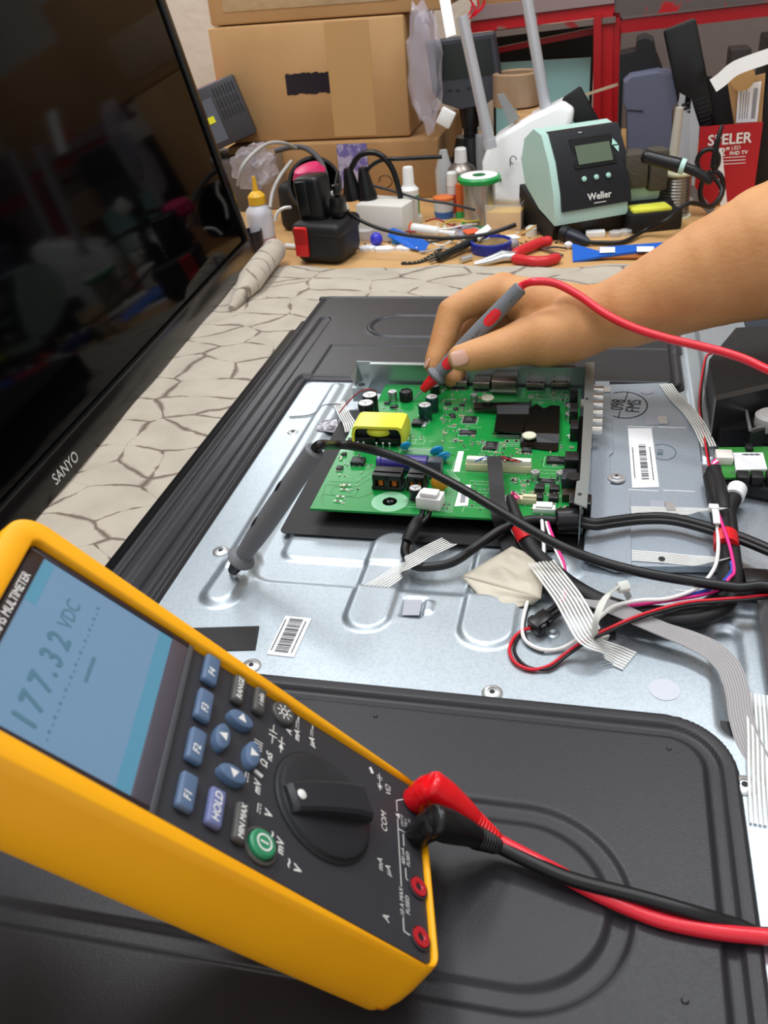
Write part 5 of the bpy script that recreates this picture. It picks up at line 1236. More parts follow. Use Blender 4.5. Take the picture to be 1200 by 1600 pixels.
if TVM.to_3x3().col[2].x < 0: TVM = frame(b1, ydir, up_)
sgn = -1.0 if TVM.to_3x3().col[0].dot(ydir) > 0 else 1.0
ltv = thing('television', 'glossy black flat television standing upright along the left edge', 'television', M=TVM)
def lt(name, mb, m, parent=None, **k): return obj(name, mb, m, parent or ltv, local=True, **k)
X1 = sgn * 0.78
def bx(mb, a, b, y0, y1, z0, z1, bev=0): return mb.boxat(sgn * a, sgn * b, y0, y1, z0, z1, bev=bev)
HT = 0.50
k = MB(); bx(k, 0, .78, .014, HT, -.035, -.004, .003); lt('rear_shell', k, black_sat)
k = MB(); bx(k, 0, .78, 0, .030, -.006, .004, .002); bx(k, 0, .014, 0, HT, -.006, .004, .002); bx(k, 0, .78, HT - .014, HT, -.006, .004, .002); bx(k, .766, .78, 0, HT, -.006, .004, .002)
lt('bezel', k, mat('bezel_gloss', '0d0d0e', 0.22))
k = MB(); bx(k, .010, .77, .026, HT - .010, -.005, -.0005); lt('screen', k, mat('screen_glass', '030304', 0.07, spec=0.5, ior=1.18))
k = MB(); bx(k, .012, .768, .0285, .0300, .0035, .0045); lt('bezel_trim', k, black_sat)
lp_ = TVM.inverted() @ P(104, 728, TZ)
ray_o = TVM.inverted() @ CAM_O; ray_d = TVM.inverted().to_3x3() @ _ray(103, 731)
s_ = (.0045 - ray_o.z) / ray_d.z; lc = ray_o + ray_d * s_
t = MB(); t.text('SANYO', Matrix.Translation(lc), .0135, bold=.0002); lt('lettering', t, plastic('silver_print', 'c8c8c6', .4), smooth=False)

# ---------------------------------------------------------------- background: cartons
def B(px, py): return P(px, py, BZ)
def facing(cx, cy, a=0.0, z=BZ): return rotz((cx, cy, z), a)
YC = 1.52
p0 = PY(343, 226, YC); p1 = PY(640, 212, YC); pt0 = PY(333, 40, YC); pt1 = PY(632, 27, YC)
lowz = (p0.z + p1.z) / 2; topz = (pt0.z + pt1.z) / 2; xL, xR = (p0.x + pt0.x) / 2, (p1.x + pt1.x) / 2
box_lo = thing('cardboard_box', 'lower brown carton under the marked carton, with a purple printed strip', 'box', (xL, YC, BZ))
obj('carton', MB().boxat(xL + .01, PY(684, 210, YC - .02).x, YC - .02, YC + .25, BZ, lowz - .002, bev=.003), cardb_d, box_lo)
a = PY(525, 219, YC - .02); b = PY(572, 217, YC - .02)
obj('printed_strip', MB().boxat(a.x, b.x, YC - .0212, YC - .0204, BZ + .02, lowz - .004), mat('strip_print', 'a9a3bf', 0.6, var=(120, '6a62a0', 0.45, 0.55)), box_lo)
box_hi = thing('cardboard_box', 'large brown carton with a black scribbled rectangle, on top of the lower carton', 'box', (xL, YC, lowz))
obj('carton', MB().boxat(xL, xR, YC, YC + .27, lowz, topz, bev=.004), cardb, box_hi)
a = PY(445, 116, YC); b = PY(526, 144, YC)
r_ = random.Random(4); poly = []
for i in range(24): poly.append((a.x + (b.x - a.x) * i / 23, b.z + r_.uniform(-.0015, .0015)))
for i in range(24): poly.append((b.x - (b.x - a.x) * i / 23, a.z + r_.uniform(-.0015, .0015)))
obj('marker_scribble', MB().prism(poly, 0, .0003, Matrix(((1, 0, 0, 0), (0, 0, -1, YC - .0002), (0, 1, 0, 0), (0, 0, 0, 1)))), mat('marker_ink', '14101f', 0.35), box_hi, smooth=False)
a = PY(335, 40, YC).z
obj('packing_tape', MB().boxat(PY(505, 30, YC).x, PY(575, 30, YC).x, YC - .0006, YC - .0001, lowz + .004, topz - .003), mat('brown_tape', 'b58f5e', 0.45), box_hi)
box_tp = thing('cardboard_box', 'brown carton wrapped in shiny tape at the top of the carton stack', 'box', (xL, YC, topz))
obj('carton', MB().boxat(xL + .005, xR + .06, YC + .005, YC + .26, topz + .002, topz + .18, bev=.004), cardb, box_tp)
obj('packing_tape', MB().boxat(xL + .03, xR - .01, YC + .0040, YC + .0049, topz + .02, topz + .09, bev=.0004), mat('shiny_tape', 'b39a78', 0.15, coat=0.5, bump=(60, .6, .003)), box_tp)
# clear plastic bag hanging at the right of the cartons
def blob(mb, c, r, seed, amp=.25, M=None, n=24, m=16):
    rr = random.Random(seed); ph = [rr.uniform(0, 6) for _ in range(8)]; s0 = len(mb.v); mb.ell((0, 0, 0), 1.0, n=n, m=m)
    for i in range(s0, len(mb.v)):
        x, y, z = mb.v[i]; f = 1 + amp * (math.sin(5 * x + ph[0]) * math.sin(6 * y + ph[1]) + .6 * math.sin(9 * z + ph[2] + 4 * x) + .4 * math.sin(13 * y + ph[3] - 7 * z)) 
        q = Vector((x * r[0] * f, y * r[1] * f, z * r[2] * f)); q = (M @ q if M is not None else q) + Vector(c); mb.v[i] = tuple(q)
    return mb
bagm = mat('clear_bag', 'd7d2df', 0.15, alpha=0.30, spec=0.8)
obj('plastic_bag', blob(MB(), PY(664, 105, YC - .03), (.026, .02, .085), 3, .15), bagm, None, label='crumpled clear plastic bag hanging on the right side of the cartons', cat='bag')
obj('white_strip', MB().slab([PY(683, -20, 1.40), PY(700, -20, 1.40), PY(713, 54, 1.38), PY(697, 59, 1.38)], .004), plastic('bright_white_plastic', 'f6f6f4', .3), None, label='bright white flat plastic strip standing behind the microscope screen', cat='strip')

# power adapter at the far left, on its shelf box
ad = thing('power_supply_box', 'dark grey vented power box with a yellow sticker beside the large carton', 'power supply', tuple(PY(345, 230, 1.46)))
M_ad = Matrix.Translation(PY(350, 190, 1.46)) @ Matrix.Rotation(-.30, 4, 'Y') @ Matrix.Rotation(.35, 4, 'Z')
obj('case', MB().boxat(-.045, .042, 0, .10, -.035, .058, M_ad, bev=.004), plastic('dark_grey_case', '38373b', .5), ad)
obj('front_label', MB().boxat(-.036, -.004, -.0008, .0, -.026, .040, M_ad), plastic('slate_label', '555a64', .4), ad)
obj('sticker', MB().boxat(-.026, -.012, -.0016, -.0008, .004, .014, M_ad), plastic('yellow_sticker', 'd8d82a', .5), ad)
k = MB()
for i in range(7):
    for j in range(3): k.boxat(.002 + i * .0055, .0045 + i * .0055, -.0006, .0, .002 + j * .017, .016 + j * .017, M_ad)
obj('vent_slots', k, dark_ink, ad, smooth=False)
obj('top_sticker', MB().boxat(-.03, .02, .02, .07, .058, .0588, M_ad), plastic('pink_label', 'b0606a', .5), ad)
sb_ = B(352, 338)
obj('storage_box', MB().boxat(sb_.x - .06, sb_.x + .05, 1.44, 1.56, BZ, PY(345, 238, 1.46).z - .012, bev=.002), plastic('brown_grey_box', '4e4640', .6), None, label='plain dark carton under the vented power box behind the cables', cat='box')
obj('plastic_bag', blob(MB(), PY(397, 262, 1.36), (.036, .02, .030), 8, .2, Matrix.Rotation(-.7, 3, 'Y').to_4x4()), mat('clear_bag_b', 'b9b3bb', .15, alpha=.35, spec=.8), None, label='clear plastic bag with purple print under the vented power box', cat='bag')
obj('tall_carton', MB().boxat(PY(403, 250, 1.46).x, PY(430, 250, 1.46).x, 1.45, 1.53, BZ, PY(415, 240, 1.46).z, bev=.002), plastic('dull_tan_card', '83715e', .8), None, label='narrow dull tan carton behind the squeeze bottle and white cable', cat='box')

# ---------------------------------------------------------------- bottles and tools at the left of the bench
def upright(name, label, cat, px, py, group=None): 
    c = B(px, py); return thing(name, label, cat, tuple(c), group=group), c
bo, c = upright('squeeze_bottle', 'translucent white squeeze bottle with yellow nozzle cap beside the television', 'bottle', 412, 383)
obj('body', MB().lathe([(.018, 0), (.0195, .002), (.0195, .045), (.018, .052), (.012, .058), (.011, .060)], c, n=32), mat('milky_plastic', 'd5d5dc', .35, sss=.2), bo)
obj('liquid', MB().lathe([(.0197, .002), (.0197, .014)], c, n=32), mat('pinkish_liquid', 'b89aa0', .4), bo)
obj('cap', MB().lathe([(.0125, .060), (.0125, .071), (.008, .076), (.004, .078), (.0022, .098)], c, n=28), plastic('yellow_cap', 'e3b12a', .4), bo)
cu, c = upright('small_cup', 'small dark round cup standing in front of the squeeze bottle', 'cup', 398, 392)
obj('wall', MB().lathe([(.014, 0), (.015, .030), (.0135, .030), (.012, .004)], c, n=24), plastic('navy_cup', '1c1d2a', .4), cu)
# cordless drill standing on its battery
dr, c = upright('cordless_drill', 'black cordless drill standing on its red-latched battery pack', 'drill', 503, 411)
M = rotz(c, -.18)
obj('battery_pack', MB().boxat(-.036, .037, -.012, .062, 0, .052, M, bev=.016, seg=5).boxat(-.037, .038, -.013, .063, .034, .056, M, bev=.010, seg=4), black_matte, dr)
ltc = obj('latch', MB().boxat(-.030, -.010, -.017, -.010, .012, .052, M, bev=.003), plastic('latch_red', 'd42020', .4), dr)
k = MB()
for i in range(6): k.boxat(-.029, -.011, -.0175, -.0168, .030 + i * .0035, .0315 + i * .0035, M)
obj('latch_ribs', k, plastic('dark_red', '8a1212', .4), ltc)
obj('handle', MB().boxat(-.026, .012, .005, .044, .050, .112, M @ Matrix.Rotation(-.08, 4, 'Y'), bev=.007, seg=3).boxat(-.022, -.004, .002, .010, .062, .108, M @ Matrix.Rotation(-.08, 4, 'Y'), bev=.003), plastic('drill_black', '121214', .4), dr)
obj('trigger', MB().boxat(.012, .030, .012, .038, .056, .085, M, bev=.006).boxat(.018, .028, .016, .030, .085, .100, M, bev=.004), black_sat, dr)
obj('magenta_trim', MB().lathe([(.022, 0), (.024, .006), (.018, .016), (.008, .019)], c + Vector((-.022, .062, .098)), (-.2, -.2, 1), 28), plastic('magenta', 'c41e5c', .4), dr)
blkc, c = upright('black_case', 'black rounded plastic case in shadow behind the drill battery', 'case', 452, 378)
obj('shell', MB().boxat(-.036, .022, .05, .10, 0, .070, rotz(c, -.1), bev=.012, seg=3), black_matte, blkc)
cyl_ = thing('black_tube_lamp', 'wide black cylinder lying open end towards the camera behind the drill', 'tube', tuple(PY(470, 300, 1.36)))
ce = PY(492, 288, 1.31); ax_ = Vector((.35, -.85, .38)).normalized()
obj('barrel', MB().lathe([(.036, -.10), (.040, -.05), (.040, 0), (.036, 0), (.034, -.08)], ce, ax_, 36), plastic('barrel_black', '1e1a1a', .45), cyl_)
# power strip with two plugs
ps, c = upright('power_strip', 'white power strip block with two black plugs beside the drill', 'power strip', 588, 378)
M = rotz(c, -.25)
obj('block', MB().boxat(-.030, .045, .00, .055, 0, .052, M, bev=.003), plastic('dirty_white', 'd8d5cc', .5), ps)
for i, (px, py) in enumerate(((553, 318), (576, 322))):
    q = PY(px, py, c.y + .035); q = Vector((q.x, q.y, c.z + .052))
    pl = thing('power_plug', ['black round power plug at the left of the white block', 'black power plug at the right of the white block'][i], 'plug', tuple(q))
    obj('plug_body', MB().lathe([(.014, .0), (.014, .006), (.012, .014), (.009, .030), (.006, .044)], q, (-.1, 0, 1), 20), black_rubber, pl)
    if i == 0: pts = [q + Vector((-.004, 0, .040)), PY(545, 270, q.y), PY(562, 243, q.y), PY(590, 240, q.y), PY(612, 262, q.y), PY(624, 300, q.y), PY(628, 334, q.y)]
    else: pts = [q + Vector((-.003, 0, .040)), PY(567, 283, q.y), PY(577, 262, q.y), PY(598, 250, q.y), PY(630, 248, q.y), PY(690, 245, q.y + .02)]
    obj('cord', MB().tube(smooth_path(pts, 8), .0042 if i == 0 else .0030, 10), black_rubber, pl, ang=60)
def pyc(name, label, cat, pts, r, m, **k): return obj(name, MB().tube(smooth_path([PY(*q) for q in pts], 8), r, 8), m, None, ang=60, label=label, cat=cat, **k)
gw = plastic('grey_cable', 'a9a6a0', .5); 
pyc('cable', 'pale grey cable arching over the squeeze bottle', 'cable', [(372, 290, 1.22), (378, 262, 1.22), (398, 238, 1.24), (420, 224, 1.27), (445, 224, 1.30), (462, 232, 1.33)], .0026, gw)
pyc('cable', 'dark grey cable arching down behind the drill handle', 'cable', [(430, 236, 1.34), (455, 230, 1.34), (478, 232, 1.33), (498, 248, 1.31), (508, 270, 1.29), (512, 300, 1.28)], .0040, plastic('dark_grey_cable', '48474a', .5))
pyc('cable', 'grey cable curving between squeeze bottle and drill', 'cable', [(455, 252, 1.30), (438, 275, 1.26), (426, 300, 1.24), (422, 325, 1.22)], .0026, gw)
pyc('cable', 'short white cable curving beside the squeeze bottle', 'cable', [(430, 345, 1.20), (434, 332, 1.20), (444, 325, 1.20), (454, 324, 1.21)], .0022, white_c)
pyc('cable', 'black cable sagging from the power strip across the bench clutter', 'cable', [(528, 268, 1.30), (524, 300, 1.26), (534, 322, 1.22), (556, 340, 1.19), (590, 356, 1.18), (640, 368, 1.175), (700, 372, 1.175), (760, 366, 1.18), (806, 350, 1.19)], .0024, black_rubber)
pyc('cable', 'thin dark cable running from the power strip to the green solder spool', 'cable', [(552, 284, 1.33), (590, 292, 1.32), (625, 302, 1.30), (660, 312, 1.28), (700, 318, 1.28), (742, 328, 1.30)], .0020, plastic('slate_cable', '3c3c40', .5))
pyc('cable', 'thin grey cable behind the drill trigger', 'cable', [(520, 290, 1.28), (530, 305, 1.26), (541, 318, 1.25), (545, 328, 1.24)], .0015, gw)
pyc('thin_wire', 'thin curly black wire in front of the lower carton', 'wire', [(592, 285, 1.46), (595, 276, 1.46), (606, 275, 1.46), (613, 284, 1.46), (606, 293, 1.46), (594, 296, 1.46)], .0008, black_rubber)
obj('white_bead', MB().lathe([(.005, 0), (.005, .008), (.003, .010)], PY(519, 306, 1.22), (.6, -.5, .5), 16), white_pl, None, label='tiny white cap beside the drill trigger', cat='cap')

# bottles in the middle
bt, c = upright('small_bottle', 'small white bottle with green label and white cap by the carton', 'bottle', 642, 346)
obj('body', MB().lathe([(.0135, 0), (.0145, .002), (.0145, .048), (.010, .053)], c, n=28), white_pl, bt)
obj('label_band', MB().lathe([(.0147, .008), (.0147, .040)], c, n=28), plastic('label_green', '2a9a4a', .5), bt)
obj('cap', MB().lathe([(.010, .053), (.0085, .056), (.0080, .078), (.007, .080)], c, n=24), white_pl, bt)
jr_, c = upright('small_jar', 'small round white jar with blue stripe and orange lid', 'jar', 694, 341)
obj('body', MB().lathe([(.013, 0), (.0155, .018), (.0155, .028)], c, n=28), plastic('pale_grey_jar', 'cfd2d6', .4), jr_)
obj('stripe', MB().lathe([(.0135, .002), (.0150, .012)], c, n=28), plastic('jar_blue', '2f68b8', .4), jr_)
obj('lid', MB().lathe([(.0160, .028), (.0160, .032), (.010, .034)], c, n=28), plastic('jar_orange', 'd8743a', .4), jr_)
cn, c = upright('spray_can', 'spray can with white cap behind the green solder spool', 'can', 722, 322)
obj('body', MB().lathe([(.024, 0), (.024, .052), (.020, .060), (.010, .067)], c, n=32), metal_d, cn)
obj('cap', MB().lathe([(.010, .067), (.009, .086), (.007, .088)], c, n=24), white_pl, cn)
ct, c = upright('glue_tube', 'slim white and grey tube with white cap left of the solder spool', 'tube', 708, 338)
obj('body', MB().lathe([(.0075, 0), (.0078, .045), (.0065, .050)], c, n=20), plastic('tube_grey', 'c9c4c2', .4), ct)
obj('cap', MB().lathe([(.0080, .046), (.0078, .064), (.006, .066)], c, n=20), white_pl, ct)
obj('label_band', MB().lathe([(.0080, .006), (.0081, .034)], c, n=20), plastic('tube_red', 'c0504a', .5), ct)
sb, c = upright('clear_bottle', 'cloudy clear plastic bottle standing behind the small jar', 'bottle', 696, 322)
obj('body', MB().lathe([(.013, 0), (.014, .055), (.008, .075), (.006, .085)], c, n=24), frost_pl, sb)
ob_, c = upright('marker_tube', 'orange-red and green tube between the slim tube and solder spool', 'tube', 719, 340)
obj('body', MB().lathe([(.0058, 0), (.0058, .050)], c, n=16), plastic('tube_orange', 'd2632c', .5), ob_)
obj('band', MB().lathe([(.0060, 0), (.0060, .010)], c, n=16), plastic('label_green2', '38b05a', .5), ob_)
# solder spools
sp, c = upright('solder_spool', 'solder spool with a bright green rim and paper top label', 'solder spool', 750, 352)
obj('solder_wire', MB().lathe([(.023, .004), (.023, .062)], c, n=40), mat('solder_grey', 'b9b5ac', .28, .8, bump=(500, .3, .0004)), sp)
obj('lower_rim', MB().lathe([(.027, 0), (.027, .004), (.023, .004)], c, n=40), plastic('spool_green', '1f9a48', .35), sp)
obj('rim', MB().lathe([(.024, .061), (.030, .063), (.031, .066), (.031, .069), (.029, .071), (.026, .0712)], c, n=40), plastic('spool_green', '1f9a48', .35), sp)
obj('paper_label', MB().lathe([(.0265, .0713), (.0265, .0717), (.009, .0717)], c, n=40), paper_w, sp)
obj('hole', MB().lathe([(.0095, .0718), (.0095, .0721)], c, n=24), plastic('spool_green_d', '0f6a32', .5), sp)
s2, c = upright('solder_spool', 'silver solder spool with yellowed white rim right of the soldering station', 'solder spool', 1050, 338)
M = None
obj('solder_wire', MB().lathe([(.021, .003)] + [(.0210 + .0012 * (i % 2), .005 + i * .0021) for i in range(26)] + [(.021, .060)], c, n=40), mat('solder_silver', '9a958e', .25, .9), s2)
obj('lower_rim', MB().lathe([(.026, 0), (.026, .003), (.021, .003)], c, n=40), plastic('yellowed_white', 'ddd9b8', .5), s2)
obj('rim', MB().lathe([(.021, .060), (.0260, .060), (.0265, .063), (.0255, .064), (.012, .064)], c, n=40), plastic('yellowed_white', 'ddd9b8', .5), s2)
obj('hole', MB().lathe([(.0085, .0642), (.0085, .0646)], c, n=24), plastic('spool_grey', '77777a', .5), s2)
# flux tub
ft, c = upright('plastic_tub', 'small translucent square tub half filled with yellow paste', 'tub', 785, 360)
M = rotz(c, -.08)
obj('tub_wall', MB().boxat(-.025, .027, 0, .036, 0, .001, M).boxat(-.025, .027, 0, .001, 0, .036, M, bev=.0003).boxat(-.025, .027, .035, .036, 0, .036, M).boxat(-.025, -.024, 0, .036, 0, .036, M).boxat(.026, .027, 0, .036, 0, .036, M), mat('tub_clear', 'eeeeea', .3, alpha=.25), ft)
obj('yellow_paste', MB().boxat(-.0238, .0258, .0012, .0348, .0011, .025, M, bev=.001), mat('yellow_flux', 'f0bc22', .5), ft)

# ---------------------------------------------------------------- soldering station
ws = thing('soldering_station', 'sage green and black soldering station with display on the bench', 'soldering station', tuple(B(866, 380)))
c = B(866, 380); WA = .52
# local axes: x along the front panel to the right, y to the back
WM = rotz(c, .52)
prof = [(.0, 0.0), (.0, .022), (-.002, .0300), (.006, .062), (.022, .100), (.046, .132), (.072, .137), (.105, .120), (.120, .08), (.120, 0)]
W_ = .110
k = MB()
n = len(prof); vs = [(0, y, z) for y, z in prof] + [(W_, y, z) for y, z in prof]
def wedge(mb, prof, x0, x1, M):
    n = len(prof); vs = [(x0, y, z) for y, z in prof] + [(x1, y, z) for y, z in prof]
    return mb.raw(vs, [tuple(range(n)), tuple(range(n, 2 * n))[::-1]] + [(i, i + n, (i + 1) % n + n, (i + 1) % n) for i in range(n)], M)
obj('base_housing', wedge(MB(), [(.012, 0), (.004, .022), (.050, .030), (.115, .055), (.120, .0)], .001, W_ - .001, WM), black_matte, ws)
obj('green_housing', wedge(MB(), [(.0, .023), (.0, .030), (.006, .062), (.022, .100), (.046, .132), (.070, .136), (.098, .120), (.108, .09), (.095, .060), (.050, .036)], 0, W_, WM), teal_pl, ws)
pf = [(-.0015, .040), (.0045, .062), (.0205, .1005), (.0445, .1325), (.052, .134), (.052, .130), (.026, .098), (.010, .060), (.004, .040)]
fp = obj('front_panel', wedge(MB(), pf, .010, W_ + .004, WM), plastic('panel_black', '1b1d22', .4), ws)
def WP(x, t, off=.001):                     # point on the slanted panel; t from bottom to top
    q = [(-.0015, .040), (.0045, .062), (.0205, .1005), (.0445, .1325)]; L_s = [0]
    for i in range(3): L_s.append(L_s[-1] + math.hypot(q[i + 1][0] - q[i][0], q[i + 1][1] - q[i][1]))
    s_ = t * L_s[-1]
    for i in range(3):
        if s_ <= L_s[i + 1] + 1e-9:
            u = (s_ - L_s[i]) / (L_s[i + 1] - L_s[i]); y = q[i][0] + (q[i + 1][0] - q[i][0]) * u; z = q[i][1] + (q[i + 1][1] - q[i][1]) * u
            ty, tz = q[i + 1][0] - q[i][0], q[i + 1][1] - q[i][1]; l = math.hypot(ty, tz); ty /= l; tz /= l
            return WM @ Vector((x, y - tz * off, z + ty * off)), (WM.to_3x3() @ Vector((0, ty, tz)))
    return None
def wquad(x0, x1, t0, t1, off):
    return [WP(x0, t0, off)[0], WP(x1, t0, off)[0], WP(x1, t1, off)[0], WP(x0, t1, off)[0]]
obj('display_frame', MB().slab(wquad(.036, .098, .50, .88, .0018), .001), plastic('frame_black', '0c0d0f', .3), fp)
obj('display', MB().slab(wquad(.041, .092, .54, .78, .0026), .0005), mat('lcd_green', '5d6b58', .2), fp)
for i, x in enumerate((.046, .064, .082)):
    q, u_ = WP(x, .36, .0012); obj('button', MB().lathe([(.0034, 0), (.0034, .002), (.002, .003)], q, u_.cross(WM.to_3x3() @ Vector((1, 0, 0))) * -1, 16), plastic('mint', 'a8d8c8', .4), fp)
q1, u_ = WP(.099, .72, .0015); xd = WM.to_3x3() @ Vector((1, 0, 0))
obj('button', MB().raw([q1 + u_ * .010 - xd * .0005, q1 + u_ * .001 - xd * .004, q1 + u_ * .001 + xd * .005], [(0, 1, 2)]), M_['mint'], fp, smooth=False)
obj('button', MB().raw([q1 - u_ * .010 + xd * .003, q1 - u_ * .001 - xd * .002, q1 - u_ * .001 + xd * .006], [(0, 2, 1)]), M_['mint'], fp, smooth=False)
q, u_ = WP(.066, .13, .0016); t = MB(); t.text('Weller', frame(q, xd, u_), .0125, bold=.0003); q, u_ = WP(.066, .05, .0016); t.boxat(-.009, .009, -.0005, .0005, 0, .0001, frame(q, xd, u_))
q, u_ = WP(.054, .955, .0018); t.text('~', frame(q, xd, u_), .010)
obj('lettering', t, white_ink, fp, smooth=False)
cp = WM @ Vector((.012, .001, .012)); pl = thing('connector_plug', 'black ribbed round cable plug at the front of the soldering station', 'plug', tuple(cp))
ax_ = (WM.to_3x3() @ Vector((.45, -.85, -.15))).normalized()
obj('ring', MB().lathe([(.0105, 0), (.0105, .010), (.009, .011)], cp, ax_, 24), black_matte, pl)
obj('boot', MB().lathe([(.009, .010), (.0095, .022), (.007, .036), (.0035, .044)], cp, ax_, 24), plastic('navy_boot', '1d2330', .4), pl)
e_ = cp + ax_ * .042
obj('cord', MB().tube(smooth_path([e_, B(935, 384) + Vector((0, 0, .004)), B(975, 382) + Vector((0, 0, .004)), B(1005, 370) + Vector((0, 0, .008)), PY(1040, 345, 1.26), PY(1075, 318, 1.28), PY(1110, 322, 1.30), PY(1128, 300, 1.32), PY(1118, 280, 1.33), PY(1106, 268, 1.33)], 8), .0030, 10), black_rubber, pl, ang=60)
# iron holder, iron, sponge tray
ho = thing('iron_holder', 'grey soldering iron holder with yellow sponge tray beside the station', 'iron holder', tuple(B(1000, 370)))
h0 = B(996, 365); HM = rotz(h0, .30)
tray = obj('tray', MB().boxat(-.012, .062, 0, .075, 0, .026, HM, bev=.003).boxat(-.010, .060, .030, .075, .02, .032, HM, bev=.003), black_matte, ho)
obj('sponge', MB().boxat(-.006, .048, .004, .040, .024, .031, HM, bev=.003), mat('yellow_sponge', 'dfe04a', .9, bump=(300, .6, .001)), ho)
obj('green_foot', MB().boxat(-.012, .045, .045, .10, .030, .052, HM, bev=.006), teal_pl, ho)
obj('wool_block', MB().boxat(-.012, .020, .03, .07, .052, .098, HM, bev=.004).boxat(.022, .048, .03, .06, .046, .100, HM, bev=.004), mat('brass_wool_dark', '4c463c', .8, bump=(300, .8, .002)), ho)
si = thing('soldering_iron', 'black soldering iron with a pale ring resting in its holder', 'soldering iron', tuple(PY(1060, 255, 1.27)))
a = PY(1003, 243, 1.27); b = PY(1062, 259, 1.26); e = PY(1112, 286, 1.25)
obj('grip', MB().tube(smooth_path([a, a.lerp(b, .5), b, PY(1090, 270, 1.255), e], 8), [float(x) for x in np.interp(np.linspace(0, 1, 33), [0, .05, .2, .5, .55, .9, 1], [.005, .0085, .0085, .0095, .0065, .0055, .0035])], 20), black_sat, si, ang=60)
obj('ring', MB().lathe([(.0095, 0), (.0100, .002), (.0095, .006)], PY(1063, 259, 1.255), (b - a).normalized(), 24), plastic('mint_ring', 'b8ddd0', .4), si)

# ---------------------------------------------------------------- router, microscope, poles
wr = thing('router', 'white curved router body with small grey logo behind the soldering station', 'router', tuple(B(800, 320)))
Yr = 1.40
op = [(757, 318), (755, 285), (752, 255), (760, 232), (775, 215), (800, 200), (830, 183), (860, 170), (880, 160), (897, 172), (895, 190), (880, 220), (880, 320)]
pf_ = [PY(a, b, Yr) for a, b in op]; 
k = MB(); cx_ = sum(p.x for p in pf_) / len(pf_); cz_ = sum(p.z for p in pf_) / len(pf_)
n = len(pf_); rings = []
for t_, s_ in ((0.0, .93), (.006, .985), (.014, 1.0), (.045, 1.0), (.055, .93)):
    rings += [Vector((cx_ + (p.x - cx_) * s_, Yr + t_ + (p.z - cz_) * .18, cz_ + (p.z - cz_) * s_)) for p in pf_]
fs = [(i * n + j, i * n + (j + 1) % n, (i + 1) * n + (j + 1) % n, (i + 1) * n + j) for i in range(4) for j in range(n)] + [tuple(range(n))[::-1], tuple(4 * n + j for j in range(n))]
o = obj('shell', k.raw(rings, fs), mat('router_white', 'f4f4f4', .3), wr, ang=50)
md = o.modifiers.new('round', 'BEVEL'); md.width = .004; md.segments = 2; md.limit_method = 'ANGLE'
obj('lower_band', MB().slab([PY(757, 305, Yr - .010), PY(820, 290, Yr - .010), PY(822, 303, Yr - .010), PY(758, 318, Yr - .010)], .001), plastic('pale_grey_band', 'b9bcc0', .4), wr)
lg = MB(); q = PY(802, 250, Yr - .012); ring_pts = [q + Vector((.0045 * math.cos(a_ / 12 * 2 * PI), 0, .0055 * math.sin(a_ / 12 * 2 * PI))) for a_ in range(10)]
lg.tube(ring_pts, .0010, 6).tube([q + Vector((-.0045, 0, .001)), q + Vector((-.0045, 0, -.009))], .0010, 6)
lg.text('tp-link', frame(PY(826, 248, Yr - .013), (1, 0, 0), (0, 0, 1)), .009)
obj('logo', lg, plastic('logo_grey', '8a8d92', .4), wr)
obj('green_light', MB().lathe([(.003, 0), (.003, .001)], PY(781, 281, Yr - .012), (0, -1, 0), 12), plastic('green_dot', '2f8a4a', .4), wr)
pole_m = mat('pole_silver', 'c4c6cc', .35, .3)
for (a, b, lab) in (((722, 25), (764, 218), 'slim silver pole in front of the microscope screen, left of two'), ((822, -10), (853, 172), 'slim silver pole right of the microscope screen, right of two')):
    y_ = 1.36 if a[0] < 800 else 1.43
    obj('silver_pole', MB().tube([PY(*a, y_), PY(*b, y_)], .0080, 16).tube([PY(*b, y_), PY(*b, y_) + (PY(*b, y_) - PY(*a, y_)).normalized() * .012], .0095, 16), pole_m, None, label=lab, cat='pole', group=None)
ms = thing('digital_microscope', 'dark grey digital microscope with square screen on black stand', 'microscope', tuple(B(735, 270)))
Ym = 1.50
sp_ = [(664, 66), (772, 50), (784, 125), (780, 148), (758, 164), (720, 172), (690, 162), (676, 146)]
pp = [PY(a, b, Ym) for a, b in sp_]; n = len(pp)
k = MB(); vs = []
cc = sum(pp, Vector()) / n
for t_, s_ in ((0, .96), (.003, 1.0), (.018, 1.0), (.024, .94)): vs += [Vector((cc.x + (p.x - cc.x) * s_, Ym + t_, cc.z + (p.z - cc.z) * s_)) for p in pp]
k.raw(vs, [(i * n + j, i * n + (j + 1) % n, (i + 1) * n + (j + 1) % n, (i + 1) * n + j) for i in range(3) for j in range(n)] + [tuple(range(n))[::-1], tuple(3 * n + j for j in range(n))])
hd = obj('screen_housing', k, plastic('screen_grey', '3a3c44', .45), ms)
obj('screen', MB().slab([PY(677, 73, Ym - .001), PY(766, 60, Ym - .001), PY(773, 115, Ym - .001), PY(684, 127, Ym - .001)], .0008), mat('microscope_glass', '1c2422', .15), hd)
obj('screen_buttons', MB().boxat(0, .006, -.001, 0, 0, .0025, Matrix.Translation(PY(700, 143, Ym))).boxat(.012, .018, -.001, 0, 0, .0025, Matrix.Translation(PY(700, 143, Ym))).boxat(.030, .036, -.001, 0, .002, .0045, Matrix.Translation(PY(700, 143, Ym))), dark_ink, hd)
obj('column', MB().cyl(PY(733, 160, Ym + .02), PY(735, 198, Ym + .02), .017, .014).cyl(PY(735, 198, Ym + .02), PY(736, 214, Ym + .02), .0115, .0115).cyl(PY(736, 212, Ym + .02), PY(738, 262, Ym + .02), .024, .036), black_sat, ms)
obj('base', MB().boxat(-.045, .03, -.01, .06, -.005, PY(738, 250, Ym + .02).z - BZ, rotz((PY(738, 260, Ym).x, Ym, BZ), 0), bev=.006), black_matte, ms)
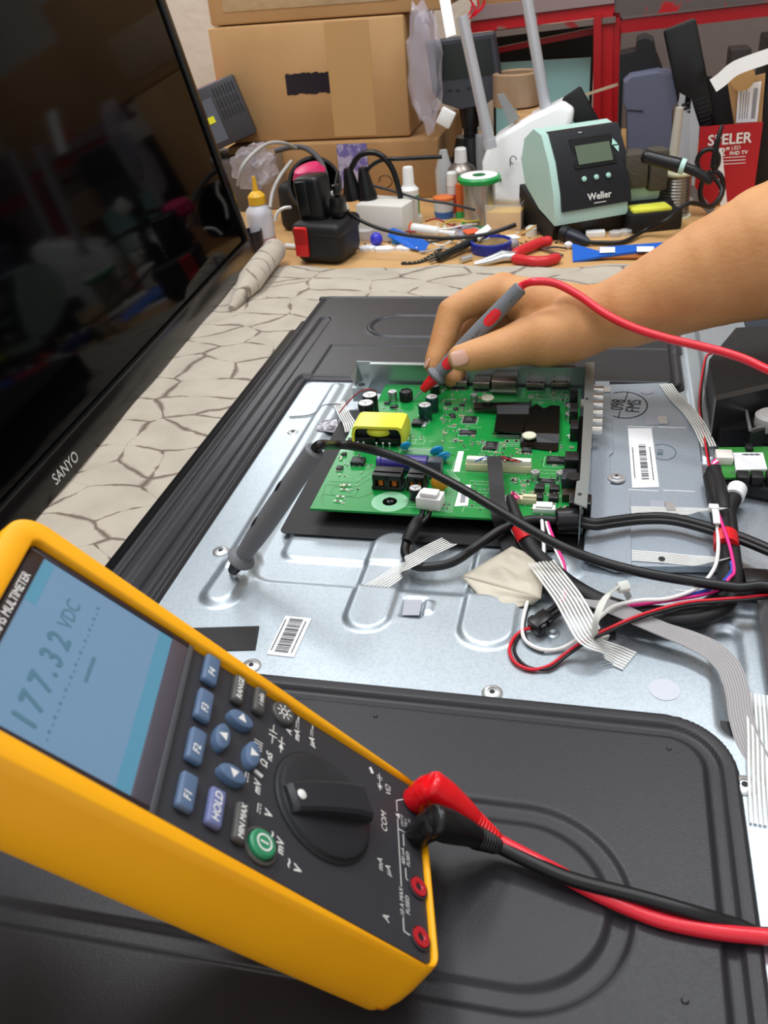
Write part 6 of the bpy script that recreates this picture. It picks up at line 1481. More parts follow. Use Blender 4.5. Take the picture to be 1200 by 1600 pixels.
obj('clear_lens_tube', MB().lathe([(.008, 0), (.008, .055), (.006, .055)], PY(752, 268, Ym - .03), (0, 0, 1), 20), clear_pl, ms)
obj('white_adapter', MB().boxat(-.011, .011, 0, .012, -.012, .012, Matrix.Translation(PY(696, 185, 1.42)) @ Matrix.Rotation(.5, 4, 'Y'), bev=.002), white_pl, None, label='small white adapter hanging left of the microscope stand', cat='adapter')
obj('aluminium_bar', MB().slab([PY(777, 147, 1.42), PY(788, 146, 1.42), PY(812, 184, 1.42), PY(797, 194, 1.42)], .006), plastic('alu_bar', 'a9adae', .35, metal=.5), None, label='short flat aluminium bar leaning right of the microscope', cat='bar')

# ---------------------------------------------------------------- rack, wall side things
rk = thing('steel_rack', 'red painted angle-steel rack with chipped paint at the back', 'rack', (.15, 1.62, BZ))
redp = mat('chipped_red_paint', 'b01018', .45, var=(16, '7a6a5c', 0.60, 0.64)); redc = mat('red_paint', 'a50f18', .4)
YK = 1.62
def bar(pts, m, y=YK, t=.012): return obj('rail', MB().slab([PY(a, b, y) for a, b in pts], t), m, rk, smooth=False)
bar([(735, 34), (960, 6), (962, 24), (735, 52)], redp); bar([(735, 53), (962, 25), (962, 34), (735, 62)], mat('brown_grey_steel', '6e5f58', .6, var=(20, '8a2020', .62, .66)), y=YK + .004)
bar([(765, 76), (930, 42), (930, 52), (768, 84)], redc, y=YK + .03)
bar([(928, 22), (940, 22), (938, 262), (926, 262)], redc); bar([(940, 20), (958, 18), (956, 220), (938, 240)], redp, y=YK - .003); bar([(958, 20), (969, 20), (966, 200), (956, 220)], redc)
bar([(960, -6), (1230, -26), (1230, 0), (960, 28)], mat('grey_chipped', '5c524e', .6, var=(18, 'b01018', .56, .60))); bar([(968, 32), (1230, 2), (1230, 22), (970, 52)], redc, y=YK + .004)
bar([(735, 10), (960, -12), (960, 5), (735, 33)], plastic('mauve_edge', '8d7a78', .4), y=YK - .004)
obj('leg', MB().boxat(PY(932, 200, YK).x, PY(962, 200, YK).x, YK + .012, YK + .03, BZ, PY(945, 30, YK).z), redc, rk)
obj('leg', MB().boxat(.62, .65, YK, YK + .03, BZ, .33), redc, rk)
obj('shelf_board', MB().boxat(PY(735, 30, YK).x, .65, YK + .012, YK + .12, PY(850, 20, YK).z, PY(850, 20, YK).z + .010), redc, rk)
obj('cardboard_box', MB().boxat(PY(745, 0, YK + .02).x, PY(960, 0, YK + .02).x, YK + .02, YK + .12, PY(850, 20, YK).z + .0105, PY(850, 20, YK).z + .16, bev=.003), cardb, None, label='brown carton standing on the red rack shelf above the router', cat='box')
obj('teal_panel', MB().boxat(PY(775, 120, 1.675).x, PY(922, 120, 1.675).x, 1.672, 1.678, BZ, PY(850, 94, 1.675).z), mat('teal_sheet', 'a8dede', .5), None, label='pale teal panel standing behind the red rack', cat='panel')
obj('black_board', MB().boxat(PY(770, 60, 1.84).x, PY(929, 60, 1.84).x, 1.84, 1.86, BZ, PY(850, 40, 1.84).z), black_matte, None, label='black panel behind the pale teal panel', cat='panel')
rw = thing('red_wires', 'loose bundle of thin red wires hanging at the top behind the microscope', 'wires', tuple(PY(735, 20, 1.48)))
for i, (a, b, cq) in enumerate((((728, -8), (742, 12), (733, 30)), ((740, -8), (748, 8), (736, 28)), ((752, -8), (757, 8), (740, 26)), ((760, -6), (750, 14), (738, 24)), ((733, -8), (738, 10), (730, 26)))):
    obj('wire', MB().tube(smooth_path([PY(*a, 1.48), PY(*b, 1.48), PY(*cq, 1.48)], 6), .0011, 6), red_c, rw)
obj('tape_roll', MB().lathe([(.030, 0), (.036, .002), (.036, .046), (.030, .048), (.026, .046), (.026, .002)], PY(812, 165, 1.50) + Vector((-.005, 0, 0)), (0, 0, 1), 40), mat('brown_tape_roll', 'a08468', .3, coat=.3), None, label='roll of shiny brown packing tape behind the router', cat='tape roll')
trb = PY(812, 165, 1.50)
obj('small_carton', MB().boxat(PY(803, 165, 1.44).x, PY(840, 165, 1.44).x, 1.43, 1.55, BZ, trb.z - .001, bev=.002), mat('tan_card', 'b58c5c', .7), None, label='small tan carton under the roll of brown tape', cat='box')
obj('black_module', MB().boxat(-.012, .018, 0, .02, -.03, .03, Matrix.Translation(PY(905, 178, 1.42)) @ Matrix.Rotation(-.55, 4, 'Y'), bev=.003), black_matte, None, label='dark module leaning behind the top of the router', cat='module')
obj('thin_stick', MB().slab([PY(878, 158, 1.50), PY(965, 130, 1.50), PY(966, 134, 1.50), PY(879, 162, 1.50)], .003), plastic('pale_wood', 'b9a58a', .6), None, label='thin pale stick lying across the red rack post', cat='stick')
obj('shaded_wall_sheet', MB().boxat(PY(968, 80, 2.02).x, 1.3, 2.02, 2.06, BZ - .002, PY(1000, 0, 2.02).z + .1), mat('shaded_wall_grey', '6f6663', .8, bump=(60, .3, .002)), None, label='added grey-brown sheet standing for the shaded wall behind the red rack', cat='board')  # added sheet; its dark colour stands for shade on the back wall
# grey blue carrying case
gc = thing('grey_case', 'blue-grey plastic tool body with black top, left of the remote control', 'tool case', tuple(B(1010, 330)))
Yg = 1.46
def ylv(pts, y, d, m, name, parent, sc=.94):
    pp = [PY(a, b, y) for a, b in pts]; n = len(pp); cc = sum(pp, Vector()) / n; vs = []
    for t_, s_ in ((0, sc), (d * .15, 1), (d * .85, 1), (d, sc)): vs += [Vector((cc.x + (p.x - cc.x) * s_, y + t_, cc.z + (p.z - cc.z) * s_)) for p in pp]
    return obj(name, MB().raw(vs, [(i * n + j, i * n + (j + 1) % n, (i + 1) * n + (j + 1) % n, (i + 1) * n + j) for i in range(3) for j in range(n)] + [tuple(range(n))[::-1], tuple(3 * n + j for j in range(n))]), m, parent, ang=40)
ylv([(985, 118), (1030, 110), (1052, 118), (1061, 132), (1060, 160), (1052, 172), (1050, 300), (980, 305), (978, 172), (972, 160), (974, 128)], Yg, .07, mat('blue_grey_case', '5c5f72', .5), 'shell', gc)
ylv([(968, 84), (994, 78), (996, 60), (1010, 56), (1022, 62), (1026, 82), (1036, 108), (984, 122), (972, 140), (968, 240), (964, 240)], Yg + .03, .05, black_matte, 'black_cover', gc)
obj('groove', MB().slab([PY(980, 171, Yg - .001), PY(1005, 173, Yg - .001), PY(1005, 175, Yg - .001), PY(980, 173, Yg - .001)], .0005), dark_ink, gc)
# remote control and scissors, carton
rc_ = thing('remote_control', 'black remote-like handset leaning above the red carton', 'remote control', tuple(PY(1080, 190, 1.44)))
M = Matrix.Translation(PY(1080, 130, 1.45)) @ Matrix.Rotation(-.30, 4, 'Y')
obj('body', MB().boxat(-.022, .022, 0, .018, -.078, .078, M, bev=.004), black_sat, rc_)
k = MB()
for i in range(9):
    for j in range(2): k.boxat(-.018 + j * .019, -.003 + j * .019, -.0012, .0002, -.074 + i * .006, -.0705 + i * .006, M)
obj('ribs', k, plastic('rib_black', '1e1e22', .3), rc_)
rx = thing('red_carton', 'open red and white television carton with white lettering behind the forearm', 'box', tuple(B(1130, 320)))
Yq = 1.42
obj('front_flap', MB().slab([PY(1094, 198, Yq), PY(1192, 190, Yq), PY(1172, 340, Yq), PY(1080, 352, Yq)], .003), mat('carton_red', 'ae1420', .45), rx)
obj('white_flap', MB().slab([PY(1062, 145, Yq + .03), PY(1080, 155, Yq + .03), PY(1093, 198, Yq + .001), PY(1080, 350, Yq + .001), PY(1055, 350, Yq + .03)], .003), plastic('carton_white', 'b9b9bc', .6), rx)
obj('torn_strip', MB().slab([PY(1120, 232, Yq - .005), PY(1128, 232, Yq - .005), PY(1137, 325, Yq - .005), PY(1126, 330, Yq - .005)], .002), white_pl, rx)
t = MB(); q = PY(1140, 218, Yq - .0045); xv = (PY(1192, 190, Yq) - PY(1094, 198, Yq)).normalized(); zv = Vector((-xv.z, 0, xv.x))
t.text('SPELER', frame(q, xv, zv), .020, sx=.95, bold=.0004)
t.text('32"', frame(PY(1128, 238, Yq - .0045), xv, zv), .015, bold=.0003); t.text('LED', frame(PY(1150, 231, Yq - .0045), xv, zv), .007); t.text('FHD TV', frame(PY(1154, 239, Yq - .0045), xv, zv), .007, bold=.0002)
for i in range(3): t.slab([PY(1130, 246 + i * 5, Yq - .0045), PY(1165, 244 + i * 5, Yq - .0045), PY(1165, 245 + i * 5, Yq - .0045), PY(1130, 247 + i * 5, Yq - .0045)], .0001)
obj('lettering', t, white_ink, rx, smooth=False)
obj('cardboard_sheet', MB().slab([PY(1137, 130, Yq + .02), PY(1196, 115, Yq + .02), PY(1190, 196, Yq + .02), PY(1148, 198, Yq + .02)], .004), cardb, None, label='brown cardboard flap with white label behind the red carton', cat='cardboard')
lb = thing('shipping_label', 'white barcode label on the brown cardboard flap at the upper right', 'label', tuple(PY(1170, 160, Yq + .015)))
ptsl = [PY(1154, 133, Yq + .015), PY(1190, 127, Yq + .015), PY(1183, 190, Yq + .015), PY(1150, 192, Yq + .015)]
obj('paper', MB().slab(ptsl, .0006), paper_w, lb, smooth=False)
k = MB(); A_, B_, C_, D_ = [p + Vector((0, -.0008, 0)) for p in ptsl]
def uvl(u, v): return (A_ * (1 - u) + B_ * u) * (1 - v) + (D_ * (1 - u) + C_ * u) * v
for i in range(22):
    v = .15 + i * .035; k.raw([uvl(.68, v), uvl(.88, v), uvl(.88, v + .018), uvl(.68, v + .018)], [(0, 1, 2, 3)])
for j in range(4): k.raw([uvl(.12 + j * .12, .12 + .1 * (j % 2)), uvl(.15 + j * .12, .12 + .1 * (j % 2)), uvl(.15 + j * .12, .9), uvl(.12 + j * .12, .9)], [(0, 1, 2, 3)])
obj('barcode', k, plastic('pale_print', '66666c', .6), lb, smooth=False)
obj('cork_disc', MB().lathe([(.016, 0), (.016, .004)], PY(1160, 122, Yq + .008), (0, -1, .1), 28), plastic('cork_tan', 'b08a55', .7), None, label='tan round disc above the white barcode label', cat='disc')
wsx = thing('white_cable_cover', 'bent white plastic strip sticking out at the upper right edge', 'strip', tuple(PY(1160, 110, Yq - .02)))
obj('strip', MB().strip(smooth_path([PY(1114, 134, Yq - .02), PY(1128, 124, Yq - .02), PY(1144, 110, Yq - .02), PY(1165, 100, Yq - .02), PY(1230, 78, Yq - .03)], 6), (0, .15, 1), .0185, .003), white_pl, wsx)
obj('dark_carton', MB().boxat(PY(1140, 90, 1.50).x, PY(1172, 90, 1.50).x, 1.49, 1.54, BZ, PY(1150, 76, 1.50).z, bev=.002), plastic('dark_brown_card', '2a211e', .7), None, label='dark brown carton behind the brown cardboard flap', cat='box')
obj('black_board', MB().slab([PY(1100, 120, 1.475), PY(1142, 120, 1.475), PY(1146, 205, 1.475), PY(1105, 205, 1.475)], .006), black_matte, None, label='black flat board between the remote and the brown flap', cat='board')
obj('black_case', MB().boxat(PY(1190, 150, 1.50).x, PY(1260, 150, 1.50).x, 1.47, 1.60, BZ, PY(1200, 62, 1.50).z, bev=.003), black_matte, None, label='black box at the right edge behind the red carton', cat='box')
obj('grey_stick', MB().cyl(PY(1062, 168, 1.38), PY(1046, 290, 1.38), .0055, .0075), plastic('beige_stick', 'b9b4a6', .5), None, label='pale beige tapered stick standing behind the silver solder spool', cat='stick')
sc2 = thing('scissors', 'pair of black-handled scissors standing before the red carton', 'scissors', tuple(PY(1110, 270, 1.36)))
ra = MB(); 
for (cx2, cy2, rx_, ry_) in ((1106, 252, .014, .016), (1112, 296, .015, .024)):
    q = PY(cx2, cy2, 1.36); ra.tube([q + Vector((rx_ * math.cos(2 * PI * i / 20), 0, ry_ * math.sin(2 * PI * i / 20))) for i in range(21)], .0035, 8)
obj('finger_loops', ra, black_rubber, sc2, ang=60)
obj('blade', MB().tube([PY(1114, 262, 1.36), PY(1120, 225, 1.36), PY(1128, 196, 1.37)], [.0045, .004, .0025], 8), black_rubber, sc2)
obj('grey_bracket', MB().slab([PY(1075, 290, 1.37), PY(1083, 290, 1.37), PY(1118, 330, 1.37), PY(1112, 340, 1.37), PY(1077, 305, 1.37)], .003), plastic('bracket_grey', '8e9196', .4), None, label='grey plastic bracket beside the silver solder spool', cat='bracket')

# ---------------------------------------------------------------- clutter on the bench
def Z(px, py, h=0.0): return P(px, py, BZ + h)
# pliers
pr_ = thing('pliers', 'needle nose pliers with red handles lying open on the bench', 'pliers', tuple(Z(808, 400)))
rh = plastic('handle_red', 'cf2a30', .35)
obj('handle', MB().tube(smooth_path([Z(802, 398, .006), Z(822, 388, .008), Z(845, 379, .009), Z(862, 376, .009)], 6), [.0055, .0065] + [.0068] * 15 + [.006, .004], 14), rh, pr_, ang=60)
obj('handle', MB().tube(smooth_path([Z(803, 404, .006), Z(828, 408, .007), Z(852, 408, .007), Z(874, 402, .007)], 6), [.0055, .0065] + [.0068] * 15 + [.006, .004], 14), rh, pr_, ang=60)
obj('jaw', MB().tube([Z(804, 401, .006), Z(785, 399, .006), Z(766, 404, .005), Z(740, 411, .003)], [.0065, .0070, .0040, .0012], 10), metal_s, pr_, ang=60)
obj('jaw', MB().tube([Z(804, 401, .007), Z(785, 402, .007), Z(766, 408, .0055), Z(741, 413, .003)], [.0060, .0060, .0035, .0012], 10), metal_s, pr_, ang=60)
# braid reel, blue ring
wk = thing('braid_reel', 'round blue plastic reel lying open with brown paste inside', 'reel', tuple(Z(768, 390)))
c = Z(768, 392)
obj('ring', MB().lathe([(.0270, 0), (.0280, .003), (.0280, .014), (.0255, .015), (.0245, .012), (.0245, .002)], c, n=40), plastic('reel_blue', '2436a0', .35), wk)
obj('brown_disc', MB().lathe([(.0244, .003), (.0244, .011)], c, n=40), mat('rosin_brown', '8f7548', .6, var=(60, '6e5a36', .4, .6)), wk)
# blue brush tool in front of the station
bb = thing('blue_scraper', 'blue plastic fan-shaped scraper with a white label lying by the forearm', 'scraper', tuple(Z(930, 395)))
obj('blade', MB().slab([Z(894, 380, .006), Z(936, 392, .008), Z(936, 401, .006), Z(895, 408, .002)], .003).slab([Z(936, 386, .009), Z(1040, 378, .010), Z(1044, 386, .010), Z(936, 400, .007)], .003), blue_pl, bb)
obj('white_label', MB().slab([Z(937, 386, .0105), Z(961, 386, .0105), Z(961, 394, .0095), Z(937, 395, .0095)], .0004).slab([Z(995, 385, .0108), Z(1022, 385, .0108), Z(1021, 393, .0098), Z(995, 393, .0098)], .0004), paper_w, bb)
obj('amber_strip', MB().slab([Z(937, 395, .006), Z(1015, 393, .006), Z(1006, 402, .004), Z(937, 402, .004)], .002), mat('amber_plastic', 'a8642c', .25), None, label='amber translucent strip under the blue scraper', cat='strip')
for (px, py, lab) in ((961, 369, 'small round clear disc before the station, left of two'), (977, 367, 'small round clear disc before the station, right of two')):
    c = Z(px, py, 0); o = thing('clear_disc', lab, 'disc', tuple(c))
    obj('rim', MB().lathe([(.0085, 0), (.0085, .006), (.0070, .007)], c, n=24), frost_pl, o)
obj('white_tray', MB().boxat(-.013, .013, -.006, .008, 0, .008, rotz(Z(930, 370), .1), bev=.001), white_pl, None, label='small white tray before the front of the soldering station', cat='tray')
# blue tie strips, left clutter
blue2 = plastic('bright_blue', '2068d0', .4)
obj('blue_strip', MB().slab([Z(596, 362, .012), Z(614, 356, .022), Z(672, 378, .012), Z(664, 392, .004), Z(640, 386, .005)], .002), blue2, None, label='creased bright blue plastic strip lying left of the tools', cat='strip')
obj('bottle_lid', MB().lathe([(.007, 0), (.007, .010)], Z(620, 380), n=20), plastic('cyan_cap', '2490d8', .4), None, label='small sky blue cap beside the bright blue strip', cat='cap')
obj('purple_knob', MB().ell(Z(588, 374, .010), (.009, .009, .010)), plastic('indigo', '3c3cc0', .35), None, label='small indigo round knob beside the blue strip', cat='knob')
for i, (px, py, w_) in enumerate(((574, 390, .012), (600, 391, .014), (632, 390, .012))):
    c = Z(px, py, 0); poly = [(c.x + w_ * (1 + .2 * math.sin(3 * a_ + i)) * math.cos(a_ * 2 * PI / 14), c.y + .010 * (1 + .2 * math.cos(2 * a_ + i)) * math.sin(a_ * 2 * PI / 14)) for a_ in range(14)]
    obj('paper_scrap', MB().prism(poly, BZ, BZ + .004), paper_w, None, label=['white paper scrap nearest the drill battery', 'middle white paper scrap below the indigo knob', 'white paper scrap below the blue strip'][i], cat='paper')
obj('clear_cup', MB().lathe([(.010, 0), (.013, .018), (.012, .018)], Z(572, 378), n=20), frost_pl, None, label='small cloudy plastic cup beside the drill battery', cat='cup')
sy = thing('glue_syringe', 'white tube with orange ring and red cap lying on the clutter', 'tube', tuple(Z(670, 362)))
a = Z(642, 356, .016); b = Z(712, 366, .014)
obj('body', MB().lathe([(.0070, 0), (.0070, (b - a).length * .62), (.0030, (b - a).length * .66), (.0045, (b - a).length)], a, b - a, 20), white_pl, sy)
obj('orange_ring', MB().lathe([(.0074, -.004), (.0074, .003)], a, b - a, 20), plastic('ring_orange', 'f0641e', .4), sy)
obj('red_cap', MB().lathe([(.0045, -.030), (.0070, -.020), (.0066, -.004)], a, b - a, 16), plastic('cap_red', 'b8242a', .4), sy)
for (px, py, lab) in ((628, 346, 'small clear cap left of the green-labelled bottle'), (652, 348, 'small clear cap right of the green-labelled bottle')):
    obj('clear_cap', MB().lathe([(.009, 0), (.009, .010), (.006, .013)], Z(px, py), n=18), frost_pl, None, label=lab, cat='cap')  # loose clear bottle cap on the bench
cut = thing('cutter_knife', 'black and white snap knife lying diagonally across the bench clutter', 'knife', tuple(Z(710, 385)))
obj('body', MB().tube([Z(684, 404, .006), Z(720, 386, .010), Z(748, 370, .014)], .0055, 8), plastic('knife_black', '1e201f', .4), cut)
obj('white_end', MB().slab([Z(742, 364, .020), Z(762, 350, .022), Z(768, 357, .020), Z(748, 374, .018)], .003), white_pl, cut)
tw = thing('tweezers', 'dark tweezers lying beside the black snap knife', 'tweezers', tuple(Z(680, 398)))
obj('arm', MB().tube([Z(668, 406, .004), Z(700, 392, .007), Z(732, 376, .010)], .0020, 6), metal_d, tw); obj('arm', MB().tube([Z(672, 409, .004), Z(703, 396, .006), Z(732, 376, .010)], .0020, 6), metal_d, tw)
tl = thing('component_tape', 'short curved black strip with a row of square holes', 'tape strip', tuple(Z(660, 404)))
tp_ = smooth_path([Z(627, 411, .002), Z(648, 410, .002), Z(664, 405, .003), (Z(680, 396, .004)), Z(692, 386, .006)], 6)
obj('strip', MB().strip(tp_, (0, 1, .1), .0065, .0008), black_matte, tl)
k = MB()
for q in tp_[3:20:2]: k.box((0, 0, .0006), (.0022, .0022, .0003), rotz(q, .2))
obj('square_holes', k, plastic('hole_tan', 'cbb98a', .5), tl)
obj('small_capacitor', MB().cyl(Z(720, 407, .004), Z(736, 402, .004), .0040), metal_s, None, label='small silver cylinder lying in front of the blue reel', cat='cylinder')
obj('screwdriver_bit', MB().tube([Z(806, 352, .020), Z(770, 364, .014), Z(738, 374, .010)], .0028, 8), black_rubber, None, label='thin black rod leaning across the yellow paste tub', cat='rod')
obj('brown_stick', MB().cyl(Z(815, 366, .012), Z(838, 352, .022), .0012), plastic('stick_tan', 'c8a050', .5), None, label='thin tan stick beside the yellow paste tub', cat='stick')
obj('orange_card', MB().slab([Z(700, 358, .008), Z(728, 350, .010), Z(760, 360, .008), Z(724, 372, .006)], .002), plastic('grey_card', '9a96a0', .5), None, label='grey card lying in front of the solder spool', cat='card')
obj('sticker_sheet', MB().slab([Z(722, 359, .0115), Z(742, 356, .0115), Z(752, 361, .0112), Z(730, 366, .0108)], .0012), plastic('orange_print', 'e0603a', .5), None, label='orange and white sticker on the grey card', cat='sticker')
obj('paper_tag', MB().slab([Z(783, 368, .010), Z(805, 366, .010), Z(814, 371, .009), Z(790, 374, .009)], .0006), paper_w, None, label='small white paper tag behind the red-handled pliers', cat='paper')
obj('silver_ball', MB().ell(Z(802, 382, .008), .008), plastic('grey_ball', '9a9498', .4), None, label='small grey round part behind the pliers joint', cat='part')
obj('bone_white_cone', MB().lathe([(.009, 0), (.008, .010), (.004, .013)], Z(830, 367), n=20), plastic('bone_white', 'dcd8cc', .4), None, label='small bone white knob by the pliers handle', cat='knob')
obj('steel_rod', MB().cyl(Z(838, 386, .003), Z(879, 399, .003), .0018), metal_d, None, label='thin dark rod lying between the pliers handles and scraper', cat='rod')
obj('white_bead', MB().ell(Z(888, 383, .005), (.006, .005, .005)), white_pl, None, label='small white plastic bit left of the blue scraper', cat='part')
obj('white_pen', MB().cyl(Z(447, 384, .004), Z(471, 386, .004), .0038), white_pl, None, label='short white tube left of the drill battery', cat='tube')
# loose wires on the clutter
wc = [('f0efec', 'white'), ('2a2a2c', 'black'), ('c8b830', 'yellow'), ('b8b6b2', 'grey'), ('9a3038', 'dark red')]
lw = [((655, 352, .012), (690, 358, .016), (725, 352, .014), (745, 350, .010), 0), ((690, 352, .016), (708, 344, .02), (730, 346, .02), (752, 344, .012), 2), ((640, 372, .008), (670, 378, .012), (700, 374, .012), (745, 372, .01), 1),
      ((650, 388, .005), (672, 380, .01), (690, 384, .008), (712, 372, .01), 0), ((665, 346, .010), (682, 342, .018), (700, 350, .012), (720, 356, .010), 4), ((700, 366, .014), (720, 374, .012), (745, 378, .01), (765, 372, .012), 3),
      ((655, 394, .003), (672, 392, .005), (690, 388, .006), (705, 390, .004), 3), ((832, 380, .004), (850, 388, .003), (865, 386, .004), (885, 388, .004), 1), ((560, 334, .02), (590, 350, .02), (620, 360, .016), (650, 362, .016), 4)]
where = ['behind the white syringe tube', 'in front of the green solder spool', 'below the white syringe tube', 'in front of the bright blue strip', 'beside the small jar', 'left of the blue reel', 'near the component strip', 'between pliers and scraper', 'in front of the white power strip']
for i, (a, b, c2, d2, ci) in enumerate(lw):
    obj('loose_wire', MB().tube(smooth_path([Z(*a), Z(*b), Z(*c2), Z(*d2)], 6), .0013, 6), plastic('loose_' + wc[ci][1].replace(' ', '_'), wc[ci][0], .45), None, label=f'short loose {wc[ci][1]} wire lying {where[i]}', cat='wire', ang=60)
r2 = random.Random(11)
bits = MB(); bm_ = []
for i in range(70):
    px, py = r2.uniform(650, 890), r2.uniform(350, 384)
    if 740 < px < 800 and py > 372: continue
    bits.mi = r2.choice((0, 0, 1, 2, 3)); s_ = r2.uniform(.0015, .004)
    bits.box((0, 0, s_ * .4), (s_ * r2.uniform(1, 2.4), s_, s_ * .8), rotz(Z(px, py), r2.uniform(0, 3)))
for i in range(26):
    px, py = r2.uniform(560, 650), r2.uniform(372, 392); bits.mi = r2.choice((0, 1)); s_ = r2.uniform(.0015, .003); bits.box((0, 0, s_ * .4), (s_ * 2, s_, s_ * .8), rotz(Z(px, py), r2.uniform(0, 3)))
obj('electronic_scraps', bits, [white_pl, metal_d, black_matte, plastic('brown_bits', '7a5a40', .6)], None, smooth=False, kind='stuff', label='tiny loose screws and electronic scraps littering the bench', cat='scraps')
# ---------------------------------------------------------------- right side of the opened television
spk = thing('speaker', 'black textured speaker box at the right edge beyond the wireless board', 'speaker', tuple(P(1160, 620, 0)))
txt_b = mat('grained_black_plastic', '19191b', .5, bump=(900, .8, .0008))
ZS = .020
def solid(mb, pts, z1, z0=0.0):
    t_ = [P(a, b, z1) for a, b in pts]; n = len(t_)
    return mb.raw([Vector((p.x, p.y, z0)) for p in t_] + t_, [tuple(range(n)), tuple(range(n, 2 * n))[::-1]] + [(i, i + n, (i + 1) % n + n, (i + 1) % n) for i in range(n)])
obj('box', solid(MB(), [(1108, 562), (1150, 512), (1260, 505), (1280, 590), (1190, 604), (1119, 624)], ZS + .012), txt_b, spk)
obj('front_ridge', solid(MB(), [(1117, 618), (1230, 592), (1232, 600), (1119, 626)], ZS + .015), plastic('ridge_black', '252527', .3), spk)
obj('tray', solid(MB(), [(1119, 626), (1240, 602), (1246, 664), (1128, 672), (1123, 666)], ZS - .006), black_matte, spk)
obj('recess', solid(MB(), [(1124, 634), (1140, 634), (1141, 656), (1126, 657)], ZS - .0055, ZS - .008), dark_ink, spk)
obj('bracket_edge', MB().tube([P(1164, 630, ZS), P(1172, 672, ZS + .001), P(1194, 667, ZS)], .0012, 6), metal_s, spk)
obj('bracket_plate', solid(MB(), [(1172, 672), (1196, 666), (1196, 671), (1174, 677)], ZS), plastic('ridge_black', '252527', .3), spk)
obj('rubber_foot', MB().lathe([(.0105, 0), (.0115, .003), (.0115, .010), (.009, .012)], P(1203, 668, ZS - .008), n=28), plastic('pale_rubber', 'c3c0bc', .5), spk)
wb_ = thing('wireless_board', 'small green wireless board with a large white label at the right edge', 'circuit board', tuple(P(1160, 725, .006)))
zb = .010
obj('substrate', MB().slab([P(1122, 699, zb), P(1240, 697, zb), P(1244, 746, zb), P(1130, 746, zb)], .0016), pcb_mat('green_mask_b', '3a8f3c', '2e7a32'), wb_)
obj('white_label', MB().slab([P(1145, 707, zb + .0022), P(1192, 707, zb + .0022), P(1199, 733, zb + .0022), P(1150, 734, zb + .0022)], .0018), paper_w, wb_)
k = MB()
for i in range(10): k.box((0, 0, 0), (.0016, .0010 + .0006 * (i % 3), .0001), rotz(P(1161 + i * 2.8, 710, zb + .0024), .1))
for i in range(14): k.box((0, 0, 0), (.0016, .0007, .0001), rotz(P(1144 + (i % 7) * 3.6, 737 + 3 * (i // 7), zb + .0002), .1))
obj('print', k, plastic('print_grey', '6f6f72', .6), wb_, smooth=False)
cc = P(1129, 720, zb); obj('connector', MB().boxat(-.005, .006, -.006, .006, 0, .006, rotz(cc, 0), bev=.0005), plastic('ivory2', 'e9e5dc', .4), wb_)
obj('black_tray', solid(MB(), [(1118, 700), (1123, 697), (1131, 746), (1240, 748), (1242, 775), (1130, 752)], zb - .003), black_matte, wb_)
for x in (1160, 1182, 1206):
    obj('clip', MB().boxat(-.004, .004, -.006, .004, -.004, .004, rotz(P(x, 747, zb), 0), bev=.001), black_matte, wb_)
obj('clip', MB().boxat(-.0025, .0025, -.004, .004, -.004, .003, rotz(P(1170, 702, zb), 0), bev=.001), black_matte, wb_)
for i, (m_, dx) in enumerate(((pink_c, 0), (white_c, 2), (pink_c, 3))):
    obj('pink_wire' if m_ is pink_c else 'white_wire', MB().tube(smooth_path([P(1122, 716 + i * 3, zb + .003), P(1114 + dx, 722 + i * 2, zb + .003), P(1111 + dx, 735, zb), P(1114 + dx, 758, .012)], 6), .0009, 6), m_, None, label=['pink wire leaving the wireless board connector, nearest the speaker', 'white wire leaving the wireless board connector', 'pink wire leaving the wireless board connector, nearest the camera'][i], cat='wire', ang=60)
lc_ = thing('labelled_cable', 'black cable with a white paper tag below the wireless board', 'cable', tuple(P(1145, 780, .008)))
obj('cord', MB().tube(path([(1156, 762, .010), (1146, 780, .010), (1138, 800, .009), (1136, 830, .008), (1140, 870, .007), (1142, 905, .007)], 8), .0052, 14), sleeve, lc_, ang=60)
obj('paper_tag', MB().tube(path([(1152, 764, .0105), (1146, 778, .0105)], 3), .0064, 18), paper_w, lc_)
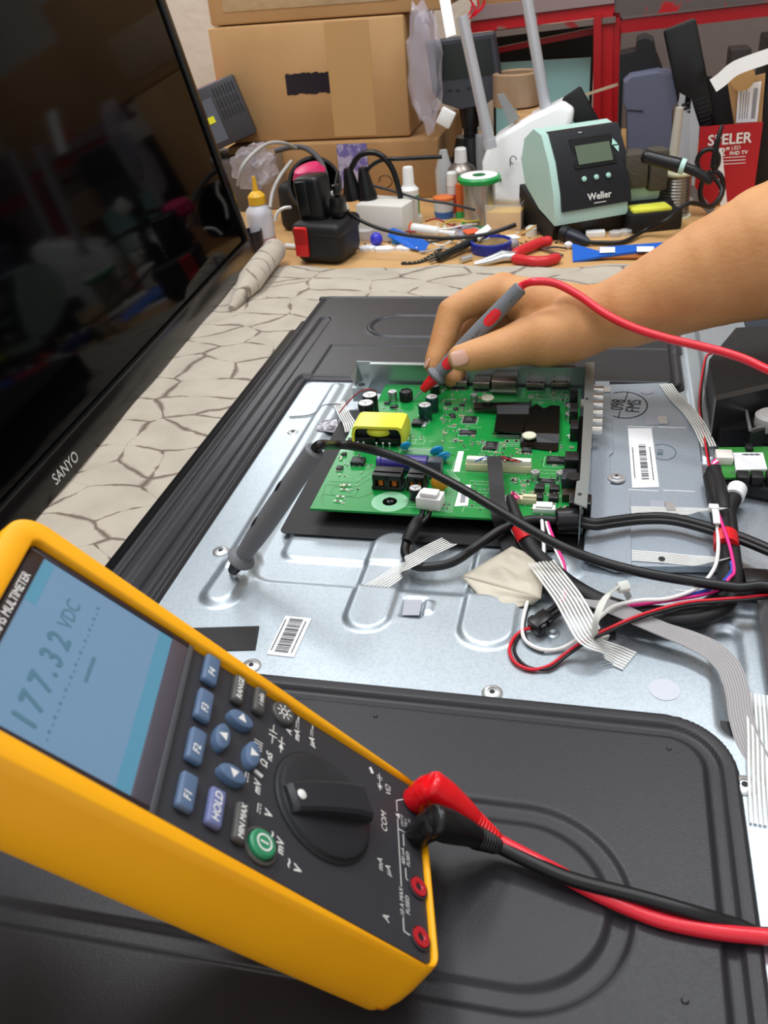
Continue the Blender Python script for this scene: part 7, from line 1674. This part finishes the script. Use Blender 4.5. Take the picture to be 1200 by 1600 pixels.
obj('wire_bundle', MB().tube(path([(1114, 735, .012), (1122, 755, .012), (1128, 780, .012), (1132, 800, .010)], 8), .0050, 14), sleeve, None, ang=60, label='short thick black wire bundle left of the labelled cable', cat='cable')
obj('zip_tie', MB().strip(path([(1115, 793, .018), (1118, 800, .0200), (1120, 818, .0185)], 4), (1, 0, 0), .0040, .0012).box((0, 0, 0), (.006, .005, .004), rotz(P(1115, 794, .019), 0), bev=.0006), white_pl, None, label='white zip tie around the cables below the wireless board', cat='zip tie')
# grey upright plate and ribs at the lower right
hp = thing('side_plate', 'grey-brown upright plate standing at the right edge of the chassis', 'plate', tuple(P(1190, 960, 0)))
gp = plastic('warm_grey_steel', '5d5a5c', .5, metal=.3)
xq = P(1186, 960, .0).x
obj('plate', MB().raw([P(1183, 936, .010), P(1260, 900, .03), P(1330, 1120, .03), P(1204, 1110, .004), P(1183, 940, .0), P(1204, 1110, 0), P(1330, 1120, 0), P(1260, 900, 0)], [(0, 1, 2, 3), (0, 3, 5, 4), (3, 2, 6, 5), (0, 4, 7, 1), (4, 5, 6, 7), (1, 7, 6, 2)]), gp, hp, smooth=False)
obj('black_socket', MB().boxat(-.010, .004, -.005, .010, 0, .012, rotz(P(1188, 930, 0), 0), bev=.001), black_sat, hp)
# ---------------------------------------------------------------- groups of look-alike things
GROUPS = {'strapping_tape': 'striped tapes on the television chassis', 'loose_wire': 'loose wires on the bench', 'clear_disc': 'clear discs before the station', 'paper_scrap': 'white paper scraps on the bench', 'clear_cap': 'clear caps by the small bottle',
          'solder_spool': 'solder spools on the bench', 'silver_pole': 'silver poles behind the bench', 'test_lead': 'multimeter test leads', 'cardboard_box': 'stacked brown cartons', 'barcode_label': 'barcode stickers on the chassis', 'power_plug': 'plugs in the white power strip',
          'white_wire': 'thin wires over the chassis', 'pink_wire': 'thin wires over the chassis', 'red_wire': 'thin wires over the chassis', 'black_wire': 'thin wires over the chassis', 'plastic_bag': 'clear plastic bags'}
for o in list(SC.objects):
    if o.parent is None and o.name.split('.')[0] in GROUPS and o.get('category'): o['group'] = GROUPS[o.name.split('.')[0]]
